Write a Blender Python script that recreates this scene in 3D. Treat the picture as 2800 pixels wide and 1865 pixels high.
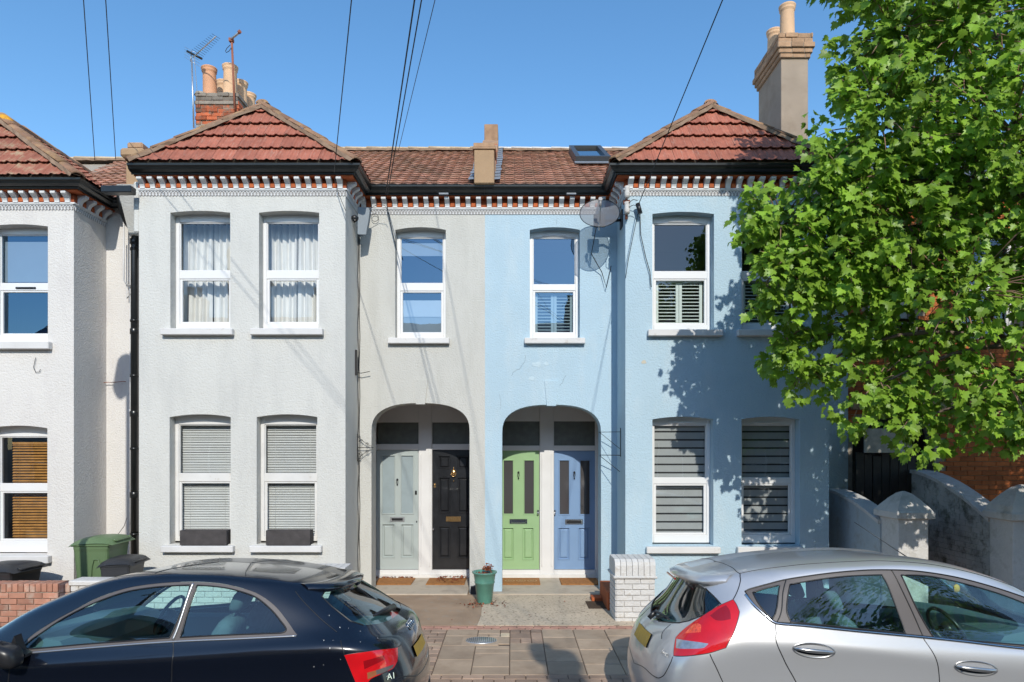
import bpy, bmesh, math, random
import numpy as np
from mathutils import Vector, Matrix
from mathutils.geometry import delaunay_2d_cdt

random.seed(11)
rng = np.random.default_rng(11)
SC = bpy.context.scene
COL = SC.collection
for o in list(bpy.data.objects):
    bpy.data.objects.remove(o)

# ------------------------------------------------------------------ camera, sky, sun, exposure
cam_d = bpy.data.cameras.new("camera")
cam = bpy.data.objects.new("camera", cam_d)
COL.objects.link(cam)
cam.location = (0, 0, 2.44)
cam.rotation_euler = (math.radians(90), 0, 0)
cam_d.sensor_width = 36
cam_d.lens = 36 * 1800 / 2800
cam_d.shift_y = (1220 - 932.5) / 2800
cam_d.clip_start = 0.05
cam_d.clip_end = 2000
SC.camera = cam

SUN_EL = math.atan2(0.65, math.hypot(1, 0.117))
wd = bpy.data.worlds.new("World")
SC.world = wd
wd.use_nodes = True
nt = wd.node_tree
nt.nodes.clear()
sky = nt.nodes.new("ShaderNodeTexSky")
sky.sky_type = 'NISHITA'
sky.sun_disc = False
sky.sun_elevation = SUN_EL
sky.sun_rotation = math.radians(180 - 6.7)
sky.altitude = 50
sky.air_density = 1.0
sky.dust_density = 0.3
sky.ozone_density = 3.0
hs = nt.nodes.new("ShaderNodeHueSaturation")
hs.inputs['Saturation'].default_value = 1.20
bg = nt.nodes.new("ShaderNodeBackground")
bg.inputs['Strength'].default_value = 0.15
wo = nt.nodes.new("ShaderNodeOutputWorld")
nt.links.new(sky.outputs[0], hs.inputs['Color'])
wb = nt.nodes.new("ShaderNodeMix"); wb.data_type = 'RGBA'; wb.blend_type = 'MULTIPLY'; wb.inputs[0].default_value = 1.0
wb.inputs[7].default_value = (1.14, 1.055, 0.955, 1)     # white balance of the photograph
nt.links.new(hs.outputs[0], wb.inputs[6])
nt.links.new(wb.outputs[2], bg.inputs['Color'])
nt.links.new(bg.outputs[0], wo.inputs['Surface'])

sun_d = bpy.data.lights.new("sun", 'SUN')
sun_d.energy = 2.35
sun_d.angle = math.radians(0.53)
sun_d.color = (1.0, 0.96, 0.865)
sun = bpy.data.objects.new("sun", sun_d)
COL.objects.link(sun)
sun.location = (3, -12, 15)
sun.rotation_euler = Vector((-0.117, 1, -0.65)).to_track_quat('-Z', 'Y').to_euler()

SC.view_settings.view_transform = 'Standard'
SC.view_settings.look = 'None'
SC.view_settings.exposure = 0.64
SC.view_settings.gamma = 1.0
SC.view_settings.use_curve_mapping = False
SC.render.engine = 'CYCLES'
SC.cycles.max_bounces = 8
SC.cycles.transparent_max_bounces = 16
SC.cycles.caustics_reflective = False
SC.cycles.caustics_refractive = False

# ------------------------------------------------------------------ measured-plane helpers
CZ, FQ, QX, QY = 2.44, 1513.3, 1177.0, 1025.7
def wx(q, Y): return (q - QX) * Y / FQ
def wz(q, Y): return CZ - (q - QY) * Y / FQ
YB, YR, YD = 9.72, 10.5, 11.7      # bay fronts, recessed fronts, door plane
G0 = 0.10                           # pavement level (road is 0)

# ------------------------------------------------------------------ materials
def _new(name):
    m = bpy.data.materials.new(name)
    m.use_nodes = True
    n = m.node_tree.nodes
    return m, m.node_tree, n, n['Principled BSDF']

def mat(name, col, rough=0.6, var=0.0, vs=2.0, bump=0.0, bs=60.0, metal=0.0, coat=0.0, rnd=0.0,
        col2=None, c2s=3.0, c2lo=0.5, c2hi=0.6, spec=0.5, bdist=0.004, bdet=3.0, sheen=0.0, streak=None, transl=0.0):
    m, t, n, p = _new(name)
    L = t.links.new
    geo = n.new('ShaderNodeNewGeometry')
    p.inputs['Roughness'].default_value = rough
    p.inputs['Metallic'].default_value = metal
    p.inputs['Coat Weight'].default_value = coat
    p.inputs['Coat Roughness'].default_value = 0.03
    p.inputs['Specular IOR Level'].default_value = spec
    rgb = n.new('ShaderNodeRGB')
    rgb.outputs[0].default_value = (*col, 1)
    cur = rgb.outputs[0]
    if col2 is not None:
        ns = n.new('ShaderNodeTexNoise')
        ns.inputs['Scale'].default_value = c2s
        ns.inputs['Detail'].default_value = 6
        ns.inputs['Roughness'].default_value = 0.65
        if streak:
            mp = n.new('ShaderNodeMapping')
            mp.inputs['Scale'].default_value = streak
            L(geo.outputs['Position'], mp.inputs['Vector'])
            L(mp.outputs[0], ns.inputs['Vector'])
        else:
            L(geo.outputs['Position'], ns.inputs['Vector'])
        mr = n.new('ShaderNodeMapRange')
        mr.inputs['From Min'].default_value = c2lo
        mr.inputs['From Max'].default_value = c2hi
        L(ns.outputs['Fac'], mr.inputs['Value'])
        mx = n.new('ShaderNodeMix')
        mx.data_type = 'RGBA'
        L(mr.outputs[0], mx.inputs[0])
        L(cur, mx.inputs[6])
        mx.inputs[7].default_value = (*col2, 1)
        cur = mx.outputs[2]
    if var > 0 or rnd > 0:
        hsv = n.new('ShaderNodeHueSaturation')
        L(cur, hsv.inputs['Color'])
        val = None
        if var > 0:
            nv = n.new('ShaderNodeTexNoise')
            nv.inputs['Scale'].default_value = vs
            nv.inputs['Detail'].default_value = 5
            L(geo.outputs['Position'], nv.inputs['Vector'])
            mr = n.new('ShaderNodeMapRange')
            mr.inputs['From Min'].default_value = 0.3
            mr.inputs['From Max'].default_value = 0.7
            mr.inputs['To Min'].default_value = 1 - var
            mr.inputs['To Max'].default_value = 1 + var
            L(nv.outputs['Fac'], mr.inputs['Value'])
            val = mr.outputs[0]
        if rnd > 0:
            oi = n.new('ShaderNodeObjectInfo')
            gi = n.new('ShaderNodeMath'); gi.operation = 'ADD'
            L(oi.outputs['Random'], gi.inputs[0])
            L(geo.outputs['Random Per Island'], gi.inputs[1])
            fr = n.new('ShaderNodeMath'); fr.operation = 'FRACT'
            L(gi.outputs[0], fr.inputs[0])
            mr = n.new('ShaderNodeMapRange')
            mr.inputs['To Min'].default_value = 1 - rnd
            mr.inputs['To Max'].default_value = 1 + rnd
            L(fr.outputs[0], mr.inputs['Value'])
            if val is None:
                val = mr.outputs[0]
            else:
                mm = n.new('ShaderNodeMath'); mm.operation = 'MULTIPLY'
                L(val, mm.inputs[0]); L(mr.outputs[0], mm.inputs[1])
                val = mm.outputs[0]
        L(val, hsv.inputs['Value'])
        cur = hsv.outputs[0]
    L(cur, p.inputs['Base Color'])
    if bump > 0:
        nb = n.new('ShaderNodeTexNoise')
        nb.inputs['Scale'].default_value = bs
        nb.inputs['Detail'].default_value = bdet
        L(geo.outputs['Position'], nb.inputs['Vector'])
        bp = n.new('ShaderNodeBump')
        bp.inputs['Strength'].default_value = bump
        bp.inputs['Distance'].default_value = bdist
        L(nb.outputs['Fac'], bp.inputs['Height'])
        L(bp.outputs[0], p.inputs['Normal'])
    if transl > 0:
        tr = n.new('ShaderNodeBsdfTranslucent')
        L(cur, tr.inputs['Color'])
        ms = n.new('ShaderNodeMixShader')
        ms.inputs[0].default_value = transl
        out = n['Material Output']
        L(p.outputs[0], ms.inputs[1]); L(tr.outputs[0], ms.inputs[2])
        L(ms.outputs[0], out.inputs['Surface'])
    return m

def glass(name, tint, f0=.09, rough=0.0, wav=.15, gc=(1, 1, 1)):
    m, t, n, p = _new(name)
    n.remove(p)
    L = t.links.new
    lw = n.new('ShaderNodeLayerWeight'); lw.inputs['Blend'].default_value = .5
    pw = n.new('ShaderNodeMath'); pw.operation = 'POWER'; pw.inputs[1].default_value = 4.0
    ml = n.new('ShaderNodeMath'); ml.operation = 'MULTIPLY_ADD'; ml.inputs[1].default_value = 1 - f0; ml.inputs[2].default_value = f0
    tr = n.new('ShaderNodeBsdfTransparent'); tr.inputs['Color'].default_value = (*tint, 1)
    gl = n.new('ShaderNodeBsdfGlossy'); gl.inputs['Roughness'].default_value = rough; gl.inputs['Color'].default_value = (*gc, 1)
    ms = n.new('ShaderNodeMixShader')
    geo = n.new('ShaderNodeNewGeometry')
    nb = n.new('ShaderNodeTexNoise'); nb.inputs['Scale'].default_value = 1.6
    bp = n.new('ShaderNodeBump'); bp.inputs['Strength'].default_value = wav; bp.inputs['Distance'].default_value = 0.01
    L(geo.outputs['Position'], nb.inputs['Vector']); L(nb.outputs['Fac'], bp.inputs['Height'])
    L(bp.outputs[0], gl.inputs['Normal'])
    L(lw.outputs['Facing'], pw.inputs[0]); L(pw.outputs[0], ml.inputs[0])
    L(ml.outputs[0], ms.inputs[0]); L(tr.outputs[0], ms.inputs[1]); L(gl.outputs[0], ms.inputs[2])
    L(ms.outputs[0], n['Material Output'].inputs['Surface'])
    return m

M = {}
M['render_grey'] = mat('render_grey', (0.605, 0.597, 0.562), 0.9, 0.025, 1.1, 1.0, 42, col2=(0.53, 0.525, 0.50), c2s=2.2, c2lo=.48, c2hi=.78, bdist=.010, bdet=4, streak=(1.6, 1.6, .35))
M['render_grey_warm'] = mat('render_grey_warm', (0.545, 0.535, 0.495), 0.9, 0.03, 1.4, 1.0, 42, col2=(0.47, 0.46, 0.42), c2s=2.2, c2lo=.48, c2hi=.78, bdist=.010, bdet=4, streak=(1.6, 1.6, .35))
M['render_white'] = mat('render_white', (0.675, 0.645, 0.61), 0.9, 0.03, 1.1, 1.0, 42, col2=(0.59, 0.555, 0.54), c2s=2.2, c2lo=.5, c2hi=.8, bdist=.011, bdet=4, streak=(1.6, 1.6, .35))
M['render_blue'] = mat('render_blue', (0.42, 0.555, 0.64), 0.88, 0.035, 1.3, 1.0, 42, col2=(0.49, 0.595, 0.65), c2s=2.0, c2lo=.5, c2hi=.78, bdist=.010, bdet=4, streak=(1.6, 1.6, .45))
M['white_paint'] = mat('white_paint', (0.70, 0.69, 0.68), 0.55, 0.04, 3, .3, 40)
M['dirty_white'] = mat('dirty_white', (0.60, 0.575, 0.55), 0.8, 0.1, 4, .9, 28, col2=(.34, .32, .28), c2s=4, c2lo=.50, c2hi=.72, bdist=.012)
M['sill_white'] = mat('sill_white', (0.66, 0.645, 0.63), 0.7, 0.06, 3, .4, 50, col2=(.50, .46, .42), c2s=6, c2lo=.6, c2hi=.75)
M['upvc'] = mat('upvc', (0.76, 0.755, 0.75), 0.3, 0.02, 3)
M['upvc_dirty'] = mat('upvc_dirty', (0.70, 0.685, 0.66), 0.4, 0.05, 5, col2=(.55, .50, .43), c2s=7, c2lo=.62, c2hi=.75)
M['glass'] = glass('window_glass', (0.95, 0.97, 0.97), .08, gc=(.75, .88, 1.0))
M['glass_blue'] = glass('window_glass_reflective', (0.66, 0.74, 0.80), .20, gc=(.42, .70, 1.0))
M['obscure'] = mat('obscure_glass', (0.13, 0.14, 0.125), 0.22, .15, 9, .4, 160)
M['frosted'] = mat('frosted_glass', (0.30, 0.36, 0.38), 0.35, .06, 6, .3, 120)
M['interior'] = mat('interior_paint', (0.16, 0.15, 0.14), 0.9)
M['curtain'] = mat('curtain_cloth', (0.86, 0.84, 0.80), 0.9, .03, 8, transl=.15)
M['shade_cloth'] = mat('roller_blind_cloth', (0.62, 0.63, 0.62), 0.9, .02, 5, transl=.2)
M['slat'] = mat('blind_slat', (0.80, 0.79, 0.76), 0.45, .03, 6)
M['slat_wood'] = mat('wooden_blind', (0.42, 0.20, 0.05), 0.5, .25, 9)
M['shutter'] = mat('shutter_paint', (0.60, 0.66, 0.62), 0.5, .03, 5)
M['blind_light'] = mat('zebra_blind_light', (0.37, 0.38, 0.38), 0.8, .04, 8)
M['blind_dark'] = mat('zebra_blind_dark', (0.02, 0.02, 0.022), 0.8)
M['red_brick'] = mat('red_brick', (0.44, 0.105, 0.03), 0.85, .15, 12, .5, 60, rnd=.18)
M['white_bracket'] = mat('white_bracket', (0.70, 0.70, 0.70), 0.7, .05, 8, .3, 60)
M['gutter'] = mat('gutter_black', (0.012, 0.013, 0.013), 0.28, .2, 6, .2, 30)
M['tile_red'] = mat('roof_tile_red', (0.38, 0.125, 0.078), 0.8, .15, 7, .8, 45, rnd=.16, col2=(.42, .23, .17), c2s=9, c2lo=.54, c2hi=.72, streak=(4, .6, .6), bdist=.006)
M['tile_old'] = mat('roof_tile_weathered', (0.34, 0.12, 0.075), 0.85, .2, 6, .8, 45, rnd=.2, col2=(.34, .24, .15), c2s=6, c2lo=.5, c2hi=.66, bdist=.006)
M['tile_brown'] = mat('roof_tile_brown', (0.40, 0.20, 0.135), 0.85, .15, 3, .8, 45, rnd=.30, col2=(.32, .19, .125), c2s=2.2, c2lo=.45, c2hi=.65)
M['hip'] = mat('hip_tile_mortar', (0.27, 0.15, 0.095), 0.9, .2, 5, .9, 28, rnd=.14, col2=(.36, .22, .11), c2s=4, c2lo=.45, c2hi=.65, bdist=.012)
M['hip_mortar'] = mat('hip_bedding', (0.25, 0.165, 0.11), .95, .2, 10, .8, 50)
M['hip_cream'] = mat('ridge_tile_cream', (0.52, 0.40, 0.25), 0.9, .15, 5, .6, 30, rnd=.1)
M['ridge_white'] = mat('ridge_painted', (0.62, 0.60, 0.56), 0.8, .1, 6, .5, 40)
M['mortar'] = mat('mortar', (0.34, 0.29, 0.23), 0.95, .15, 12, .8, 60)
M['lead'] = mat('lead_flashing', (0.22, 0.25, 0.29), 0.55, .15, 6, .4, 20)
M['stone_tan'] = mat('rendered_stone_tan', (0.40, 0.26, 0.15), 0.9, .14, 3, .6, 25, col2=(.27, .20, .13), c2s=3, c2lo=.52, c2hi=.72)
M['stack_render'] = mat('chimney_render', (0.33, 0.26, 0.20), 0.9, .1, 2.5, .4, 30, col2=(.24, .18, .13), c2s=1.8, c2lo=.5, c2hi=.75)
M['brick_tan'] = mat('brick_tan', (0.36, 0.22, 0.13), 0.9, .2, 9, .7, 45, rnd=.22)
M['brick_old'] = mat('brick_old_red', (0.40, 0.10, 0.04), 0.9, .25, 9, .8, 40, rnd=.32, col2=(.16, .12, .09), c2s=7, c2lo=.5, c2hi=.62)
M['brick_grey'] = mat('brick_sooty', (0.21, 0.18, 0.15), 0.9, .2, 9, .8, 40, rnd=.25)
M['pot_buff'] = mat('chimney_pot_buff', (0.62, 0.40, 0.24), 0.75, .08, 4, .3, 40, rnd=.1)
M['pot_terra'] = mat('chimney_pot_terracotta', (0.58, 0.30, 0.17), 0.75, .08, 4, .3, 40)
M['wall_brick'] = mat('garden_brick', (0.42, 0.20, 0.135), 0.85, .15, 7, .6, 40, rnd=.2, col2=(.46, .32, .25), c2s=6, c2lo=.52, c2hi=.66)
M['white_brick'] = mat('white_painted_brick', (0.62, 0.60, 0.575), 0.75, .06, 7, .9, 30, rnd=.05, col2=(.42, .37, .31), c2s=7, c2lo=.56, c2hi=.74, bdist=.010)
M['white_joint'] = mat('white_painted_joint', (0.57, 0.55, 0.53), 0.8, .08, 9, .5, 50)
M['asphalt'] = mat('asphalt', (0.055, 0.055, 0.056), 0.9, .15, 3, .8, 160)
M['slab'] = mat('paving_slab', (0.41, 0.305, 0.215), 0.85, .10, 3.5, .4, 90, rnd=.13, col2=(.31, .22, .15), c2s=2.5, c2lo=.48, c2hi=.7, bdist=.003)
M['sett'] = mat('paving_block', (0.34, 0.235, 0.17), 0.85, .15, 6, .5, 90, rnd=.25)
M['sett_cream'] = mat('paving_block_cream', (0.60, 0.48, 0.33), 0.8, .1, 9, .3, 90)
M['joint'] = mat('paving_joint_soil', (0.09, 0.062, 0.045), 0.95, .3, 20, .6, 90)
M['edging'] = mat('edging_brick', (0.42, 0.225, 0.165), 0.85, .15, 8, .5, 60, rnd=.18)
M['kerb'] = mat('kerb_stone', (0.33, 0.31, 0.29), 0.85, .1, 6, .5, 60)
M['conc_dark'] = mat('forecourt_concrete_brown', (0.34, 0.235, 0.155), 0.9, .16, 2.6, .8, 60, col2=(.32, .26, .20), c2s=7, c2lo=.56, c2hi=.70)
M['conc_light'] = mat('forecourt_concrete_worn', (0.54, 0.44, 0.325), 0.9, .10, 3, 1.0, 45, col2=(.22, .165, .12), c2s=26, c2lo=.54, c2hi=.64, bdist=.006)
M['conc_step'] = mat('doorstep_concrete', (0.50, 0.425, 0.335), 0.85, .08, 3, .4, 60, col2=(.33, .27, .21), c2s=3, c2lo=.5, c2hi=.7)
M['coir'] = mat('coir_mat', (0.36, 0.155, 0.045), 0.98, .22, 22, 1.0, 220, bdist=.006)
M['coir_pale'] = mat('coir_mat_pale', (0.52, 0.33, 0.17), 0.98, .2, 22, 1.0, 220)
M['dead_leaf'] = mat('dead_leaf', (0.22, 0.055, 0.02), 0.8, .3, 9, rnd=.4)
M['pot_green'] = mat('glazed_pot_green', (0.10, 0.26, 0.20), 0.35, .12, 5, .2, 30, coat=.2)
M['soil'] = mat('soil', (0.06, 0.035, 0.02), 0.95, .3, 30, 1, 80)
M['planter'] = mat('planter_slate', (0.055, 0.048, 0.048), 0.7, .25, 9, .7, 40)
M['bin_green'] = mat('bin_green', (0.115, 0.18, 0.085), 0.45, .07, 3, .15, 200)
M['bin_black'] = mat('bin_black', (0.025, 0.026, 0.029), 0.45, .1, 3, .15, 200)
M['black_metal'] = mat('black_metal', (0.015, 0.015, 0.017), 0.4)
M['pipe_white'] = mat('pipe_white', (.62, .61, .60), 0.5)
M['chrome'] = mat('chrome', (0.75, 0.75, 0.76), 0.12, metal=1)
M['brass'] = mat('brass', (0.80, 0.52, 0.24), 0.22, metal=.9)
M['alu'] = mat('aluminium', (0.55, 0.56, 0.58), 0.35, metal=.8)
M['rust'] = mat('rusty_steel', (0.28, 0.10, 0.06), 0.8, .2, 20)
M['cable'] = mat('cable_black', (0.012, 0.012, 0.014), 0.6)
M['cable_grey'] = mat('cable_grey', (0.25, 0.25, 0.25), 0.6)
M['dish'] = mat('dish_grey', (0.30, 0.29, 0.29), 0.28, .05, 5)
M['stain'] = mat('stain', (.55, .50, .40), .9)
M['door_grey'] = mat('door_paint_pale_grey', (0.40, 0.45, 0.44), 0.4, .03, 4, coat=.15)
M['door_black'] = mat('door_paint_black', (0.018, 0.019, 0.022), 0.28, .2, 7, .25, 30, coat=.3)
M['door_green'] = mat('door_paint_green', (0.30, 0.46, 0.24), 0.35, .03, 4, coat=.2)
M['door_blue'] = mat('door_paint_blue', (0.20, 0.315, 0.50), 0.35, .03, 4, coat=.2)
M['porch_paint'] = mat('porch_paint', (0.60, 0.55, 0.52), 0.8, .05, 3)
M['dark_pane'] = mat('dark_door_glass', (0.07, 0.065, 0.065), 0.08, spec=.8)
M['bark'] = mat('bark', (0.16, 0.11, 0.085), 0.9, .25, 9, 1, 35, bdist=.01)
M['leaf'] = mat('leaf', (0.235, 0.385, 0.04), 0.42, .22, 1.3, rnd=.34, transl=.36, spec=.4)
M['twig'] = mat('twig_pinkish', (0.30, 0.17, 0.12), 0.7)
M['poster'] = mat('notice_board', (0.45, 0.42, 0.36), 0.7, .2, 12)
M['dark_wood'] = mat('dark_gate', (0.02, 0.018, 0.016), 0.6, .3, 8)
M['opp_brick'] = mat('opposite_brick', (0.30, 0.20, 0.14), 0.9, .12, 2, .4, 60)
M['slate'] = mat('slate_roof', (0.10, 0.10, 0.12), 0.6, .2, 4)

# ------------------------------------------------------------------ mesh helpers
class MB:
    def __init__(s):
        s.v = []; s.f = []; s.sm = []
    def add(s, vs, fs, smooth=False):
        b = len(s.v)
        s.v.extend([tuple(p) for p in vs])
        for f in fs:
            s.f.append([b + i for i in f]); s.sm.append(smooth)
        return s
    def box(s, x0, x1, y0, y1, z0, z1, c=0.0, T=None):
        if x1 < x0: x0, x1 = x1, x0
        if y1 < y0: y0, y1 = y1, y0
        if z1 < z0: z0, z1 = z1, z0
        c = min(c, (x1 - x0) * .45, (y1 - y0) * .45, (z1 - z0) * .45)
        if c <= 0:
            vs = [(x, y, z) for x in (x0, x1) for y in (y0, y1) for z in (z0, z1)]
            fs = [(0, 1, 3, 2), (4, 6, 7, 5), (0, 4, 5, 1), (2, 3, 7, 6), (0, 2, 6, 4), (1, 5, 7, 3)]
        else:
            vs = []; ix = {}
            X = (x0, x1); Y = (y0, y1); Z = (z0, z1)
            for i in (0, 1):
                for j in (0, 1):
                    for k in (0, 1):
                        sx = 1 if i == 0 else -1; sy = 1 if j == 0 else -1; sz = 1 if k == 0 else -1
                        ix[i, j, k, 0] = len(vs); vs.append((X[i], Y[j] + sy * c, Z[k] + sz * c))
                        ix[i, j, k, 1] = len(vs); vs.append((X[i] + sx * c, Y[j], Z[k] + sz * c))
                        ix[i, j, k, 2] = len(vs); vs.append((X[i] + sx * c, Y[j] + sy * c, Z[k]))
            fs = []
            def q(*ks): fs.append([ix[k] for k in ks])
            for i in (0, 1):
                q((i, 0, 0, 0), (i, 0, 1, 0), (i, 1, 1, 0), (i, 1, 0, 0))
                q((0, i, 0, 1), (1, i, 0, 1), (1, i, 1, 1), (0, i, 1, 1))
                q((0, 0, i, 2), (0, 1, i, 2), (1, 1, i, 2), (1, 0, i, 2))
            for i in (0, 1):
                for j in (0, 1):
                    q((i, j, 0, 0), (i, j, 1, 0), (i, j, 1, 1), (i, j, 0, 1))
                    q((i, 0, j, 0), (i, 1, j, 0), (i, 1, j, 2), (i, 0, j, 2))
                    q((0, i, j, 1), (1, i, j, 1), (1, i, j, 2), (0, i, j, 2))
            for i in (0, 1):
                for j in (0, 1):
                    for k in (0, 1):
                        q((i, j, k, 0), (i, j, k, 1), (i, j, k, 2))
        if T is not None:
            vs = [T(*v) for v in vs]
        return s.add(vs, fs)
    def prism(s, poly, a0, a1, T):
        """poly of 2-D points extruded from a0 to a1; T(u, v, a) -> world"""
        n = len(poly)
        vs = [T(u, v, a0) for u, v in poly] + [T(u, v, a1) for u, v in poly]
        fs = [list(range(n)), list(range(2 * n - 1, n - 1, -1))]
        for i in range(n):
            j = (i + 1) % n
            fs.append([i, i + n, j + n, j])
        return s.add(vs, fs)
    def tube(s, pts, r, n=8, cap=True, smooth=True):
        pts = [Vector(p) for p in pts]
        rr = r if isinstance(r, (list, tuple)) else [r] * len(pts)
        up = Vector((0, 0, 1)); vs = []
        prev = None
        for i, p in enumerate(pts):
            a = pts[max(0, i - 1)]; b = pts[min(len(pts) - 1, i + 1)]
            d = (b - a).normalized()
            if prev is None:
                u = d.cross(up)
                if u.length < .05: u = d.cross(Vector((1, 0, 0)))
            else:
                u = prev - d * prev.dot(d)
                if u.length < 1e-4: u = d.cross(up)
            u.normalize(); prev = u
            w = d.cross(u)
            for k in range(n):
                t = 2 * math.pi * k / n
                vs.append(p + (u * math.cos(t) + w * math.sin(t)) * rr[i])
        fs = []
        for i in range(len(pts) - 1):
            for k in range(n):
                k2 = (k + 1) % n
                fs.append([i * n + k, i * n + k2, (i + 1) * n + k2, (i + 1) * n + k])
        s.add(vs, fs, smooth)
        if cap:
            b = len(s.v) - len(vs)
            s.f.append([b + k for k in range(n - 1, -1, -1)]); s.sm.append(False)
            e = b + (len(pts) - 1) * n
            s.f.append([e + k for k in range(n)]); s.sm.append(False)
        return s
    def lathe(s, prof, c, n=20, smooth=True, axis=None, sx=1.0, sy=1.0):
        """prof: (r, h) list revolved about the vertical through c (or through matrix axis)"""
        vs = []
        for r, h in prof:
            for k in range(n):
                t = 2 * math.pi * k / n
                p = Vector((r * math.cos(t) * sx, r * math.sin(t) * sy, h))
                if axis is not None: p = axis @ p
                vs.append(p + Vector(c))
        fs = []
        for i in range(len(prof) - 1):
            for k in range(n):
                k2 = (k + 1) % n
                fs.append([i * n + k, i * n + k2, (i + 1) * n + k2, (i + 1) * n + k])
        s.add(vs, fs, smooth)
        return s
    def mesh(s, name, m):
        me = bpy.data.meshes.new(name)
        me.from_pydata([tuple(v) for v in s.v], [], s.f)
        me.polygons.foreach_set('use_smooth', s.sm)
        bm = bmesh.new(); bm.from_mesh(me)
        bmesh.ops.recalc_face_normals(bm, faces=bm.faces)
        bm.to_mesh(me); bm.free()
        if m is not None: me.materials.append(m)
        return me

ROOTL = {}
def link(o, parent=None):
    COL.objects.link(o)
    if parent is not None:
        o.parent = parent
        if parent in ROOTL:
            o.matrix_parent_inverse = Matrix.Translation(-ROOTL[parent])
    return o
def obj(name, mb, m, parent=None, label=None, kind=None):
    me = mb.mesh(name, m) if isinstance(mb, MB) else mb
    o = bpy.data.objects.new(name, me)
    link(o, parent)
    if label: o['label'] = label
    if kind: o['kind'] = kind
    return o
def inst(name, me, parent, loc, rot=None, scale=None):
    """one more piece that shares mesh data; parents have an identity world matrix or are roots"""
    o = bpy.data.objects.new(name, me)
    link(o, parent)
    o.location = loc
    if rot is not None: o.rotation_euler = rot
    if scale is not None: o.scale = scale
    return o
def thing(name, label, cat, loc, group=None):
    o = bpy.data.objects.new(name, None)
    COL.objects.link(o)
    o.empty_display_size = .2
    o.location = loc
    ROOTL[o] = Vector(loc)
    o['label'] = label; o['category'] = cat
    if group: o['group'] = group
    return o
def tag(o, label, cat, group=None):
    o['label'] = label; o['category'] = cat
    if group: o['group'] = group
    return o

def inside(p, poly):
    x, y = p; r = False; n = len(poly)
    for i in range(n):
        x1, y1 = poly[i]; x2, y2 = poly[(i + 1) % n]
        if (y1 > y) != (y2 > y) and x < (x2 - x1) * (y - y1) / (y2 - y1) + x1:
            r = not r
    return r
def tri_region(outer, holes):
    vs = []; es = []
    for poly in [outer] + holes:
        b = len(vs)
        vs += [Vector(p) for p in poly]
        es += [(b + i, b + (i + 1) % len(poly)) for i in range(len(poly))]
    out = delaunay_2d_cdt(vs, es, [], 0, 1e-6)
    V, Fc = out[0], out[2]
    res = []
    for f in Fc:
        c = sum((V[i] for i in f), Vector((0, 0))) / len(f)
        if inside(c, outer) and not any(inside(c, h) for h in holes):
            res.append(list(f))
    return V, res
def wall_xz(mb, Y, outer, holes, depth, back=None):
    """front face in plane Y (facing the camera) with real openings and reveals"""
    V, Fc = tri_region(outer, holes)
    mb.add([(p.x, Y, p.y) for p in V], Fc)
    for h in holes:
        n = len(h)
        vs = [(x, Y, z) for x, z in h] + [(x, Y + depth, z) for x, z in h]
        mb.add(vs, [[i, (i + 1) % n, (i + 1) % n + n, i + n] for i in range(n)])
def arch_hole(x0, x1, z0, zs, zc, n=10):
    """flat bottom, straight jambs to zs, segmental arch to the crown zc"""
    w = (x1 - x0) / 2; h = zc - zs; cx = (x0 + x1) / 2
    R = (w * w + h * h) / (2 * h)
    a = math.asin(w / R)
    pts = [(x0, z0), (x1, z0)]
    for i in range(n + 1):
        t = a - 2 * a * i / n
        pts.append((cx + R * math.sin(t), zc - R + R * math.cos(t)))
    return pts
def basket_hole(x0, x1, z0, zs, zc, n=22, p=2.6):
    cx = (x0 + x1) / 2; w = (x1 - x0) / 2; h = zc - zs
    pts = [(x0, z0), (x1, z0)]
    for i in range(n + 1):
        t = math.pi * i / n
        c, s_ = math.cos(t), math.sin(t)
        pts.append((cx + w * math.copysign(abs(c) ** (2 / p), c), zs + h * abs(s_) ** (2 / p)))
    return pts
# ================================================================== ground
def ground_sheet(name, x0, x1, y0, y1, z, m, kind='structure', h=None):
    mb = MB()
    if h is None:
        mb.add([(x0, y0, z), (x1, y0, z), (x1, y1, z), (x0, y1, z)], [(0, 1, 2, 3)])
    else:
        mb.box(x0, x1, y0, y1, z - h, z)
    o = obj(name, mb, m)
    o['kind'] = kind
    return o
ground_sheet('ground', -400, 400, -400, 400, -0.20, M['asphalt'])
mb = MB(); mb.add([(-60, -1, 0), (60, -1, 0), (60, 4.9, 0.008), (-60, 4.9, 0.008), (60, 6.37, -.096), (-60, 6.37, -.096)], [(0, 1, 2, 3), (3, 2, 4, 5)])
road = obj('road', mb, M['asphalt']); road['kind'] = 'structure'
pavement = ground_sheet('pavement', -60, 60, 6.50, 8.60, G0 - .014, M['joint'], h=.1)
kerb = ground_sheet('kerb', -60, 60, 6.36, 6.499, G0 - .004, M['kerb'], h=.28)
opp_pav = ground_sheet('far_pavement', -60, 60, -4.0, -1.0, G0, M['slab'], h=.28)
ground_sheet('forecourt_ground', -60, 60, 8.60, 13.0, G0 - .02, M['conc_dark'], h=.1)

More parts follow.
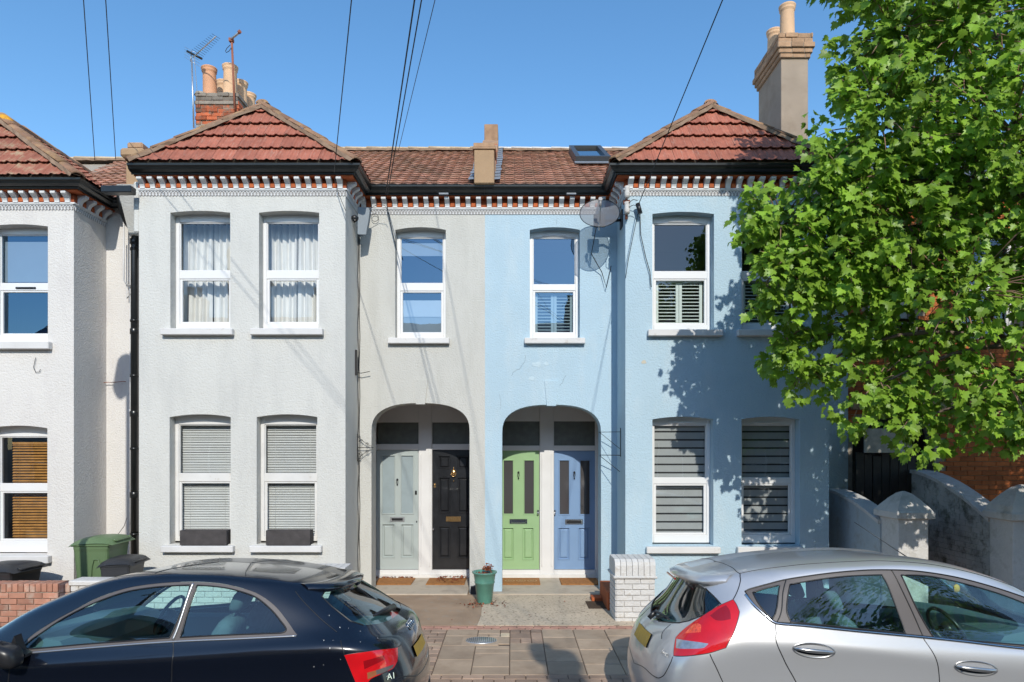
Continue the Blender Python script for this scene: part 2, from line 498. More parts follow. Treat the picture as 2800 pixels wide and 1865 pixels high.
# paving slabs, blocks and edging bricks, each one a piece
def slabmesh(w, d, c=.006):
    mb = MB(); mb.box(-w / 2, w / 2, -d / 2, d / 2, -.035, 0, c); return mb
slab_cache = {}
def lay(name, x0, x1, y0, y1, m, parent, gap=.007, jig=.0015):
    w = round(x1 - x0 - gap, 3); d = round(y1 - y0 - gap, 3)
    k = (name, w, d, m.name)
    if k not in slab_cache:
        slab_cache[k] = slabmesh(w, d).mesh(name, m)
    o = inst(name, slab_cache[k], parent, ((x0 + x1) / 2, (y0 + y1) / 2, G0 + random.uniform(-jig, jig)),
             (random.uniform(-.004, .004), random.uniform(-.004, .004), random.uniform(-.003, .003)))
    return o
X0 = 0.374
cover_box = (-.60, -.14, 7.74, 8.17)
def col_slabs(xa, ya, yb, seq):
    y = yb; i = 0
    while y - ya > .12:
        d = seq[i % len(seq)]; i += 1
        y2 = max(ya, y - d)
        if y2 - ya < .12: y2 = ya
        lay('paving_slab', xa, xa + .40, y2, y, M['slab'], pavement)
        y = y2
seqs = {-3: [.30, .46, .46, .50], -2: [.19, .22, .40, .27, .42], -1: [.45, .37, .45, .46], 0: [.27, .38, .47, .45], 1: [.36, .46, .46, .4],
        2: [.30, .43, .45, .45], 3: [.45, .45, .4, .45]}
for k in range(-9, 11):
    xa = X0 + k * .40
    if k in (-1, -2, -3):
        if k == -1:   # small blocks above, slabs below
            for (a, b, c_, d_) in ((0, .13, 8.25, 8.42), (.13, .26, 8.25, 8.42), (.26, .40, 8.25, 8.42), (0, .26, 8.02, 8.25), (.26, .40, 8.02, 8.25),
                                   (0, .13, 7.83, 8.02), (.13, .26, 7.83, 8.02), (.26, .40, 7.83, 8.02)):
                lay('paving_block', xa + a, xa + b, c_, d_, M['sett'] if c_ < 8.2 or a < .3 else M['slab'], pavement)
            col_slabs(xa, 6.74, 7.83, [.31, .34, .44])
        elif k == -2:
            lay('paving_slab', xa, xa + .28, 8.22, 8.42, M['slab'], pavement)
            lay('paving_block', xa + .28, xa + .40, 8.25, 8.42, M['sett'], pavement)
            lay('paving_slab', xa + .14, xa + .28, 8.10, 8.22, M['slab'], pavement)
            lay('paving_slab', xa + .0, xa + .14, 8.10, 8.22, M['slab'], pavement)
            lay('paving_block', xa + .28, xa + .40, 8.10, 8.25, M['sett_cream'], pavement)
            lay('paving_slab', xa + .13, xa + .40, 7.80, 8.10, M['slab'], pavement)
            lay('paving_slab', xa, xa + .40, 7.44, 7.62, M['slab'], pavement)
            lay('paving_slab', xa + .0, xa + .40, 7.62, 7.73, M['slab'], pavement)
            lay('paving_slab', xa, xa + .40, 6.98, 7.44, M['slab'], pavement)
            lay('paving_slab', xa, xa + .40, 6.74, 6.98, M['slab'], pavement)
        else:
            col_slabs(xa, 6.74, 8.42, [.30, .40, .50, .48])
    elif k < -3:
        # running-bond blocks west of the slabs
        y = 8.42; r = 0
        while y > 6.80:
            y2 = y - (.13 if r % 3 else .16); x = xa
            if r % 2 == 0:
                for (a, b) in ((0, .2), (.2, .4)): lay('paving_block', x + a, x + b, y2, y, M['sett_cream'] if (k, r) in ((-4, 4),) and a < .1 else M['sett'] if (k + r) % 3 else M['slab'], pavement)
            else:
                for (a, b) in ((0, .1), (.1, .3), (.3, .4)): lay('paving_block', x + a, x + b, y2, y, M['sett'] if (k + r) % 2 else M['slab'], pavement)
            y = y2; r += 1
        lay('paving_block', xa, xa + .4, 6.74, y, M['slab'], pavement)
    else:
        col_slabs(xa, 6.74, 8.42, [[.36, .45, .46, .45], [.45, .40, .5, .4], [.30, .45, .45, .5]][k % 3])
for row, (ya, yb, off) in enumerate(((6.62, 6.74, 0), (6.50, 6.62, .11))):
    x = -3.3 + off
    while x < 4.4:
        lay('paving_block', x, x + .215, ya, yb, M['sett'], pavement); x += .215
for row, (ya, yb, off) in enumerate(((8.42, 8.50, 0.05), (8.50, 8.58, .16))):
    x = -1.6 + off
    while x < 2.1:
        lay('edging_brick', x, x + .215, ya, yb, M['edging'], pavement, gap=.008); x += .215
# the rest of the pavement, hidden from the photograph's camera by the cars
for (xa, xb) in ((-12, -3.35), (4.45, 12)):
    mb = MB()
    x = xa
    while x < xb - .3:
        y = 6.52
        while y < 8.3:
            mb.box(x, x + .39, y, y + .44, G0 - .03, G0, .005); y += .45
        x += .4
    o = obj('slab_paving', mb, M['slab'], pavement, kind='stuff')

# forecourt: two concrete pads, doorsteps
def pad(name, poly, z, m, h=.06, parent=None):
    mb = MB(); mb.prism(poly, z - h, z, lambda u, v, a: (u, v, a))
    o = obj(name, mb, m, parent)
    o['kind'] = 'structure'
    return o
pad('brown_concrete_pad', [(-5.4, 8.585), (-.46, 8.585), (-.43, 9.1), (-.46, 9.75), (-.55, 10.34), (-5.4, 10.34)], G0 + .002, M['conc_dark'])
pad('worn_concrete_pad', [(-.455, 8.585), (1.95, 8.585), (1.42, 9.66), (1.33, 9.9), (1.28, 10.33), (-.545, 10.33), (-.45, 9.75), (-.425, 9.1)], G0 + .006, M['conc_light'])
pad('grey_doorstep', [(-2.42, 10.335), (-.70, 10.335), (-.70, 11.62), (-2.42, 11.62)], G0 + .022, M['conc_step'])
pad('blue_doorstep', [(-.30, 10.335), (1.52, 10.335), (1.52, 11.62), (-.30, 11.62)], G0 + .022, M['conc_step'])

# oval drain cover
c = thing('drain_cover', 'oval grey ribbed iron cover set flush in the pavement slabs', 'drain cover', (-.37, 7.95, G0))
mb = MB(); mb.box(-.60, -.16, 7.75, 8.09, G0 - .03, G0 + .001, .004); obj('surround', mb, M['slab'], c)
mb = MB(); mb.lathe([(.0, .006), (.185, .006), (.19, .002), (.19, -.02)], (-.37, 7.93, G0), 32, sx=1.0, sy=.72); obj('rim', mb, M['alu'], c)
mb = MB()
for i in range(15):
    x = -.17 + i * .0243
    hh = .125 * math.sqrt(max(0, 1 - (x / .185) ** 2)) * .95
    if hh > .02: mb.box(-.37 + x - .006, -.37 + x + .006, 7.93 - hh, 7.93 + hh, G0 + .006, G0 + .011, .002)
obj('rib', mb, mat('cover_iron', (.16, .165, .17), .5, .1, 9), c)

# ================================================================== cornices (brackets, bricks, lace, gutters)
def bracket_mesh():
    # side profile (d outwards, z): scroll shaped modillion
    prof = [(0, -.005), (.032, -.005), (.034, .02), (.05, .05), (.085, .075), (.115, .09), (.128, .10), (.13, .132), (0, .132)]
    mb = MB(); mb.prism(prof, -.036, .036, lambda u, v, a: (a, -u, v))
    return mb.mesh('bracket', M['white_bracket'])
def cbrick_mesh():
    mb = MB(); mb.box(-.034, .034, -.036, 0, 0, .062, .004); return mb.mesh('brick', M['red_brick'])
BR, CBR = bracket_mesh(), cbrick_mesh()
M['cbrick_shaded'] = mat('cornice_brick_shaded', (0.30, 0.07, 0.022), 0.9, .25, 12, .5, 60, rnd=.1)  # red brick with the shade between the brackets darkened into its colour
def cornice(parent, x0, y0, x1, y1, dz=0.0, ends=(0, 0), pitch=.153, first=.07, gut=True, nbr=None):
    """runs from (x0,y0) to (x1,y1); the outward normal is to the right of the run when heading +X => -Y"""
    d = Vector((x1 - x0, y1 - y0)); Lr = d.length; d.normalize()
    nrm = Vector((d.y, -d.x))
    ang = math.atan2(d.y, d.x)
    def T(s_, o_, z_):
        p = Vector((x0, y0)) + d * s_ + nrm * o_
        return (p.x, p.y, z_ + dz)
    e0, e1 = ends       # extra length at outer corners per unit of projection
    def run(name, m, o0, o1, z0, z1, c=.0):
        mb = MB()
        s0, s1 = -e0, Lr + e1
        a0 = -o1 * e0; a1 = Lr + o1 * e1
        mb.box(a0, a1, o0, o1, z0, z1, c, T=T)
        return obj(name, mb, m, parent)
    run('lace_backing', M['lace_back'], .000, .006, 6.135, 6.215)
    run('white_band', M['white_bracket'], .000, .030, 6.213, 6.240, .004)
    run('brick_course', M['cbrick_shaded'], .000, .012, 6.240, 6.37)
    # projecting top course: separate bricks
    a0 = -.14 * e0; a1 = Lr + .14 * e1; n = max(1, int(round((a1 - a0) / .223)))
    w = (a1 - a0) / n
    mb = MB(); mb.box(-w / 2 + .003, w / 2 - .003, -.142, 0, 0, .034, .004)
    cm = mb.mesh('brick', M['red_brick'])
    for i in range(n):
        inst('brick', cm, parent, T(a0 + w * (i + .5), 0, 6.372), (0, 0, ang))
    # lattice ornament: zig-zag lace in relief
    mb = MB()
    k = int(Lr / .048); st = Lr / k
    for i in range(k):
        s0 = i * st
        for (sa, za, sb, zb) in ((s0, 6.205, s0 + st / 2, 6.150), (s0 + st / 2, 6.150, s0 + st, 6.205)):
            th = .0075
            poly = [(sa, za - th), (sb, zb - th), (sb, zb + th), (sa, za + th)]
            mb.prism(poly, .004, .018, lambda u, v, a: T(u, a, v))
        poly = [(s0, 6.135), (s0 + st * .5, 6.150), (s0 + st, 6.135), (s0 + st, 6.128), (s0 + st * .5, 6.142), (s0, 6.128)]
        mb.prism([(s0 + st * .2, 6.148), (s0 + st * .5, 6.128), (s0 + st * .8, 6.148), (s0 + st * .5, 6.156)], .004, .016, lambda u, v, a: T(u, a, v))
    mb.box(0, Lr, .004, .018, 6.203, 6.214, T=T)
    obj('lace_trim', mb, M['white_bracket'], parent, kind='stuff')
    n = int((Lr - first * 2) / pitch) + 1 if nbr is None else nbr
    st = (Lr - 2 * first) / max(1, n - 1)
    for i in range(n):
        inst('bracket', BR, parent, T(first + i * st, .008, 6.238), (0, 0, ang + random.uniform(-.01, .01)))
        if i < n - 1:
            inst('brick', CBR, parent, T(first + (i + .5) * st, .004, 6.242), (0, 0, ang))
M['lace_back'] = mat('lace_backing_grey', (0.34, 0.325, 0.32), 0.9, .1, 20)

def gutter_run(parent, pts, dz=0.0, z0=6.405, cap=(True, True)):
    """ogee gutter plus fascia board following the eaves polyline (outward side = right of travel)"""
    prof = [(.155, z0 - .02), (.165, z0 - .02), (.17, z0 + .004), (.20, z0 + .004), (.215, z0 + .012), (.245, z0 + .03), (.255, z0 + .055), (.275, z0 + .07), (.278, z0 + .098),
            (.268, z0 + .10), (.262, z0 + .078), (.235, z0 + .066), (.225, z0 + .04), (.20, z0 + .02), (.175, z0 + .02), (.172, z0 + .095), (.155, z0 + .095)]
    P = [Vector(p) for p in pts]
    n = len(P); rings = []
    for i, p in enumerate(P):
        da = (P[i] - P[i - 1]).normalized() if i > 0 else None
        db = (P[i + 1] - P[i]).normalized() if i < n - 1 else None
        na = Vector((da.y, -da.x)) if da else None
        nb = Vector((db.y, -db.x)) if db else None
        if na is None: m_ = nb
        elif nb is None: m_ = na
        else:
            m_ = (na + nb); m_ = m_ / (1 + na.dot(nb))
        rings.append([(p.x + m_.x * o_, p.y + m_.y * o_, z_ + dz) for o_, z_ in prof])
    mb = MB(); k = len(prof)
    vs = [v for r in rings for v in r]; fs = []
    for i in range(n - 1):
        for j in range(k):
            j2 = (j + 1) % k
            fs.append([i * k + j, i * k + j2, (i + 1) * k + j2, (i + 1) * k + j])
    fs.append(list(range(k))); fs.append([(n - 1) * k + j for j in range(k - 1, -1, -1)])
    mb.add(vs, fs)
    return obj('gutter', mb, M['gutter'], parent)

# ================================================================== windows
def window(house, Y, x0, x1, z0, zt, z_mid0, z_mid1, m='upvc', vent=False, gm='glass', sash=True, label=None, zglass_top=None, gm_low=None, bot=.075):
    """sliding-sash style frame: frame > sash, pane (two); z0 bottom, zt top of frame"""
    fw, D = .055, .06
    zg = zglass_top
    mb = MB()
    mb.box(x0, x0 + fw, Y, Y + D, z0, zt, .006)
    mb.box(x1 - fw, x1, Y, Y + D, z0, zt, .006)
    mb.box(x0 + fw - .004, x1 - fw + .004, Y + .001, Y + D - .001, zg, zt, .006)
    mb.box(x0 + fw - .004, x1 - fw + .004, Y - .012, Y + D - .001, z0 + .001, z0 + bot, .006)
    mb.box(x0 + fw - .004, x1 - fw + .004, Y + .004, Y + D - .001, z_mid0, z_mid1, .008)
    w = obj('window', mb, M[m], house, label=label)
    g1 = MB(); g1.add([(x0 + fw - .01, Y + .032, z_mid1 - .01), (x1 - fw + .01, Y + .032, z_mid1 - .01), (x1 - fw + .01, Y + .032, zg + .01), (x0 + fw - .01, Y + .032, zg + .01)], [(0, 1, 2, 3)])
    obj('pane', g1, M[gm], w)
    s = MB()
    sw = .038
    za, zb = z0 + bot, z_mid0
    s.box(x0 + fw, x0 + fw + sw, Y + .012, Y + .05, za, zb, .006)
    s.box(x1 - fw - sw, x1 - fw, Y + .012, Y + .05, za, zb, .006)
    s.box(x0 + fw + sw - .003, x1 - fw - sw + .003, Y + .013, Y + .049, za, za + .03, .006)
    s.box(x0 + fw + sw - .003, x1 - fw - sw + .003, Y + .013, Y + .049, zb - .025, zb, .006)
    # bead round the upper pane
    s.box(x0 + fw, x0 + fw + .014, Y + .014, Y + .05, z_mid1, zg, .004)
    s.box(x1 - fw - .014, x1 - fw, Y + .014, Y + .05, z_mid1, zg, .004)
    s.box(x0 + fw + .014, x1 - fw - .014, Y + .014, Y + .05, zg - .014, zg, .004)
    obj('sash', s, M[m], w)
    g2 = MB(); g2.add([(x0 + fw + sw - .01, Y + .038, za + .02), (x1 - fw - sw + .01, Y + .038, za + .02), (x1 - fw - sw + .01, Y + .038, zb - .015), (x0 + fw + sw - .01, Y + .038, zb - .015)], [(0, 1, 2, 3)])
    obj('pane', g2, M[gm_low or gm], w)
    if vent:
        v = MB(); cx = (x0 + x1) / 2
        v.box(cx - .19, cx + .19, Y - .016, Y + .002, zg + .018, zg + .044, .004)
        v.box(cx - .17, cx + .17, Y - .022, Y - .014, zg + .026, zg + .034, .002)
        obj('trickle_vent', v, M['upvc'], w)
    return w
def sill(house, Y, x0, x1, zt, h=.10, proj=.09, back=.16, m='sill_white'):
    mb = MB()
    mb.box(x0, x1, Y - proj, Y + .0, zt - h, zt - .006, .008)
    prof = [(Y - proj + .01, zt - .03), (Y + back, zt - .03), (Y + back, zt + .022), (Y - proj + .012, zt - .004)]
    return obj('window_sill', mb, M[m], house)

# ------- soft furnishings behind the glass
def curtain_pair(label, Y, x0, x1, z0, z1, gap_at=None, seed=0):
    r = random.Random(seed)
    t = thing('curtain', label, 'curtains', ((x0 + x1) / 2, Y + .08, z0))
    gap = gap_at if gap_at is not None else (x0 + x1) / 2
    for (a, b) in ((x0, gap - .012), (gap + .012, x1)):
        n = 70; rows = 9
        vs = []; fs = []
        ph = [r.uniform(0, 6) for _ in range(4)]; fr = [r.uniform(9, 12), r.uniform(19, 26), r.uniform(4, 6)]
        for j in range(rows):
            v = j / (rows - 1)
            for i in range(n):
                u = i / (n - 1)
                x = a + (b - a) * (u + .02 * math.sin(v * 3 + ph[3]) * math.sin(math.pi * u))
                L_ = (b - a) / .42
                y = Y + .09 + .028 * math.sin(fr[0] * u * 2.6 * L_ + ph[0] + .8 * v) + .012 * math.sin(fr[1] * u * 2 * L_ + ph[1] - .6 * v) + .018 * math.sin(fr[2] * u + ph[2] + v)
                y += .02 * (1 - v)
                vs.append((x, y, z1 + (z0 - z1) * v))
        for j in range(rows - 1):
            for i in range(n - 1):
                q = j * n + i; fs.append((q, q + 1, q + n + 1, q + n))
        mb = MB(); mb.add(vs, fs, True)
        obj('curtain_panel', mb, M['curtain'], t)
    return t
def slat_blind(label, Y, x0, x1, z0, z1, m='slat', pitch=.0255, tilt=38, cat='blind', name='venetian_blind', group=None):
    t = thing(name, label, cat, ((x0 + x1) / 2, Y, z0), group)
    mb = MB(); mb.box(x0, x1, Y - .015, Y + .02, z1 - .03, z1, .003); obj('head_rail', mb, M[m], t)
    s = MB(); z = z1 - .035; w = pitch * .56; a = math.radians(tilt)
    while z > z0 + .02:
        j = random.uniform(-.0015, .0015)
        dy, dz = w * math.cos(a), w * math.sin(a)
        zz = z + j
        s.add([(x0, Y - dy, zz - dz), (x1, Y - dy, zz - dz + random.uniform(-.001, .001)), (x1, Y, zz + .002), (x0, Y, zz + .002), (x1, Y + dy, zz + dz), (x0, Y + dy, zz + dz)],
              [(0, 1, 2, 3), (3, 2, 4, 5)], True)
        z -= pitch
    o = obj('slat', s, M[m], t, kind='stuff')
    mb = MB(); mb.box(x0, x1, Y - .012, Y + .012, z0, z0 + .014, .003); obj('bottom_rail', mb, M[m], t)
    mb = MB()
    for f in (.16, .84):
        x = x0 + (x1 - x0) * f
        mb.tube([(x, Y - .016, z0), (x, Y - .016, z1)], .0012, 5)
    obj('ladder_cord', mb, M[m], t)
    return t
def shutters(label, Y, x0, x1, z0, z1):
    t = thing('plantation_shutter', label, 'shutters', ((x0 + x1) / 2, Y, z0))
    cx = (x0 + x1) / 2
    f = MB()
    for (a, b) in ((x0, cx - .002), (cx + .002, x1)):
        f.box(a, a + .045, Y, Y + .03, z0, z1, .003); f.box(b - .045, b, Y, Y + .03, z0, z1, .003)
        f.box(a + .045, b - .045, Y + .001, Y + .029, z1 - .07, z1, .003); f.box(a + .045, b - .045, Y + .001, Y + .029, z0, z0 + .07, .003)
    obj('frame', f, M['shutter'], t)
    me = {}
    for (a, b) in ((x0 + .045, cx - .047), (cx + .047, x1 - .045)):
        z = z0 + .09
        w_ = b - a
        key = round(w_, 3)
        if key not in me:
            mb = MB(); al = math.radians(22)
            mb.box(-w_ / 2, w_ / 2, -.028, .028, -.004, .004, .002, T=lambda x, y, z_: (x, y * math.cos(al) - z_ * math.sin(al), y * math.sin(al) + z_ * math.cos(al)))
            me[key] = mb.mesh('slat', M['shutter'])
        while z < z1 - .075:
            inst('slat', me[key], t, ((a + b) / 2, Y + .015, z)); z += .052
    return t
def zebra_blind(label, Y, x0, x1, z0, z1, first=.5):
    t = thing('striped_blind', label, 'blind', ((x0 + x1) / 2, Y, z0))
    mb = MB(); mb.box(x0, x1, Y - .02, Y + .04, z1 - .05, z1, .006); obj('cassette', mb, M['blind_light'], t)
    z = z1 - .05; lt = True
    hl, hd = .098, .026
    while z > z0:
        h = hl if lt else hd
        zb = max(z0, z - h)
        mb = MB(); mb.box(x0, x1, Y + (0 if lt else .008), Y + (.006 if lt else .012), zb, z)
        obj('blind_band', mb, M['blind_light'] if lt else M['blind_dark'], t)
        z = zb; lt = not lt
    mb = MB(); mb.box(x0, x1, Y - .008, Y + .014, z0 - .025, z0, .004); obj('bottom_bar', mb, M['blind_light'], t)
    return t

# ================================================================== house shells
def shell(house, x0, x1, yf, yb, z1, m):
    """dark rooms behind the openings, side and back walls: closed so that no light leaks in"""
    mb = MB()
    mb.add([(x0, yf, -.02), (x1, yf, -.02), (x1, yb, -.02), (x0, yb, -.02)], [(0, 1, 2, 3)])
    obj('floor', mb, M['interior'], house)
    mb = MB(); mb.box(x0, x1, yb, yb + .1, 0, z1); obj('rear_wall', mb, m, house)
    return mb

def hole_q(qx0, qx1, qb, qs, qc, Y, n=10):
    return arch_hole(wx(qx0, Y), wx(qx1, Y), wz(qb, Y), wz(qs, Y), wz(qc, Y), n)

WT = 6.50  # wall top
# ---------------- pale grey house
grey = thing('pale_grey_house', 'pale grey rendered terraced house with one grey and one black front door', 'house', (-2.46, 10.5, G0), 'terraced houses in the row')
blue = thing('pale_blue_house', 'light blue rendered terraced house with green and blue front doors', 'house', (1.67, 10.5, G0), 'terraced houses in the row')
white = thing('white_house', 'white rendered terraced house at the edge, wooden blinds in its lower window', 'house', (-6.47, 10.5, G0), 'terraced houses in the row')

gx0, gx1 = -5.508, -2.459
bx0, bx1 = 1.674, 4.68
wl = -6.47
PARTY = -.43
hW1 = hole_q(391.6, 529.3, 756, 489, 484.6, YB); hW2 = hole_q(595.4, 733.8, 756, 489, 484.6, YB)
hL1 = hole_q(389.8, 530.3, 1251.4, 958.8, 952.3, YB); hL2 = hole_q(590, 729.5, 1251.4, 958.8, 952.3, YB)
mb = MB()
wall_xz(mb, YB, [(gx0, 0), (gx1, 0), (gx1, WT), (gx0, WT)], [hW1, hW2, hL1, hL2], .17)
mb.add([(gx0, YB, 0), (gx0, YR, 0), (gx0, YR, WT), (gx0, YB, WT)], [(0, 1, 2, 3)])
mb.add([(gx1, YB, 0), (gx1, YR, 0), (gx1, YR, WT), (gx1, YB, WT)], [(0, 1, 2, 3)])
grey_bay = obj('bay_wall', mb, M['render_grey'], grey)

hG = hole_q(908.6, 1024.8, 776.4, 528.5, 522.3, YR)
a1 = basket_hole(wx(853.9, YR), wx(1079.5, YR), 0, wz(992, YR), wz(926.6, YR))
mb = MB()
wall_xz(mb, YR, [(gx1, 0), (PARTY, 0), (PARTY, WT), (gx1, WT)], [hG, a1], .17)
# thicker wall at the porch arch
n = len(a1)
mb.add([(x, YR + .17, z) for x, z in a1] + [(x, YR + .34, z) for x, z in a1], [[i, (i + 1) % n, (i + 1) % n + n, i + n] for i in range(n) if i != 0])
grey_front = obj('front_wall', mb, M['render_grey_warm'], grey)

hB = hole_q(1217.9, 1333, 777.4, 528.5, 522.3, YR)
a2 = basket_hole(wx(1154.3, YR), wx(1381.7, YR), 0, wz(996, YR), wz(930.2, YR))
mb = MB()
wall_xz(mb, YR, [(PARTY, 0), (bx0, 0), (bx0, WT), (PARTY, WT)], [hB, a2], .17)
n = len(a2)
mb.add([(x, YR + .17, z) for x, z in a2] + [(x, YR + .34, z) for x, z in a2], [[i, (i + 1) % n, (i + 1) % n + n, i + n] for i in range(n) if i != 0])
blue_front = obj('front_wall', mb, M['render_blue'], blue)

hB1 = hole_q(1499.7, 1641.3, 758.5, 492, 486.8, YB); hB2 = hole_q(1704.5, 1846, 758.5, 492, 486.8, YB)
hb1 = hole_q(1499.7, 1640, 1254, 964, 957.7, YB); hb2 = hole_q(1704.6, 1838.7, 1254, 964, 957.7, YB)
mb = MB()
wall_xz(mb, YB, [(bx0, 0), (bx1, 0), (bx1, WT), (bx0, WT)], [hB1, hB2, hb1, hb2], .17)
mb.add([(bx0, YB, 0), (bx0, YR, 0), (bx0, YR, WT), (bx0, YB, WT)], [(0, 1, 2, 3)])
mb.add([(bx1, YB, 0), (bx1, YR, 0), (bx1, YR, WT), (bx1, YB, WT)], [(0, 1, 2, 3)])
obj('bay_wall', mb, M['render_blue'], blue)
mb = MB(); mb.box(bx1 + .0, 5.36, YR, YR + .2, 0, WT); obj('side_panel_wall', mb, M['render_blue'], blue)
# dark plinths
mb = MB(); mb.box(-.66, -.31, YR - .018, YR, 0, G0 + .11, .004); obj('plinth', mb, M['planter'], blue)
mb = MB(); mb.box(1.43, 1.60, YR - .015, YR, 0, G0 + .09, .004); obj('plinth', mb, M['planter'], blue)

# white house (its cornice sits a hand lower)
DZ1 = -.207
hA1 = arch_hole(wx(-28, YB), wx(110.1, YB), wz(786, YB), wz(520.5, YB), wz(515.4, YB))
hA2 = arch_hole(wx(-28, YB), wx(109.0, YB), wz(1275.4, YB), wz(984.5, YB), wz(978.4, YB))
hA3 = arch_hole(wx(-233, YB), wx(-95, YB), wz(786, YB), wz(520.5, YB), wz(515.4, YB))
hA4 = arch_hole(wx(-233, YB), wx(-95, YB), wz(1275.4, YB), wz(984.5, YB), wz(978.4, YB))
mb = MB()
wall_xz(mb, YB, [(-9.52, 0), (wl, 0), (wl, WT + DZ1), (-9.52, WT + DZ1)], [hA1, hA2, hA3, hA4], .17)
mb.add([(wl, YB, 0), (wl, YR, 0), (wl, YR, WT + DZ1), (wl, YB, WT + DZ1)], [(0, 1, 2, 3)])
obj('bay_wall', mb, M['render_white'], white)
mb = MB(); mb.box(wl, gx0 + .002, YR, YR + .2, 0, WT + DZ1); obj('front_wall', mb, M['render_white'], white)

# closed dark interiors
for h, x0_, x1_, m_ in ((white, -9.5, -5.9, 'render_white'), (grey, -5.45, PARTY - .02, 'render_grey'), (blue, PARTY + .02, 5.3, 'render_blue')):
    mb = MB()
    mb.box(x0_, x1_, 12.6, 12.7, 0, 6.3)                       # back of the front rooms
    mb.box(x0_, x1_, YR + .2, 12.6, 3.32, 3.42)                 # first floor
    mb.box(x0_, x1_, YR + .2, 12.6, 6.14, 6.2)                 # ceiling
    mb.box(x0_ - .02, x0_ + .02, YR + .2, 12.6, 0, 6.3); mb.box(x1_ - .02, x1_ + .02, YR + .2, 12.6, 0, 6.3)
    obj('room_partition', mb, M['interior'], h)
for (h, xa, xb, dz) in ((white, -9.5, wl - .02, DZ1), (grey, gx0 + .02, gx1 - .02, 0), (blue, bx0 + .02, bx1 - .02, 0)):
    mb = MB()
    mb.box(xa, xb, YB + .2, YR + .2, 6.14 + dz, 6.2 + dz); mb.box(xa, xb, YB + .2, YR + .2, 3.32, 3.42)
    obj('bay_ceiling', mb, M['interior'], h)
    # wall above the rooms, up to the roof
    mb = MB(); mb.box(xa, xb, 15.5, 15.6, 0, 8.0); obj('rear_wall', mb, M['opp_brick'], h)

# ---------------- windows of the grey house
YF = YB + .16; YFR = YR + .16
def bay_window(house, hq, up, label=None, m='upvc', vent=False, gm='glass', dz_=0, gml=None):
    x0_, x1_ = wx(hq[0], YB), wx(hq[1], YB)
    if up: zs = (wz(756 + dz_, YB), wz(484 + dz_, YB) + .01, 4.95, 5.083, 5.80)
    else: zs = (wz(1251.4 + dz_, YB) - .005, wz(952 + dz_, YB) + .01, 1.905, 2.035, 2.765)
    zs = [z - (dz_ * 0) for z in zs]
    return window(house, YF, x0_, x1_, zs[0] + .03, zs[1], zs[2], zs[3], m=m, vent=vent, gm=gm, zglass_top=zs[4], gm_low=gml)
bay_window(grey, (391.6, 529.3), True, m='upvc'); bay_window(grey, (595.4, 733.8), True)
bay_window(grey, (389.8, 530.3), False, m='upvc_dirty'); bay_window(grey, (590, 729.5), False, m='upvc_dirty')
sill(grey, YB, wx(374.8, YB), wx(539.3, YB), wz(756, YB)); sill(grey, YB, wx(579.3, YB), wx(744.9, YB), wz(756, YB))
sill(grey, YB, wx(375.5, YB), wx(540.7, YB), wz(1252.5, YB)); sill(grey, YB, wx(578, YB), wx(742, YB), wz(1252.5, YB))
curtain_pair('white gathered curtains behind the upper bay window nearer the drainpipe of the grey house', YF + .17, -5.10, -4.20, 4.22, 5.86, gap_at=-4.60, seed=1)
curtain_pair('white gathered curtains behind the upper bay window nearer the porch of the grey house', YF + .17, -3.80, -2.88, 4.22, 5.86, gap_at=-3.30, seed=5)
slat_blind('closed white venetian blind in the lower grey-bay window nearer the drainpipe', YF + .11, -5.00, -4.22, 1.12, 2.80, tilt=36)
slat_blind('closed white venetian blind in the lower grey-bay window nearer the porch', YF + .11, -3.71, -2.93, 1.12, 2.80, tilt=33)

def rec_window(house, q0, q1, vent=False, gm='glass', gml=None):
    x0_, x1_ = wx(q0, YR), wx(q1, YR)
    z0_ = wz(776, YR)
    # glass edges measured on the frame plane
    f = lambda q: wz(q, YFR)
    return window(house, YFR, x0_, x1_, z0_ + .01, wz(521, YR) + .02, f(669 if not vent else 668), f(650 if not vent else 653), vent=vent, gm=gm, zglass_top=f(546), gm_low=gml)
rec_window(grey, 908.6, 1024.8, gm='glass_blue', gml='glass_blue')
rec_window(blue, 1217.9, 1333, vent=True, gm='glass_blue')
sill(grey, YR, wx(893.2, YR), wx(1033.7, YR), wz(777.5, YR), h=.095); sill(blue, YR, wx(1205.4, YR), wx(1344.1, YR), wz(777.5, YR), h=.095)
t = thing('roller_blind', 'pale grey half-lowered blind inside the upper window of the grey recess', 'blind', (-1.5, YFR + .1, 4.2))
mb = MB(); mb.box(-1.80, -1.12, YFR + .10, YFR + .104, 4.15, 4.80); obj('cloth', mb, M['shade_cloth'], t)
mb = MB(); mb.box(-1.80, -1.12, YFR + .09, YFR + .10, 4.55, 4.82, .002); obj('top_strip', mb, M['slat'], t)
t = thing('roller_blind', 'white roller blind rolled to the top of the grey recess window', 'blind', (-1.5, YFR + .1, 5.5))
mb = MB(); mb.box(-1.84, -1.08, YFR + .08, YFR + .09, 5.54, 5.75, .003); obj('cloth', mb, M['shade_cloth'], t)
shutters('pale green louvred shutters behind the lower sash above the blue and green doors', YFR + .10, wx(1217.9, YR) + .09, wx(1333, YR) - .09, 4.20, wz(668, YFR) + .03)

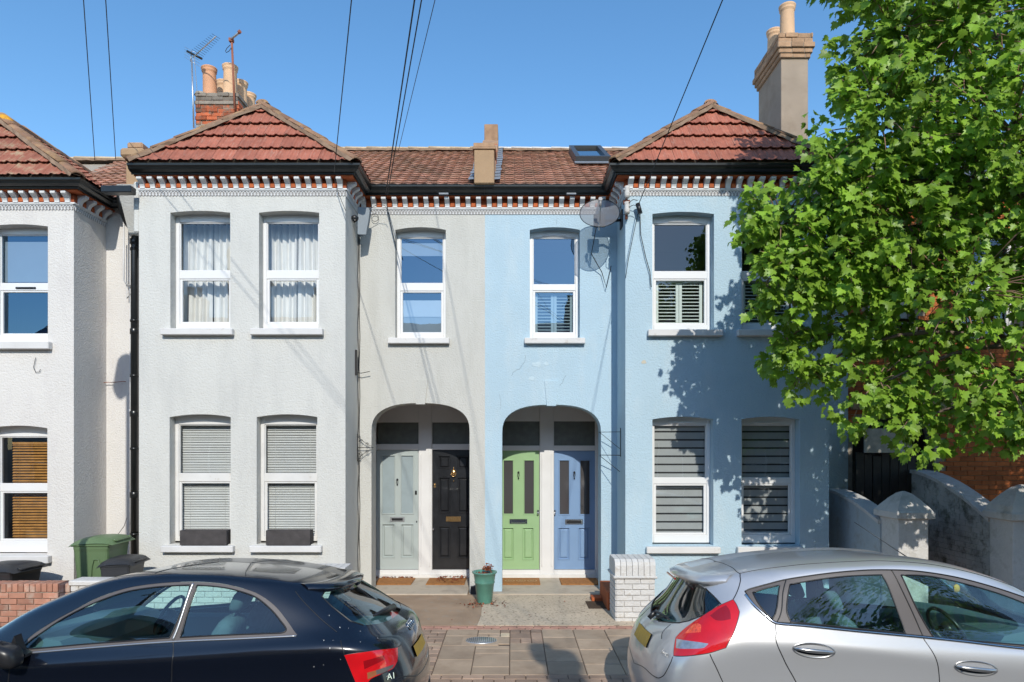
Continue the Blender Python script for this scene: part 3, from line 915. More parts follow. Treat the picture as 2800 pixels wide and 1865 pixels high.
# ---------------- blue bay windows
for (a, b, up) in ((1499.7, 1641.3, True), (1704.5, 1846, True), (1499.7, 1640, False), (1704.6, 1838.7, False)):
    x0_, x1_ = wx(a, YB), wx(b, YB)
    if up:
        window(blue, YF, x0_, x1_, wz(757, YB) + .02, wz(485, YB) + .01, 4.95, 5.07, vent=True, gm='glass', zglass_top=5.78)
        shutters('pale green louvred shutters in the upper blue-bay window ' + ('nearer the satellite dish' if a < 1600 else 'behind the tree branches'),
                 YF + .09, x0_ + .10, x1_ - .10, 4.22, 4.98)
    else:
        window(blue, YF, x0_, x1_, wz(1253, YB) + .01, wz(956, YB) + .01, 1.87, 1.97, vent=True, gm='glass', zglass_top=2.76, bot=.12)
        zebra_blind('grey and black striped blind in the lower blue-bay window ' + ('nearer the porch' if a < 1600 else 'in the tree shade'), YF + .08, x0_ + .04, x1_ - .04, 1.10, 2.82)
for (a, b, q) in ((1487.9, 1658.1, 758.5), (1692, 1860, 758.5), (1484.3, 1652.8, 1255), (1692, 1842, 1255)):
    sill(blue, YB, wx(a, YB), wx(b, YB), wz(q, YB), h=.10)

# ---------------- white house windows
f = lambda q: wz(q, YF)
for (a, b) in ((-28, 110.1), (-233, -95)):
    x0_, x1_ = wx(a, YB), wx(b, YB)
    w = window(white, YF, x0_, x1_, wz(786, YB) + .01, wz(515, YB) + .01, f(668), f(650), gm='glass_blue', gm_low='glass_blue', zglass_top=f(539), bot=.115)
    mb = MB(); cx = (x0_ + x1_) / 2; mb.box(cx - .15, cx + .15, YF - .012, YF + .006, f(664), f(660), .003); obj('trickle_vent', mb, M['black_metal'], w)
    window(white, YF, x0_, x1_, wz(1275, YB) + .01, wz(978, YB) + .01, f(1130), f(1111), gm='glass', zglass_top=f(1004), bot=.17)
    if a > -100:
        slat_blind('brown wooden venetian blind behind the lower window of the white house', YF + .12, x0_ + .16, x1_ - .02, 1.0, 2.50, m='slat_wood', pitch=.042, tilt=40, cat='blind', name='wooden_blind')
        t = thing('roller_blind', 'plain white roller blind lowered in the upper window of the white house', 'blind', (cx, YF + .09, 4.9))
        mb = MB(); mb.box(x0_ + .06, x1_ - .03, YF + .09, YF + .094, f(645), f(552)); obj('cloth', mb, M['shade_cloth'], t)
for (a, b, q) in ((-40, 120.9, 786), (-40, 119.8, 1275.4), (-245, -83, 786), (-245, -83, 1275.4)):
    sill(white, YB, wx(a, YB), wx(b, YB), wz(q, YB), h=.115)

# hairline cracks and a filled patch on the blue render
def crack(h, Y, pts, r=.0022):
    mb = MB(); P = []
    for i in range(len(pts) - 1):
        (xa, ya), (xb, yb) = pts[i], pts[i + 1]
        for k in range(4):
            t_ = k / 4; P.append((wx(xa + (xb - xa) * t_ + random.uniform(-1, 1), Y), Y - .0005, wz(ya + (yb - ya) * t_ + random.uniform(-1, 1), Y)))
    mb.tube(P, r, 5); obj('crack', mb, M['crack'], h)
M['crack'] = mat('crack_shadow', (.16, .20, .23), .9)
crack(blue, YR, [(1208, 818), (1206, 832), (1196, 846), (1180, 856), (1173, 866)])
crack(blue, YR, [(1300, 862), (1293, 880), (1284, 890)])
crack(blue, YR, [(1148, 905), (1152, 925), (1150, 945)], .0016)
crack(blue, YR, [(1281, 500), (1280, 522)], .0018)
for (q, w_, z_, r_, m_, Y_) in ((1480, 832, 0, .045, 'stain', YB), (1233, 838, 0, .075, 'filler', YR), (1257, 836, 0, .05, 'filler', YR), (1222, 870, 0, .06, 'filler', YR)):
    M.setdefault('filler', mat('filler_patch', (.50, .62, .68), .9, .08, 6, .8, 45, bdist=.008))
    mb = MB(); n_ = 18; cx, cz = wx(q, Y_), wz(w_, Y_); rr = [r_ * random.uniform(.6, 1.15) for _ in range(n_)]
    mb.add([(cx + rr[i] * math.cos(6.283 * i / n_), Y_ - .003, cz + rr[i] * .7 * math.sin(6.283 * i / n_)) for i in range(n_)], [list(range(n_))]); obj('wall_patch', mb, M[m_], blue)
# ---------------- keystones
for (h, qa, qb, qc, qd, zt, zb_, m_) in ((grey, 951.5, 983.7, 953.5, 980, 873.6, 929.5, 'render_grey_warm'), (blue, 1251.9, 1284, 1254, 1281, 876, 933, 'render_blue')):
    mb = MB()
    poly = [(wx(qa, YR), wz(zt, YR)), (wx(qc, YR) + .02, wz(zb_, YR)), (wx(qd, YR) - .02, wz(zb_, YR)), (wx(qb, YR), wz(zt, YR))]
    mb.prism(poly, YR - .022, YR + .30, lambda u, v, a: (u, a, v))
    obj('keystone', mb, M[m_], h)

# ================================================================== porches and doors
def porch(house, xa, xb, zc=3.25):
    mb = MB()
    mb.box(xa - .05, xa, YR + .34, YD + .1, 0, zc); mb.box(xb, xb + .05, YR + .34, YD + .1, 0, zc)
    mb.box(xa, xb, YR + .34, YD + .1, zc - .02, zc)
    # inner faces of the front wall beside the arch
    mb.box(xa - .05, xb + .05, YD + .09, YD + .14, 0, zc + .03)
    obj('porch_lining', mb, M['porch_paint'], house)
def dz_px(q): return wz(q, YD)
porch(grey, -2.47, -.64); porch(blue, -.30, 1.55)

def frame_set(house, doors, x_l, x_r, ztr0, ztr1, zdoor, panes):
    """one timber frame with a door pair and two fanlights"""
    mb = MB()
    (d0a, d0b), (d1a, d1b) = doors
    z0 = G0 + .02
    zt = 3.22
    mb.box(x_l, d0a, YD - .06, YD + .06, z0, zt, .008)
    mb.box(d0b, d1a, YD - .07, YD + .06, z0, zt, .010)
    mb.box(d1b, x_r, YD - .06, YD + .06, z0, zt, .008)
    for (a, b) in doors:
        mb.box(a - .004, b + .004, YD - .055, YD + .055, zdoor, ztr0, .006)       # transom
        mb.box(a - .004, b + .004, YD - .055, YD + .055, ztr1, zt - .002, .006)
        mb.box(a - .004, b + .004, YD - .075, YD + .055, z0 + .001, dz_px(1309), .008)     # threshold
    mb.box(d0b + .03, d0b + .055, YD - .084, YD - .065, z0 + .2, 2.3, .004); mb.box(d1a - .055, d1a - .03, YD - .084, YD - .065, z0 + .2, 2.3, .004)
    fo = obj('door_frame', mb, M['white_paint'], house)
    for (a, b) in panes:
        g = MB(); g.box(a, b, YD - .005, YD + .0, ztr0 - .01, ztr1 + .01); obj('fanlight', g, M['obscure'], fo)
    mb = MB(); mb.box(x_l, x_r, YD - .12, YD - .075, z0, z0 + .06, .005); obj('threshold', mb, M['upvc_dirty'], house)

def door(house, x0, x1, m, label, lights, panels, letter, extras):
    z0, z1 = dz_px(1308), dz_px(1034.5)
    Yd = YD - .015
    # slab with raised mouldings; the panels are real recesses
    rec = list(lights) + list(panels)
    outer = [(x0, z0), (x1, z0), (x1, z1), (x0, z1)]
    holes = [[(a, c), (b, c), (b, d), (a, d)] for (a, b, c, d) in rec]
    mb = MB(); wall_xz(mb, Yd, outer, holes, .022)
    mb.add([(x0, Yd + .03, z0), (x1, Yd + .03, z0), (x1, Yd + .03, z1), (x0, Yd + .03, z1)], [(0, 1, 2, 3)])
    d = obj('front_door', mb, M[m], house, label=label)
    for (a, b, c, e) in panels:
        p = MB()
        k = .016; q = .042
        p.add([(a, Yd + .021, c), (b, Yd + .021, c), (b, Yd + .021, e), (a, Yd + .021, e),
               (a + k, Yd + .021, c + k), (b - k, Yd + .021, c + k), (b - k, Yd + .021, e - k), (a + k, Yd + .021, e - k),
               (a + q, Yd + .003, c + q), (b - q, Yd + .003, c + q), (b - q, Yd + .003, e - q), (a + q, Yd + .003, e - q)],
              [(0, 1, 5, 4), (1, 2, 6, 5), (2, 3, 7, 6), (3, 0, 4, 7), (4, 5, 9, 8), (5, 6, 10, 9), (6, 7, 11, 10), (7, 4, 8, 11), (8, 9, 10, 11)])
        # bolection moulding round the recess
        for (xa, xb, za, zb) in ((a - .012, b + .012, e - .003, e + .012), (a - .012, b + .012, c - .012, c + .003), (a - .012, a + .003, c, e), (b - .003, b + .012, c, e)):
            p.box(xa, xb, Yd - .010, Yd + .004, za, zb, .004)
        obj('panel', p, M[m], d)
    gm = letter['glass']
    for (a, b, c, e) in lights:
        p = MB(); p.box(a, b, Yd + .016, Yd + .02, c, e); obj('pane', p, M[gm], d)
        p = MB()
        for (xa, xb, za, zb) in ((a - .018, b + .018, e - .004, e + .018), (a - .018, b + .018, c - .018, c + .004), (a - .018, a + .004, c, e), (b - .004, b + .018, c, e)):
            p.box(xa, xb, Yd - .008, Yd + .012, za, zb, .005)
        obj('glazing_bead', p, M[m], d)
    lx0, lx1, lz0, lz1 = letter['box']
    p = MB(); p.box(lx0, lx1, Yd - .014, Yd, lz0, lz1, .004); o = obj('letterbox', p, M[letter['m']], d)
    p = MB(); p.box(lx0 + .03, lx1 - .03, Yd - .020, Yd - .012, lz0 + .018, lz1 - .018, .004); obj('flap', p, M[letter['m2']], o)
    for e in extras: e(d, Yd)
    return d
def q2(x): return wx(980 / 1.18946 + x / 3.267 / 1.18946, YD)     # crop helper used while measuring the doors
def q2z(y): return wz((1080 + y / 3.267) / 1.18946, YD)
def knob(xc, zc, r, m):
    def g(d, Y):
        mb = MB(); ax = Matrix.Rotation(math.radians(90), 3, 'X')
        mb.lathe([(r * .5, 0), (r * .45, .02), (r, .035), (r * .95, .05), (r * .5, .062), (0.0005, .065)], (xc, Y, zc), 14, axis=ax)
        obj('knob', mb, M[m], d)
    return g
def lockplate(xc, zc, w, h, m, name='lock'):
    def g(d, Y):
        mb = MB(); mb.box(xc - w / 2, xc + w / 2, Y - .012, Y, zc - h / 2, zc + h / 2, .004)
        mb.lathe([(w * .3, 0), (w * .3, .018), (0.0005, .02)], (xc, Y - .01, zc + h * .15), 10, axis=Matrix.Rotation(math.radians(90), 3, 'X'))
        obj(name, mb, M[m], d)
    return g
def knocker(xc, zc, m, h=.11, w=.028):
    def g(d, Y):
        mb = MB()
        mb.lathe([(.0005, .02), (w * .6, .016), (w * .6, 0)], (xc, Y, zc + h * .42), 12, axis=Matrix.Rotation(math.radians(90), 3, 'X'))
        mb.tube([(xc - w * .35, Y - .02, zc + h * .40), (xc - w * .42, Y - .026, zc), (xc, Y - .03, zc - h * .36), (xc + w * .42, Y - .026, zc), (xc + w * .35, Y - .02, zc + h * .40)], .0055, 8)
        mb.lathe([(.0005, .03), (.012, .024), (.012, 0)], (xc, Y, zc - h * .40), 12, axis=Matrix.Rotation(math.radians(90), 3, 'X'))
        obj('knocker', mb, M[m], d)
    return g
def lion(xc, zc):
    def g(d, Y):
        mb = MB(); ax = Matrix.Rotation(math.radians(90), 3, 'X')
        mb.lathe([(.045, 0), (.045, .008), (.03, .022), (.0005, .03)], (xc, Y, zc), 18, axis=ax, sy=1.25)
        mb.lathe([(.016, .01), (.014, .04), (.0005, .045)], (xc, Y, zc - .005), 12, axis=ax)
        mb.tube([(xc + .042 * math.cos(t), Y - .03, zc - .02 + .05 * math.sin(t)) for t in [math.pi * (1 + i / 12) for i in range(13)]], .007, 8)
        mb.tube([(xc, Y - .01, zc + .05), (xc, Y - .01, zc + .10)], .006, 8)
        mb.lathe([(.012, 0), (.011, .012), (.0005, .016)], (xc, Y, zc - .15), 12, axis=ax)
        obj('knocker', mb, M['brass'], d)
    return g
# transom heights
zt0, zt1 = q2z(438), q2z(246)
gdx0, gdx1 = q2(176), q2(541)
bkx0, bkx1 = q2(662), q2(662) + .745
frame_set(grey, ((gdx0 - .035, gdx1), (bkx0, bkx1)), -2.47, -.64, zt0, zt1, dz_px(1034), ((gdx0, gdx1), (bkx0, bkx1)))
door(grey, gdx0 - .03, gdx1 - .006, 'door_grey', 'pale grey door with two tall frosted panes',
     [(q2(216), q2(326), q2z(1058), q2z(543)), (q2(384), q2(491), q2z(1058), q2z(543))],
     [(q2(218), q2(322), q2z(1448), q2z(1156)), (q2(386), q2(490), q2z(1448), q2z(1156))],
     dict(box=(q2(286), q2(414), q2z(1130), q2z(1090)), m='alu', m2='black_metal', glass='frosted'),
     [knocker(q2(350), q2z(778), 'black_metal', .11, .03), lockplate(q2(515), q2z(872), .035, .07, 'black_metal'), lockplate(q2(522), q2z(1131), .02, .03, 'black_metal', 'keyhole')])
bx = lambda a: a
door(grey, bkx0 + .006, bkx1, 'door_black', 'glossy black panelled door with brass fittings', [],
     [(q2(722), q2(818), q2z(655), q2z(548)), (q2(890), q2(985), q2z(655), q2z(548)),
      (q2(722), q2(818), q2z(1048), q2z(740)), (q2(890), q2(985), q2z(1048), q2z(740)),
      (q2(722), q2(818), q2z(1452), q2z(1176)), (q2(890), q2(985), q2z(1452), q2z(1176))],
     dict(box=(q2(783), q2(915), q2z(1130), q2z(1085)), m='brass', m2='brass', glass='dark_pane'),
     [lion(q2(852), q2z(692)), lockplate(q2(684), q2z(808), .04, .075, 'brass'), knob(q2(674), q2z(1197), .02, 'chrome')])
gnx1 = q2(1618); gnx0 = gnx1 - .745
blx0, blx1 = q2(1745), q2(2112)
zt0b, zt1b = q2z(452), q2z(236)
frame_set(blue, ((gnx0, gnx1), (blx0, blx1)), -.30, 1.55, zt0b, zt1b, dz_px(1036), ((gnx0, gnx1), (blx0, blx1)))
door(blue, gnx0, gnx1 - .006, 'door_green', 'apple green door with two narrow clear panes',
     [(q2(1297), q2(1382), q2z(1062), q2z(585)), (q2(1481), q2(1568), q2z(1062), q2z(585))],
     [(q2(1292), q2(1384), q2z(1466), q2z(1188)), (q2(1472), q2(1562), q2z(1466), q2z(1188))],
     dict(box=(q2(1350), q2(1508), q2z(1150), q2z(1108)), m='chrome', m2='chrome', glass='dark_pane'),
     [knocker(q2(1430), q2z(718), 'black_metal', .13, .03), lockplate(q2(1604), q2z(1045), .035, .07, 'chrome'), knob(q2(1604), q2z(1058), .018, 'chrome')])
door(blue, blx0 + .006, blx1, 'door_blue', 'mid blue door with two narrow clear panes',
     [(q2(1796), q2(1882), q2z(1066), q2z(585)), (q2(1980), q2(2066), q2z(1066), q2z(585))],
     [(q2(1788), q2(1882), q2z(1466), q2z(1188)), (q2(1968), q2(2062), q2z(1466), q2z(1188))],
     dict(box=(q2(1846), q2(2004), q2z(1155), q2z(1110)), m='chrome', m2='black_metal', glass='dark_pane'),
     [knocker(q2(1928), q2z(718), 'black_metal', .13, .03), lockplate(q2(1753), q2z(1045), .035, .07, 'chrome'), knob(q2(1753), q2z(1060), .018, 'chrome')])

# ================================================================== cornices on the houses
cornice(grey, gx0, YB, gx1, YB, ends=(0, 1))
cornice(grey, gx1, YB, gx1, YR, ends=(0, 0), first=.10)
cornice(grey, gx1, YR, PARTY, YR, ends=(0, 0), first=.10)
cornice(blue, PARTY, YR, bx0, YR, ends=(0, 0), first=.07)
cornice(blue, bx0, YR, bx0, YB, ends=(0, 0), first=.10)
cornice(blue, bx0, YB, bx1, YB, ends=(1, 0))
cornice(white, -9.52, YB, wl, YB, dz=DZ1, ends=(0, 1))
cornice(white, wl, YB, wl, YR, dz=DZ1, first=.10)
gutter_run(grey, [(gx0 - .02, YB), (gx1, YB), (gx1, YR), (PARTY - .001, YR)])
gutter_run(blue, [(PARTY + .001, YR), (bx0, YR), (bx0, YB), (bx1 + .1, YB)])
gutter_run(white, [(-9.52, YB), (wl, YB), (wl, YR), (gx0 - .28, YR)], dz=DZ1)
# corbelled end of the grey bay's party wall
mb = MB(); mb.box(gx0 - .10, gx0 + .0, YB + .02, YR, 5.6, 6.36, .02); obj('party_wall_corbel', mb, M['render_grey'], grey)
mb = MB(); mb.box(gx0 - .42, gx0 + .02, YB - .24, YB - .10, 6.10, 6.20, .01); obj('box_gutter', mb, M['gutter'], grey)
for x in (-1.07, .93):
    mb = MB(); mb.box(x - .075, x + .075, YR - .20, YR - .158, 6.382, 6.41, .004); obj('fascia_vent', mb, M['lead'], grey if x < 0 else blue)
# ================================================================== roofs
def tile_profile(kind, w, n):
    """height of the tile surface across its width"""
    pts = []
    for i in range(n + 1):
        u = i / n; x = u * w
        if kind == 'double':
            t = (u * 2) % 1.0
            h = .020 * max(0, math.cos((t - .30) * math.pi / .44)) if abs(t - .30) < .22 else 0
            h += .006 * max(0, math.cos((t - .78) * math.pi / .16)) if abs(t - .78) < .08 else 0
        else:
            h = .012 * (0.5 + .5 * math.cos(u * 2 * math.pi))
        pts.append((x, h))
    return pts
def tile_mesh(kind, w, L_, m, n=16, thick=.012, tilt=.050):
    """local u (x) across, v (y) up the slope, z out of the roof; the lower edge stands proud"""
    pr = tile_profile(kind, w, n)
    mb = MB(); k = len(pr)
    vs = []
    for v, lift in ((0, tilt), (L_ * .12, tilt * .88), (L_, 0.0)):
        vs += [(x, v, h + lift) for x, h in pr]
    vs += [(x, 0.0, h + tilt - thick) for x, h in pr]
    fs = []
    for r in (0, 1):
        for i in range(k - 1):
            fs.append((r * k + i, r * k + i + 1, (r + 1) * k + i + 1, (r + 1) * k + i))
    for i in range(k - 1):
        fs.append((3 * k + i, 3 * k + i + 1, i + 1, i))
    fs.append((3 * k, 0, k, 2 * k)); fs.append((4 * k - 1, k - 1, 2 * k - 1, 3 * k - 1))
    mb.v = vs; mb.f = [list(f) for f in fs]; mb.sm = [False] * len(fs)
    return mb
def lay_tiles(parent, O, U, V, poly, kind, w, gauge, m, singles=True, name='roof_tile', off=0.0, n=16, stagger=False, tilt=.050):
    """tiles on the plane through O with axes U (along the eave) and V (up the slope), clipped to the convex polygon poly (u, v)"""
    U = Vector(U).normalized(); V = Vector(V).normalized(); N = U.cross(V).normalized()
    if N.z < 0: N = -N
    R = Matrix((U, V, N)).transposed().to_4x4()
    R.translation = Vector(O)
    L_ = gauge * 1.18
    base = tile_mesh(kind, w - .004, L_, m, n=n, tilt=tilt)
    me = base.mesh(name, m) if singles else None
    us = [p[0] for p in poly]; vs = [p[1] for p in poly]
    # half-planes, polygon counter-clockwise
    A = sum(poly[i][0] * poly[(i + 1) % len(poly)][1] - poly[(i + 1) % len(poly)][0] * poly[i][1] for i in range(len(poly)))
    pl = poly if A > 0 else poly[::-1]
    HP = []
    for i in range(len(pl)):
        a = Vector(pl[i]); b = Vector(pl[(i + 1) % len(pl)]); d = (b - a)
        if d.length < 1e-6: continue
        d.normalize(); HP.append((a, Vector((-d.y, d.x))))
    rows = int(math.ceil((max(vs) - min(vs)) / gauge)) + 1
    allm = bmesh.new()
    for r in range(-1, rows):
        v0 = min(vs) + r * gauge - .02
        cnt = int((max(us) - min(us)) / w) + 3
        sh = (off + (w * .5 if (stagger and r % 2) else 0)) % w
        for c in range(-1, cnt):
            u0 = min(us) - sh + c * w
            corners = [Vector((u0, v0)), Vector((u0 + w, v0)), Vector((u0 + w, v0 + gauge)), Vector((u0, v0 + gauge))]
            full = all((q - a).dot(nn) >= -.0005 for q in corners for a, nn in HP)
            if any(all((q - a).dot(nn) < .004 for q in corners) for a, nn in HP): continue
            j = random.uniform(-.002, .002)
            if full and singles:
                o = bpy.data.objects.new(name, me); link(o, parent)
                o.matrix_basis = R @ Matrix.Translation((u0 + .002, v0, random.uniform(-.002, .002))) @ Matrix.Rotation(random.uniform(-.004, .004), 4, 'X')
                continue
            bm = bmesh.new()
            bv = [bm.verts.new((x + u0 + .002, y + v0, z + random.uniform(-.0004, .0004) + j)) for x, y, z in base.v]
            for f_ in base.f:
                bm.faces.new([bv[i] for i in f_])
            if not full:
                for a, nn in HP:
                    g = bm.verts[:] + bm.edges[:] + bm.faces[:]
                    bmesh.ops.bisect_plane(bm, geom=g, plane_co=(a.x, a.y, 0), plane_no=(-nn.x, -nn.y, 0), clear_outer=True)
                    if not bm.faces: break
            if bm.faces:
                bm.transform(R)
                if singles:
                    me2 = bpy.data.meshes.new(name); bm.to_mesh(me2); me2.materials.append(m)
                    o = bpy.data.objects.new(name, me2); link(o, parent)
                else:
                    tmp = bpy.data.meshes.new('t'); bm.to_mesh(tmp); allm.from_mesh(tmp); bpy.data.meshes.remove(tmp)
            bm.free()
    if not singles:
        me2 = bpy.data.meshes.new(name); allm.to_mesh(me2); me2.materials.append(m)
        o = bpy.data.objects.new(name, me2); link(o, parent); o['kind'] = 'stuff'
    allm.free()
def capped_line(parent, A, B, m, name='hip_tile', seg=.38, r=.098, flat=.55, wob=.01, end_mortar=True):
    """half-round ridge or hip tiles in a row from A to B on a mortar bed"""
    A = Vector(A); B = Vector(B); d = (B - A); Ln = d.length; d.normalize()
    n = max(1, int(round(Ln / seg))); s_ = Ln / n
    side = d.cross(Vector((0, 0, 1))).normalized(); up = side.cross(d).normalized()
    for i in range(n):
        mb = MB(); vs = []; k = 9
        a = A + d * (i * s_); b = A + d * ((i + 1) * s_ + .02)
        sc = (1.0, .93)
        w1 = Vector((random.uniform(-wob, wob), random.uniform(-wob, wob), random.uniform(-wob, wob) * .6))
        for (c, q) in ((a, 1.0), (b, .94)):
            for j in range(k):
                t = math.pi * j / (k - 1)
                vs.append(c + w1 + side * math.cos(t) * r * q + up * (math.sin(t) * r * flat * q - .01 + (.008 if c is a else 0)))
        for j in range(k):
            t = math.pi * j / (k - 1)
            vs.append(a + w1 + side * math.cos(t) * (r - .016) + up * (math.sin(t) * (r * flat - .016) - .012))
        fs = [[j, j + 1, k + j + 1, k + j] for j in range(k - 1)] + [[2 * k + j, 2 * k + j + 1, j + 1, j] for j in range(k - 1)]
        mb.add(vs, fs, True)
        obj(name, mb, m, parent)
    mb = MB(); vs = []
    steps = max(4, int(Ln / .12))
    for i in range(steps + 1):
        c = A + d * (Ln * i / steps)
        for s2, z_ in ((-1, -.05), (-.9, .0), (.9, .0), (1, -.05)):
            vs.append(c + side * s2 * (r * 1.12 + random.uniform(-.012, .02)) + up * (z_ - .01 + random.uniform(-.006, .006)))
    fs = []
    for i in range(steps):
        for j in range(3): fs.append([i * 4 + j, i * 4 + j + 1, (i + 1) * 4 + j + 1, (i + 1) * 4 + j])
    mb.add(vs, fs)
    obj('mortar_bed', mb, M['hip_mortar'], parent, kind='stuff')

SL = 0.60                                     # slope of the main roofs
def main_z(Y, dz=0): return 6.50 + SL * (Y - 10.26) + dz
RIDGE_Y = 13.73
def flat_poly(parent, pts, m, name):
    mb = MB(); mb.add(pts, [list(range(len(pts)))]); return obj(name, mb, m, parent)

def bay_roof(house, xa, xb, dz, apex_x, tm, hipm):
    ze = 6.515 + dz; yf = YB - .255; zr = 7.75 + dz; ya = 10.33
    yi = 10.26 + (zr - 6.50 - dz) / SL
    A = Vector((apex_x, ya, zr)); e0 = Vector((xa, yf, ze)); e1 = Vector((xb, yf, ze))
    yv = YR - .24
    und = M['mortar']
    dn = .03
    # boarding under the tiles
    mb = MB()
    P = [(xa, yf, ze - dn), (xb, yf, ze - dn), (apex_x, ya, zr - dn), (apex_x, yi + .4, zr - dn), (xb, yv, ze - dn), (xa, yv, ze - dn)]
    mb.add(P, [(0, 1, 2), (1, 4, 3, 2), (0, 2, 3, 5)])
    obj('roof_boarding', mb, und, house)
    # front plane
    V = Vector((0, ya - yf, zr - ze)); sl = V.length
    lay_tiles(house, (0, yf, ze), (1, 0, 0), V, [(xa + .03, 0), (xb - .03, 0), (apex_x, sl)], 'double', .308, .335, tm, off=.05)
    # inner side plane(s)
    for (xe, sgn) in ((xb, 1), (xa, -1)):
        Vs = Vector((apex_x - xe, 0, zr - ze)); sl2 = Vs.length
        if sgn > 0:
            O = (xe, 0, ze); U = (0, 1, 0)
            poly = [(yf, 0), (yv, 0), (yi, sl2), (ya, sl2)]
        else:
            O = (xe, 0, ze); U = (0, -1, 0)
            poly = [(-yf, 0), (-ya, sl2), (-yi, sl2), (-yv, 0)]
        lay_tiles(house, O, U, Vs, poly, 'double', .308, .335, tm, singles=(xe == xb), name='roof_tile' if xe == xb else 'side_roof_tiling', off=.11)
    capped_line(house, e0 + Vector((0, 0, .035)), A + Vector((0, 0, .05)), hipm)
    capped_line(house, e1 + Vector((0, 0, .035)), A + Vector((0, 0, .05)), hipm)
    capped_line(house, A + Vector((0, -.05, .06)), Vector((apex_x, yi, zr + .06)), hipm, name='ridge_tile')
bay_roof(grey, gx0 - .03, gx1 + .235, 0, -3.90, M['tile_red'], M['hip'])
bay_roof(blue, bx0 - .235, bx1 + .05, 0, 3.11, M['tile_red'], M['hip'])
bay_roof(white, -9.7, wl + .235, DZ1, -7.99, M['tile_old'], M['hip'])

def main_roof(house, xa, xb, dz, ridge_m, ridge_name='ridge_tile'):
    ye = YR - .24
    mb = MB()
    mb.add([(xa, ye, main_z(ye, dz) - .05), (xb, ye, main_z(ye, dz) - .05), (xb, RIDGE_Y, main_z(RIDGE_Y, dz) - .05), (xa, RIDGE_Y, main_z(RIDGE_Y, dz) - .05),
            (xa, RIDGE_Y + 4, main_z(RIDGE_Y - 4, dz) - .05), (xb, RIDGE_Y + 4, main_z(RIDGE_Y - 4, dz) - .05)], [(0, 1, 2, 3), (3, 2, 5, 4)])
    obj('roof_boarding', mb, M['mortar'], house)
    return ye
for (h, xa, xb, dz, rm) in ((grey, gx0 - .1, PARTY, 0, 'hip_cream'), (blue, PARTY, 5.4, 0, 'ridge_white'), (white, -9.5, gx0 - .12, DZ1, 'hip_cream')):
    ye = main_roof(h, xa, xb, dz, rm)
    ta = {grey: gx1 + .0, blue: PARTY + .14, white: wl - .05}[h]
    tb = {grey: PARTY - .14, blue: bx0 + .02, white: gx0 - .2}[h]
    V = Vector((0, 1, SL)); sl = (RIDGE_Y - ye) * math.hypot(1, SL)
    z0 = main_z(ye, dz)
    # flare behind the bay roof: reach further sideways higher up
    if h is grey: poly = [(ta, 0), (tb, 0), (tb, sl), (ta - 1.7, sl), (ta - 1.45, sl * .62)]
    elif h is blue: poly = [(ta, 0), (tb, 0), (tb + 1.45, sl * .62), (tb + 1.7, sl), (ta, sl)]
    else: poly = [(ta, 0), (tb, 0), (tb, sl), (ta - 1.7, sl), (ta - 1.45, sl * .62)]
    lay_tiles(h, (0, ye, z0), (1, 0, 0), V, poly, 'single', .165, .20, M['tile_brown'] if h is not white else M['tile_brown'], singles=False, name='main_roof_tiling', n=6, stagger=False, tilt=.026)
    zr = main_z(RIDGE_Y, dz) + .03
    capped_line(h, (xa, RIDGE_Y, zr), (xb, RIDGE_Y, zr), M[rm], name='ridge_tile', seg=.42, r=.12, wob=.006)

mb = MB(); mb.lathe([(.10, -.05), (.09, 0), (.05, .025), (.0005, .03)], (-7.84, 10.24, 7.535), 12, sy=.7, sx=1.3, axis=Matrix.Rotation(math.radians(35), 3, 'Y')); obj('lichen', mb, mat('orange_lichen', (.62, .30, .03), .95, .2, 20, .8, 60), white)
# party parapet climbing the roof between the grey and the blue house
mb = MB()
xc = PARTY + .0
def par(mb, x0, x1, y0, y1, h0, h1, c=.008):
    """block that follows the slope, from h0 to h1 above the roof plane"""
    vs = []
    for x in (x0, x1):
        for (y, h) in ((y0, h0), (y1, h0), (y1, h1), (y0, h1)):
            vs.append((x, y, main_z(y) + h))
    mb.add(vs, [(0, 1, 2, 3), (7, 6, 5, 4), (0, 4, 5, 1), (1, 5, 6, 2), (2, 6, 7, 3), (3, 7, 4, 0)])
mb.box(xc - .155, xc + .155, 10.16, 10.62, 6.50, 7.02, .01)
pp = obj('parapet', mb, M['stone_tan'], grey)
mb = MB(); mb.box(xc - .18, xc + .18, 10.14, 10.56, 7.02, 7.06, .006); mb.box(xc - .165, xc + .165, 10.15, 10.56, 7.06, 7.12, .006); obj('coping', mb, M['brick_tan'], pp)
y = 10.60; i = 0
while y < RIDGE_Y - .1:
    b = MB(); par(b, xc - .135 - .02 * (i % 2), xc + .135 + .02 * (i % 2), y, y + .34, -.05, .26 + .03 * (i % 2))
    obj('coping', b, M['brick_old'] if i % 3 == 0 else M['brick_tan'], pp); y += .345; i += 1
mb = MB(); mb.box(xc - .14, xc + .14, RIDGE_Y - .2, RIDGE_Y + .35, main_z(RIDGE_Y) - .3, main_z(RIDGE_Y) + .48, .01); obj('brick', mb, M['brick_tan'], pp)
for s_ in (-1, 1):
    b = MB(); y = 10.25; k = 0
    while y < RIDGE_Y:
        w0 = .25 + random.uniform(-.012, .012)
        xa, xb = (xc - w0, xc - .12) if s_ < 0 else (xc + .12, xc + w0)
        vs = [(xa, y, main_z(y) + .10), (xb, y, main_z(y) + .11), (xb, y + .27, main_z(y + .27) + .10), (xa, y + .27, main_z(y + .27) + .09)]
        b.add(vs, [(0, 1, 2, 3)]); y += .25
    obj('lead_flashing', b, M['lead'], pp)

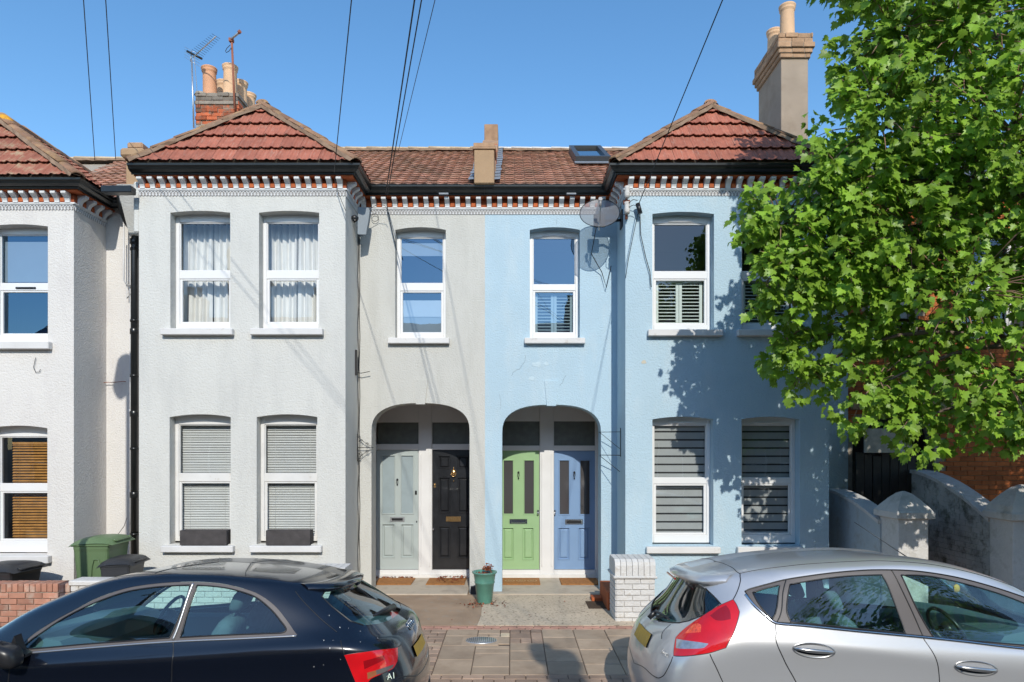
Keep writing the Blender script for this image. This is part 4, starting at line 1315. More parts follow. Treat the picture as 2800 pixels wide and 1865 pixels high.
# parapet end and kneeler beside the white house
mb = MB(); mb.box(-5.93, -5.60, 10.10, 10.46, 6.25, 6.86, .015)
kn = obj('parapet', mb, M['stone_tan'], grey)
mb = MB(); mb.box(-5.99, -5.62, 10.04, 10.4, 6.86, 7.0, .03); obj('coping', mb, M['stone_tan'], kn)
mb = MB(); mb.box(-5.90, -5.66, 10.08, 10.46, 7.0, 7.10, .02); obj('coping', mb, M['brick_tan'], kn)
mb = MB(); mb.prism([(10.46, 6.5), (RIDGE_Y, 8.52), (RIDGE_Y, 8.80), (10.46, 6.95)], -5.86, -5.64, lambda u, v, a: (a, u, v)); obj('parapet_slope', mb, M['brick_grey'], kn)
mb = MB(); mb.prism([(10.28, 5.75), (10.48, 5.75), (10.48, 6.4), (9.95, 6.4)], -5.98, -5.52, lambda u, v, a: (a, u, v)); obj('kneeler', mb, M['render_grey'], kn)
# patch of lead at the foot of the white bay's side slope
mb = MB(); mb.add([(-6.30, 9.9, 6.36), (-6.12, 9.9, 6.32), (-5.98, 10.28, 6.33), (-6.14, 10.28, 6.42)], [(0, 1, 2, 3)]); obj('lead_flashing', mb, M['lead'], white)

# skylight
t = thing('skylight', 'closed grey-framed roof window near the ridge of the blue house', 'roof window', (1.45, 12.9, main_z(12.9)))
def onroof(x, y, h):
    k = 1 / math.hypot(1, SL); return (x, y - SL * k * h, main_z(y) + k * h)
ya_, yb_ = 12.05, 13.45
xa_, xb_ = wx(1322, 12.1), wx(1402, 12.1)
def roofbox(mb, x0, x1, y0, y1, h0, h1):
    vs = [onroof(x, y, h) for x in (x0, x1) for (y, h) in ((y0, h0), (y1, h0), (y1, h1), (y0, h1))]
    mb.add(vs, [(0, 1, 2, 3), (7, 6, 5, 4), (0, 4, 5, 1), (1, 5, 6, 2), (2, 6, 7, 3), (3, 7, 4, 0)])
sk = mat('skylight_frame', (.055, .06, .065), .4)
mb = MB(); w_ = .085
for (a, b, c_, d_) in ((xa_, xb_, ya_, ya_ + w_), (xa_, xb_, yb_ - w_, yb_), (xa_, xa_ + w_, ya_ + w_, yb_ - w_), (xb_ - w_, xb_, ya_ + w_, yb_ - w_)):
    roofbox(mb, a, b, c_, d_, 0, .16)
obj('frame', mb, sk, t)
mb = MB(); roofbox(mb, xa_ + w_, xb_ - w_, ya_ + w_, yb_ - w_, .10, .11); obj('pane', mb, glass('skylight_glass', (.25, .3, .33), .35), t)
mb = MB(); roofbox(mb, xa_ - .02, xb_ + .05, ya_ - .12, ya_ - .002, .06, .075); obj('flashing', mb, M['lead'], t)

# ------------------------------------------------------------------ chimney stacks
def pot(parent, x, y, z, h=.56, r=.135, m='pot_buff', lean=0.0):
    mb = MB()
    prof = [(r * 1.04, 0), (r * .98, h * .3), (r * .92, h * .80), (r * .93, h * .84), (r * 1.05, h * .87), (r * 1.05, h * .90), (r * .98, h * .91), (r * 1.12, h * .945), (r * 1.14, h * .985), (r * 1.06, h), (r * .9, h), (r * .85, h * .9), (r * .8, h * .4)]
    ax = Matrix.Rotation(lean, 3, 'Y')
    mb.lathe(prof, (x, y, z), 22, axis=ax)
    obj('chimney_pot', mb, M[m], parent)
brm_cache = {}
def brick_block(parent, x0, x1, y0, y1, z0, z1, m, bw=.22, bh=.075, jit=.006, faces=('front', 'side+'), rows_m=None, depth=.055):
    """individual bricks laid in stretcher courses over a mortar core"""
    rows = int(round((z1 - z0) / bh))
    for r in range(rows):
        z = z0 + r * bh; mm = rows_m(r) if rows_m else m
        for fc in faces:
            if fc == 'front': a, b = x0, x1
            else: a, b = y0, y1
            p = a - (bw / 2 if r % 2 else 0)
            while p < b - .01:
                s0, s1 = max(a, p), min(b, p + bw)
                if s1 - s0 > .03:
                    key = (round(s1 - s0, 2), fc != 'front', mm.name, bh)
                    if key not in brm_cache:
                        mb = MB(); L_ = round(s1 - s0, 2) - .009
                        if fc == 'front': mb.box(-L_ / 2, L_ / 2, 0, depth, .0045, bh - .0045, .004)
                        else: mb.box(-depth, 0, -L_ / 2, L_ / 2, .0045, bh - .0045, .004)
                        brm_cache[key] = mb.mesh('brick', mm)
                    if fc == 'front': loc = ((s0 + s1) / 2, y0 - .007 + random.uniform(-jit, jit) * .5, z)
                    elif fc == 'side+': loc = (x1 + .007 + random.uniform(-jit, jit) * .5, (s0 + s1) / 2, z)
                    else: loc = (x0 + depth - .007, (s0 + s1) / 2, z)
                    inst('brick', brm_cache[key], parent, loc)
                p += bw
# left stack on the party wall of the grey house
cx0, cx1 = wx((450 + 440 / 5.2275) / 1.18946, 12.9), wx((450 + 1042 / 5.2275) / 1.18946, 12.9)
ct = wz((50 + 1062 / 5.2275) / 1.18946, 12.9)
mb = MB(); mb.box(cx0 + .012, cx1 - .012, 12.91, 14.75, 7.2, ct - .01)
ch = obj('chimney', mb, M['mortar'], grey)
def rm(r):
    tot = int(round((ct - 8.0) / .078))
    k = tot - 1 - r
    return M['brick_grey'] if k < 3 else (M['brick_old'] if k < 9 else M['brick_grey'])
nz = int((ct - 8.0) / .078)
brick_block(ch, cx0, cx1, 12.9, 14.75, ct - nz * .078, ct, M['brick_old'], bh=.078, jit=.035, faces=('front', 'side+'), rows_m=rm)
mb = MB(); mb.box(cx0 - .012, cx1 + .012, 12.88, 14.77, ct - .235, ct - .165, .006); obj('oversailing_course', mb, M['brick_grey'], ch)
zt_ = ct + .0
pxs = lambda px: wx((450 + px / 5.2275) / 1.18946, 13.1)
lx, rx = pxs(648), pxs(932)
for i, (x, y, m_, h, ln) in enumerate(((lx, 13.12, 'pot_terra', .62, -.04), (rx, 13.12, 'pot_buff', .66, 0), (lx + .04, 13.62, 'pot_buff', .62, 0), (rx, 13.62, 'pot_buff', .62, 0), (lx + .04, 14.12, 'pot_terra', .55, 0),
                                    (rx, 14.06, 'pot_buff', .6, 0), (rx, 14.5, 'pot_terra', .52, 0))):
    pot(ch, x, y, zt_ - .02, h, .135, m_, ln)
mb = MB()
for i in range(9):
    a = random.uniform(cx0 + .05, cx1 - .05); mb.lathe([(.12, 0), (.10, .05), (.0005, .08)], (a, 13.0 + random.uniform(-.02, 1.5), zt_ - .02), 9)
mb.box(cx0 + .03, cx1 - .03, 12.95, 14.7, zt_ - .03, zt_ + .012, .01)
obj('flaunching', mb, M['mortar'], ch)
mb = MB(); mb.add([(cx0 - .015, 12.88, 8.35), (cx0 + .55, 12.87, 8.25), (cx0 + .58, 12.87, 8.52), (cx0 + .02, 12.87, 8.72)], [(0, 1, 2, 3)]); obj('lead_flashing', mb, M['lead'], ch)
# tall rendered stack on the far side of the blue bay
yk = 11.5
c3 = lambda x: (1800 + x / 2.351) / 1.18946
c3y = lambda y: (y / 2.351) / 1.18946
kx0, kx1 = wx(c3(790), yk), wx(c3(963), yk)
kt = wz(c3y(375), yk)
mb = MB(); mb.box(kx0, kx1, yk, yk + 1.05, 6.3, kt, .006)
ck = obj('chimney', mb, M['stack_render'], blue)
zc_ = [(kt - .005, kt + .07, .03), (kt + .07, kt + .15, .055), (kt + .15, kt + .24, .085)]
for (a, b, e) in zc_:
    mb = MB(); mb.box(kx0 - e, kx1 + e, yk - e, yk + 1.05 + e, a, b, .004); o = obj('oversailing_course', mb, M['mortar'], ck)
    brick_block(ck, kx0 - e, kx1 + e, yk - e, yk + 1.05 + e, a, b - .001, M['brick_tan'], bh=b - a - .001, faces=('front', 'side-'), jit=.008, depth=.05)
mb = MB(); mb.box(kx0 - .05, kx1 + .05, yk - .05, yk + 1.1, kt + .24, kt + .41); o = obj('oversailing_course', mb, M['mortar'], ck)
brick_block(ck, kx0 - .06, kx1 + .06, yk - .06, yk + 1.1, kt + .24, kt + .41, M['brick_tan'], bh=.085, faces=('front', 'side-'), jit=.02)
pot(ck, wx(c3(832), yk + .2), yk + .22, kt + .38, .68, .128, 'pot_buff')
pot(ck, wx(c3(832), yk + .2) - .0, yk + .80, kt + .38, .60, .128, 'pot_buff')
# lower stack peeping out behind the tree
mb = MB(); mb.box(5.05, 5.5, 11.3, 12.2, 6.3, 7.55, .01); c_ = obj('chimney', mb, M['brick_grey'], blue)
# ================================================================== brick house and gardens on the right
brickh = thing('brick_house', 'orange brick house set behind the leafy street tree', 'house', (5.4, 10.5, G0), 'terraced houses in the row')
mb = MB()
hp = basket_hole(5.44, 6.75, 0, 2.35, 3.0)
hw = arch_hole(7.15, 8.1, .95, 2.65, 2.75); hw2 = arch_hole(7.15, 8.1, 4.15, 5.8, 5.9); hw3 = arch_hole(5.7, 6.4, 4.15, 5.6, 5.7)
wall_xz(mb, YR + .02, [(5.361, 0), (9.5, 0), (9.5, 6.5), (5.361, 6.5)], [hp, hw2, hw3], .2)
obj('front_wall', mb, M['mortar'], brickh)
M['orange_brick'] = mat('orange_brick', (0.46, 0.13, 0.035), .9, .15, 8, .6, 45, rnd=.25)
mb = MB(); r = 0; z = 0.1
while z < 6.4:
    x = 5.361 - (.11 if r % 2 else 0)
    while x < 9.5:
        a, b = max(x, 5.365), min(x + .216, 9.5)
        cxm, czm = (a + b) / 2, z + .034
        if b - a > .03 and not any(inside((cxm + q, czm), h) for h in (hp, hw2, hw3) for q in (-.1, 0, .1)):
            mb.box(a, b, YR, YR + .03, z, z + .066)
        x += .225
    z += .075; r += 1
obj('brickwork', mb, M['orange_brick'], brickh, kind='stuff')
mb = MB(); mb.box(5.40, 9.5, YR - .06, YR + .018, 3.02, 3.18, .01); obj('stone_band', mb, M['stone_tan'], brickh)
mb = MB(); mb.box(5.38, 9.5, 12.4, 12.5, 0, 6.5); mb.box(5.38, 5.42, YR + .2, 12.4, 0, 6.5); obj('room_partition', mb, M['interior'], brickh)
for (a, b, c0, c1) in ((7.15, 8.1, 4.15, 5.9), (5.7, 6.4, 4.15, 5.7)):
    zm = (c0 + c1) / 2
    window(brickh, YR + .16, a, b, c0, c1, zm - .04, zm + .04, zglass_top=c1 - .1)
mb = MB(); mb.box(5.6, 6.6, 11.4, 11.46, .1, 2.2, .01); obj('front_door', mb, M['dark_wood'], brickh)
V = Vector((0, 1, SL))
mb = MB(); mb.add([(5.4, 10.26, 6.5), (12.5, 10.26, 6.5), (12.5, RIDGE_Y, main_z(RIDGE_Y)), (5.4, RIDGE_Y, main_z(RIDGE_Y)), (12.5, RIDGE_Y + 4, main_z(RIDGE_Y - 4)), (5.4, RIDGE_Y + 4, main_z(RIDGE_Y - 4))], [(0, 1, 2, 3), (3, 2, 4, 5)]); obj('roof', mb, M['slate'], brickh)
mb = MB(); mb.box(9.5, 9.6, YB, 14, 0, 7); obj('end_wall', mb, M['opp_brick'], brickh)
# slim dark pipe between the blue bay and the side panel
def pipe_thing(name, label, pts, r, m, brackets=(), cat='drainpipe', bm_=None):
    t = thing(name, label, cat, pts[-1])
    mb = MB(); mb.tube(pts, r, 12); obj('pipe', mb, M[m], t)
    for z in brackets:
        x, y = pts[-1][0], pts[-1][1]
        mb = MB(); mb.lathe([(r + .004, -.02), (r + .008, -.02), (r + .008, .02), (r + .004, .02)], (x, y, z), 14)
        mb.box(x - r - .03, x + r + .03, y + r * .4, y + r * .4 + .012, z - .012, z + .012, .002)
        obj('bracket', mb, M[bm_ or m], t)
    return t
pipe_thing('drainpipe', 'thin black drainpipe in the corner past the blue bay', [(4.76, 10.44, 6.1), (4.76, 10.44, .12)], .028, 'gutter', (1.0, 2.6, 4.2))
X_ = wx(307.5, 10.38)
dp = pipe_thing('drainpipe', 'thick black drainpipe with cranked top between the white and the grey bays',
           [(-6.03, 10.13, 6.33), (-6.03, 10.18, 6.12), (-6.02, 10.30, 5.95), (-5.94, 10.38, 5.80), (X_ + .01, 10.40, 5.66), (X_, 10.40, 5.5), (X_, 10.40, .12)], .056, 'gutter', (5.55, 4.42, 3.55, 2.4, 1.05), bm_='gutter')
for z in (5.62, 4.2, 2.9, 1.62):
    mb = MB(); mb.lathe([(.057, 0), (.066, .01), (.066, .09), (.057, .10)], (X_, 10.40, z), 14); obj('collar', mb, M['gutter'], dp)
pipe_thing('waste_pipe', 'thin grey waste pipe beside the cranked drainpipe', [(wx(300, 10.42) - .012, 10.44, 5.6), (wx(300, 10.42) - .012, 10.44, .12)], .013, 'pipe_white', (3.0,), cat='pipe')
t = pipe_thing('vent_pipe', 'short white bent vent pipe below the white house gutter', [(wx(282, 10.3), 10.33, 6.05), (wx(282, 10.3), 10.33, 5.05), (wx(284, 10.3), 10.36, 5.0), (wx(303, 10.4), 10.40, 4.96)], .012, 'pipe_white', (), cat='pipe')
mb = MB(); mb.tube([(wx(290, 10.4), 10.42, 5.62), (wx(290, 10.4), 10.42, 4.78), (wx(298, 10.4), 10.43, 4.86)], .01, 8); obj('branch', mb, M['pipe_white'], t)
# satin cable duct down the inner corner of the grey bay
cd = thing('cable_run', 'thin black cables clipped down the inner corner of the grey bay', 'cable', (gx1 + .03, 10.46, .2))
mb = MB()
for k, (ox, oy) in enumerate(((.012, -.02), (.03, -.012))):
    pts = []
    for i in range(24):
        z = 5.9 - i * (5.6 / 23)
        pts.append((gx1 + ox + .006 * math.sin(i * 1.7 + k * 2), YR + oy - .004 * math.sin(i * 2.3), z))
    mb.tube(pts, .006, 6)
obj('cable', mb, M['cable'], cd)
mb = MB(); mb.box(gx1 + .004, gx1 + .03, 10.30, 10.36, 3.55, 3.95, .004); obj('junction_box', mb, M['black_metal'], cd)
# flat bracket board under the grey corner (satellite dish seen edge-on)
t = thing('satellite_dish', 'slate grey satellite dish seen edge-on beneath the gutter at the grey inner corner', 'satellite dish', (gx1 + .25, 10.2, 5.7))
f3 = lambda x, Y: wx((900 + x / 6.03) / 1.18946, Y)
f3z = lambda y, Y: wz((400 + y / 6.03) / 1.18946, Y)
Yd_ = 10.12
P = [(475, 1000), (640, 995), (655, 1040), (635, 1200), (595, 1440), (480, 1450), (468, 1440)]
mb = MB(); mb.prism([(f3(x, Yd_), f3z(y, Yd_)) for x, y in P], Yd_, Yd_ + .02, lambda u, v, a: (u, a + (u - f3(470, Yd_)) * .35, v)); obj('dish_panel', mb, mat('dish_panel_grey', (.20, .23, .255), .45, .06, 5), t)
mb = MB(); mb.tube([(f3(470, Yd_), Yd_ + .05, f3z(1190, Yd_)), (gx1 + .0, 10.25, f3z(1200, Yd_))], .014, 8); mb.lathe([(.05, 0), (.06, .02), (.06, .05), (.03, .07)], (gx1 + .04, Yd_, f3z(1220, Yd_)), 14); obj('mount', mb, M['black_metal'], t)

# satellite dish on the blue bay corner
sd = thing('satellite_dish', 'see-through grey mesh satellite dish on the blue bay corner', 'satellite dish', (bx0, 9.9, 5.9))
dc = Vector((wx(1378.5, 9.93), 9.93, wz(489.5, 9.93)))
R_ = .298
nrm = Vector((-.10, -1, .58)).normalized()
Q = nrm.to_track_quat('Z', 'Y').to_matrix()
mb = MB()
prof = []
for i in range(9):
    r_ = R_ * i / 8
    prof.append((max(r_, .0005), .16 * (r_ / R_) ** 2 * R_ - .16 * R_))
mb.lathe(prof, dc, 40, axis=Q, sx=1.0, sy=1.0)
dish_mat, t_, n_, p_ = _new('dish_mesh_grey')
tr_ = n_.new('ShaderNodeBsdfTransparent'); ms_ = n_.new('ShaderNodeMixShader'); ms_.inputs[0].default_value = .62
tr_.inputs['Color'].default_value = (1, 1, 1, 1)
p_.inputs['Base Color'].default_value = (.25, .25, .26, 1); p_.inputs['Roughness'].default_value = .3; p_.inputs['Metallic'].default_value = .3
t_.links.new(p_.outputs[0], ms_.inputs[2]); t_.links.new(tr_.outputs[0], ms_.inputs[1]); t_.links.new(ms_.outputs[0], n_['Material Output'].inputs['Surface'])
obj('dish_bowl', mb, dish_mat, sd)
mb = MB(); mb.tube([dc + Q @ Vector((R_ * math.cos(a), R_ * math.sin(a), 0)) for a in [2 * math.pi * i / 48 for i in range(49)]], .006, 6); obj('rim', mb, M['gutter'], sd)
low = dc + Q @ Vector((0, -R_ * .98, 0))
lnb = dc + nrm * .36 + Vector((0, 0, -.10))
low = dc + Vector((-.01, -.05, -.26))
mb = MB(); mb.tube([low, lnb + Vector((0, 0, -.03))], .011, 8); mb.tube([dc + Vector((0, .10, -.06)), low + Vector((0, .04, 0))], .012, 8); obj('arm', mb, M['alu'], sd)
mb = MB(); mb.tube([lnb + Vector((0, -.02, .01)), lnb + Vector((0, .06, -.01))], [.03, .022], 12); mb.tube([lnb + Vector((0, .0, 0)), lnb + Vector((0, .01, -.09))], .02, 10); obj('receiver', mb, M['dish'], sd)
mb = MB(); bk = dc + Vector((.02, .16, -.06))
mb.box(bk.x - .09, bk.x + .09, bk.y - .03, bk.y + .03, bk.z - .10, bk.z + .10, .01)
mb.tube([bk, bk + Vector((.16, .02, .0)), (bx0 - .02, 10.02, dc.z - .08)], .02, 10)
mb.box(bx0 - .02, bx0, 9.93, 10.12, dc.z - .2, dc.z + .06, .004)
obj('mount', mb, M['black_metal'], sd)
mb = MB(); mb.tube([(bk.x - .05, bk.y, bk.z - .1), (bk.x - .1, 10.3, 5.45), (bx0 - .25, 10.44, 5.2), (bx0 - .18, 10.42, 4.95), (bx0 - .10, 10.45, 5.3)], .007, 6); obj('cable', mb, M['cable'], sd)
# insulators on the corner of the blue bay
ins = thing('cable_insulators', 'pair of white ceramic cable insulators on the corner of the blue bay', 'insulator', (bx0 + .05, YB - .08, 5.9))
f4 = lambda x, Y: wx((1540 + x / 3.919) / 1.18946, Y)
f4z = lambda y, Y: wz((380 + y / 3.919) / 1.18946, Y)
for yy, r_ in ((570, .04), (740, .043)):
    c_ = (f4(685, 9.62), 9.62, f4z(yy, 9.62))
    mb = MB(); mb.lathe([(.0005, .09), (r_ * .9, .085), (r_, .06), (r_ * .85, .03), (r_, 0), (r_, -.05), (r_ * .8, -.085), (.0005, -.09)], c_, 16); obj('insulator', mb, M['dirty_white'], ins)
mb = MB(); xx = f4(680, 9.64); mb.tube([(xx, 9.66, f4z(540, 9.62)), (xx, 9.66, f4z(850, 9.62))], .02, 8); mb.box(xx - .04, bx0 + .06, 9.66, 9.72, f4z(680, 9.62), f4z(640, 9.62), .004); obj('bracket', mb, M['rust'], ins)
mb = MB(); mb.tube([(f4(700, 9.6), 9.58, f4z(690, 9.6)), (f4(745, 9.6), 9.56, f4z(660, 9.6)), (f4(790, 9.6), 9.56, f4z(670, 9.6))], .005, 6); mb.tube([(f4(700, 9.6), 9.58, f4z(735, 9.6)), (f4(750, 9.6), 9.56, f4z(718, 9.6)), (f4(790, 9.6), 9.56, f4z(735, 9.6))], .005, 6)
mb.tube([(f4(625, 9.6), 9.66, f4z(700, 9.6)), (f4(625, 9.6), 9.66, f4z(790, 9.6)), (f4(655, 9.6), 9.64, f4z(805, 9.6)), (f4(680, 9.6), 9.62, f4z(780, 9.6))], .006, 6); obj('cable', mb, M['cable'], ins)
mb = MB(); mb.tube([(f4(800, 9.6), 9.62, f4z(685, 9.6)), (f4(830, 9.6), 9.62, f4z(795, 9.6))], .034, 8); obj('splice_box', mb, M['black_metal'], ins)

# ================================================================== overhead wires (they run up over the camera to a pole behind it)
def wire(label, a, b, r=.006, sag=.25, grp='overhead telephone wires'):
    a = Vector(a); b = Vector(b); pts = []
    for i in range(25):
        t_ = i / 24; p = a.lerp(b, t_); p.z -= sag * 4 * t_ * (1 - t_); pts.append(p)
    mb = MB(); mb.tube(pts, r, 6)
    o = obj('overhead_wire', mb, M['cable']); tag(o, label, 'wire', grp)
    return o
# pole top behind the photographer's left shoulder
def wire_px(label, q0, q1, Yw, far_y=-7.0, r=.0055, sag=.0, ytop=None):
    """wall end at pixel q0 on depth Yw; the wire then passes the frame's top edge at q1"""
    A = Vector((wx(q0[0], Yw), Yw, wz(q0[1], Yw)))
    # the wire rises at a plain slope towards the street; find the point seen at q1
    Yt = ytop
    B = Vector((wx(q1[0], Yt), Yt, wz(q1[1], Yt)))
    far = A + (B - A) * ((Yw - far_y) / (Yw - Yt))
    return wire(label, A, far, r, sag)
wire_px('overhead wire dropping to the white house, leftmost of all wires', (218, 368), (192, 0), 11.2, ytop=7.6)
wire_px('overhead wire dropping behind the white house roof, second from the photo edge', (266, 366), (243, 0), 11.2, ytop=7.6)
wire_px('overhead wire reaching the gutter corner of the grey bay', (768, 398), (808, 0), 9.44, ytop=5.9, r=.0055)
wire_px('thick dark overhead wire ending at the grey recess gutter', (887, 446), (953, 0), 10.2, ytop=6.2, r=.008)
wire_px('overhead wire close beside the thick one at the grey recess gutter', (891, 446), (969, 0), 10.2, ytop=6.2, r=.0065)
wire_px('faint thin overhead wire sloping over the grey recess roof', (915, 350), (1000, 0), 13.5, ytop=8.0, r=.005)
wire_px('overhead wire dropping to the corner of the blue bay', (1470, 465), (1661, 0), 9.55, ytop=6.0, r=.006)
# drops and loops on the walls
def cable_on(label, Y, pts, r=.005, m='cable', crop=None):
    mb = MB(); mb.tube([(wx(x, Y), Y, wz(y, Y)) for x, y in pts], r, 6)
    o = obj('wall_cable', mb, M[m]); tag(o, label, 'cable'); return o
cable_on('thin black cable from the recess gutter to the grey upper window', 10.40, [(887, 446), (890, 475), (896, 505), (905, 545), (912, 575)], .006)
cable_on('small coil of black cable under the recess lace trim', 10.46, [(862 + 8 * math.cos(t) , 500 + 9 * math.sin(t)) for t in [i * .35 for i in range(20)]], .004)
cable_on('black cable strung from the bay corner dish to the recess gutter', 10.2, [(838, 505), (850, 480), (868, 470), (884, 472), (889, 480)], .004)
cable_on('thin cable falling from the grey bay gutter across its corner', 9.60, [(769, 405), (771, 420), (780, 450), (795, 485)], .004)
cable_on('slack black cable hanging from the splice box down to the upper blue-bay window', 9.68, [(1471, 485), (1473, 540), (1484, 590), (1494, 625), (1497, 660)], .006)
cable_on('straight thin cable slanting from the splice box to the blue bay edge', 9.69, [(1468, 485), (1456, 540), (1444, 600), (1438, 640)], .004)
cable_on('curved thin wire bracket stub on the white house recess wall', 10.44, [(235, 880), (245, 879), (262, 879), (280, 877), (289, 877)], .006, 'rust')
cable_on('tiny hooked wire on the white bay between its windows', 9.70, [(82, 822), (77, 845), (82, 856), (90, 855), (93, 849)], .004)
cable_on('short wire stub sticking out beside the grey inner corner', 10.40, [(818, 856), (830, 858), (845, 855), (850, 854)], .006)
cable_on('thin twig-like wire above the green wheelie bin', 10.3, [(270, 1230), (285, 1210), (292, 1190)], .004)

# wrought-iron scroll brackets by the porches
def scroll(label, Y, qx, qy, s=1.0, flip=1):
    t = thing('hanging_bracket', label, 'bracket', (wx(qx, Y), Y, wz(qy, Y)))
    ox, oz = wx(qx, Y), wz(qy, Y)
    mb = MB(); mb.tube([(ox, Y, oz + .22), (ox, Y, oz - .22)], .006, 6); obj('back_bar', mb, M['black_metal'], t)
    mb = MB(); mb.tube([(ox, Y, oz), (ox + flip * .25 * s, Y, oz)], .006, 6); obj('arm', mb, M['black_metal'], t)
    for sz in (1, -1):
        mb = MB()
        pts = [(ox + flip * (.02 + .20 * u) * s, Y, oz + sz * (.19 - .17 * u ** .6)) for u in [i / 10 for i in range(11)]]
        mb.tube(pts, .004, 6)
        for (cx_, cz_, rr) in ((.05, .10, .035), (.15, .055, .028), (.03, .16, .02)):
            mb.tube([(ox + flip * (cx_ + rr * (1 - i / 26) * math.cos(i * .5)) * s, Y, oz + sz * (cz_ + rr * (1 - i / 26) * math.sin(i * .5))) for i in range(20)], .0032, 5)
        obj('scroll', mb, M['black_metal'], t)
scroll('black wrought-iron scroll bracket beside the grey porch arch', 10.42, 822, 1029, 1.0)
t = thing('hanging_bracket', 'plain black iron bracket with diagonal stay beside the blue porch arch', 'bracket', (bx0 - .05, 10.1, 2.6))
mb = MB(); mb.tube([(bx0 - .01, 10.1, 2.72), (bx0 - .01, 10.1, 2.28)], .006, 6); obj('back_bar', mb, M['black_metal'], t)
mb = MB(); mb.tube([(bx0 - .01, 10.1, 2.30), (bx0 - .30, 10.3, 2.30)], .006, 6); mb.tube([(bx0 - .01, 10.1, 2.66), (bx0 - .31, 10.35, 2.66)], .005, 6); obj('arm', mb, M['black_metal'], t)
mb = MB(); mb.tube([(bx0 - .02, 10.1, 2.05), (bx0 - .30, 10.3, 2.29)], .005, 6); mb.tube([(bx0 - .30, 10.35, 2.66), (bx0 - .02, 10.1, 2.40)], .004, 6); obj('stay', mb, M['black_metal'], t)

# ================================================================== aerials
z5 = lambda x, y, Y: Vector((wx((450 + x / 5.2275) / 1.18946, Y), Y, wz((50 + y / 5.2275) / 1.18946, Y)))
t = thing('tv_aerial', 'silver television aerial with many short rods on a pale mast', 'aerial', z5(415, 1560, 12.8))
mb = MB(); mb.tube([z5(418, 1567, 12.8), z5(388, 600, 12.8)], .016, 8); obj('mast', mb, M['alu'], t)
mb = MB(); b0, b1 = z5(405, 560, 12.8), z5(735, 258, 12.3); mb.tube([b0, b1], .011, 8); obj('boom', mb, M['alu'], t)
mb = MB()
for i in range(11):
    c_ = b0.lerp(b1, .22 + .78 * i / 10); hl = .125 - .004 * i
    dv = Vector((.86, .10, -.50)).normalized()
    mb.tube([c_ - dv * hl, c_ + dv * hl], .0035, 5)
obj('element', mb, M['black_metal'], t)
mb = MB(); dv = z5(535, 580, 12.8) - z5(320, 470, 12.8); mb.tube([z5(320, 470, 12.8), z5(535, 580, 12.8)], .022, 6); obj('dipole', mb, M['black_metal'], t)
mb = MB()
for k in range(5):
    o_ = Vector((-.02 * k * 0, 0, 0)); a = z5(285, 410 + 36 * k, 12.85); b = z5(500, 520 + 42 * k, 12.85); mb.tube([a, b], .0035, 5)
mb.tube([z5(385, 470, 12.85), z5(375, 620, 12.85)], .012, 6)
obj('reflector', mb, M['alu'], t)
mb = MB(); mb.tube([z5(425, 560, 12.78), z5(440, 760, 12.78), z5(462, 1000, 12.78), z5(460, 1180, 12.78)], .005, 6); obj('cable', mb, M['cable_grey'], t)
t = thing('tv_aerial', 'rusty pole with a single stubby boom and looped cable on the brick chimney', 'aerial', z5(1000, 1300, 12.82))
mb = MB(); mb.tube([z5(1003, 1310, 12.84), z5(962, 330, 12.84)], .022, 8); obj('mast', mb, M['rust'], t)
mb = MB(); mb.tube([z5(935, 310, 12.84), z5(1075, 195, 12.6)], .022, 6); obj('boom', mb, M['alu'], t)
mb = MB(); mb.tube([z5(1060, 205, 12.6), z5(1082, 185, 12.58)], .035, 6); mb.box(*[v for p in ((z5(925, 0, 12.84).x, z5(985, 0, 12.84).x), (12.80, 12.88), (z5(0, 340, 12.84).z, z5(0, 290, 12.84).z)) for v in p], .004); obj('clamp', mb, M['rust'], t)
mb = MB(); mb.tube([z5(940, 380, 12.8), z5(890, 430, 12.8), z5(870, 470, 12.8), z5(880, 492, 12.8), z5(920, 470, 12.8), z5(955, 420, 12.8)], .006, 6); obj('cable', mb, M['cable'], t)

# ================================================================== things on the forecourts
# doormats
def mat_thing(label, q0, q1, m='coir', deco=False, y0=11.16, y1=11.56):
    z = G0 + .022
    qb = wz  # noqa
    mb = MB(); mb.box(wx(q0, (y0 + y1) / 2), wx(q1, (y0 + y1) / 2), y0, y1, z, z + .02, .006)
    t = obj('doormat', mb, M[m]); tag(t, label, 'doormat')
    if deco:
        c_ = (wx(q0, 11.3) + wx(q1, 11.3)) / 2
        mb = MB()
        for k in (-1, 0, 1):
            n_ = 24
            for (ra, rb) in ((.05, .066), (.012, .026)):
                vs = []
                for i in range(n_):
                    a = 2 * math.pi * i / n_
                    vs += [(c_ + k * .19 + 1.3 * ra * math.cos(a), (y0 + y1) / 2 + 1.2 * ra * math.sin(a), z + .0225), (c_ + k * .19 + 1.3 * rb * math.cos(a), (y0 + y1) / 2 + 1.2 * rb * math.sin(a), z + .0225)]
                mb.add(vs, [[2 * i, 2 * i + 1, (2 * i + 3) % (2 * n_), (2 * i + 2) % (2 * n_)] for i in range(n_)])
        obj('pattern', mb, M['coir_pale'], t)
    return t
Yd0, Yd1 = 10.98, 11.50
def mats(label, qa, qb_, deco=False):
    return mat_thing(label, qa, qb_, deco=deco, y0=Yd0, y1=Yd1)
mats('plain orange coir doormat in front of the pale grey door', 865, 950)
mats('orange coir doormat strewn with dead leaves in front of the black door', 983, 1070)
mats('coir doormat with pale medallion pattern in front of the green door', 1154, 1241, deco=True)
mats('brown coir doormat half in shade in front of the blue door', 1288, 1375)
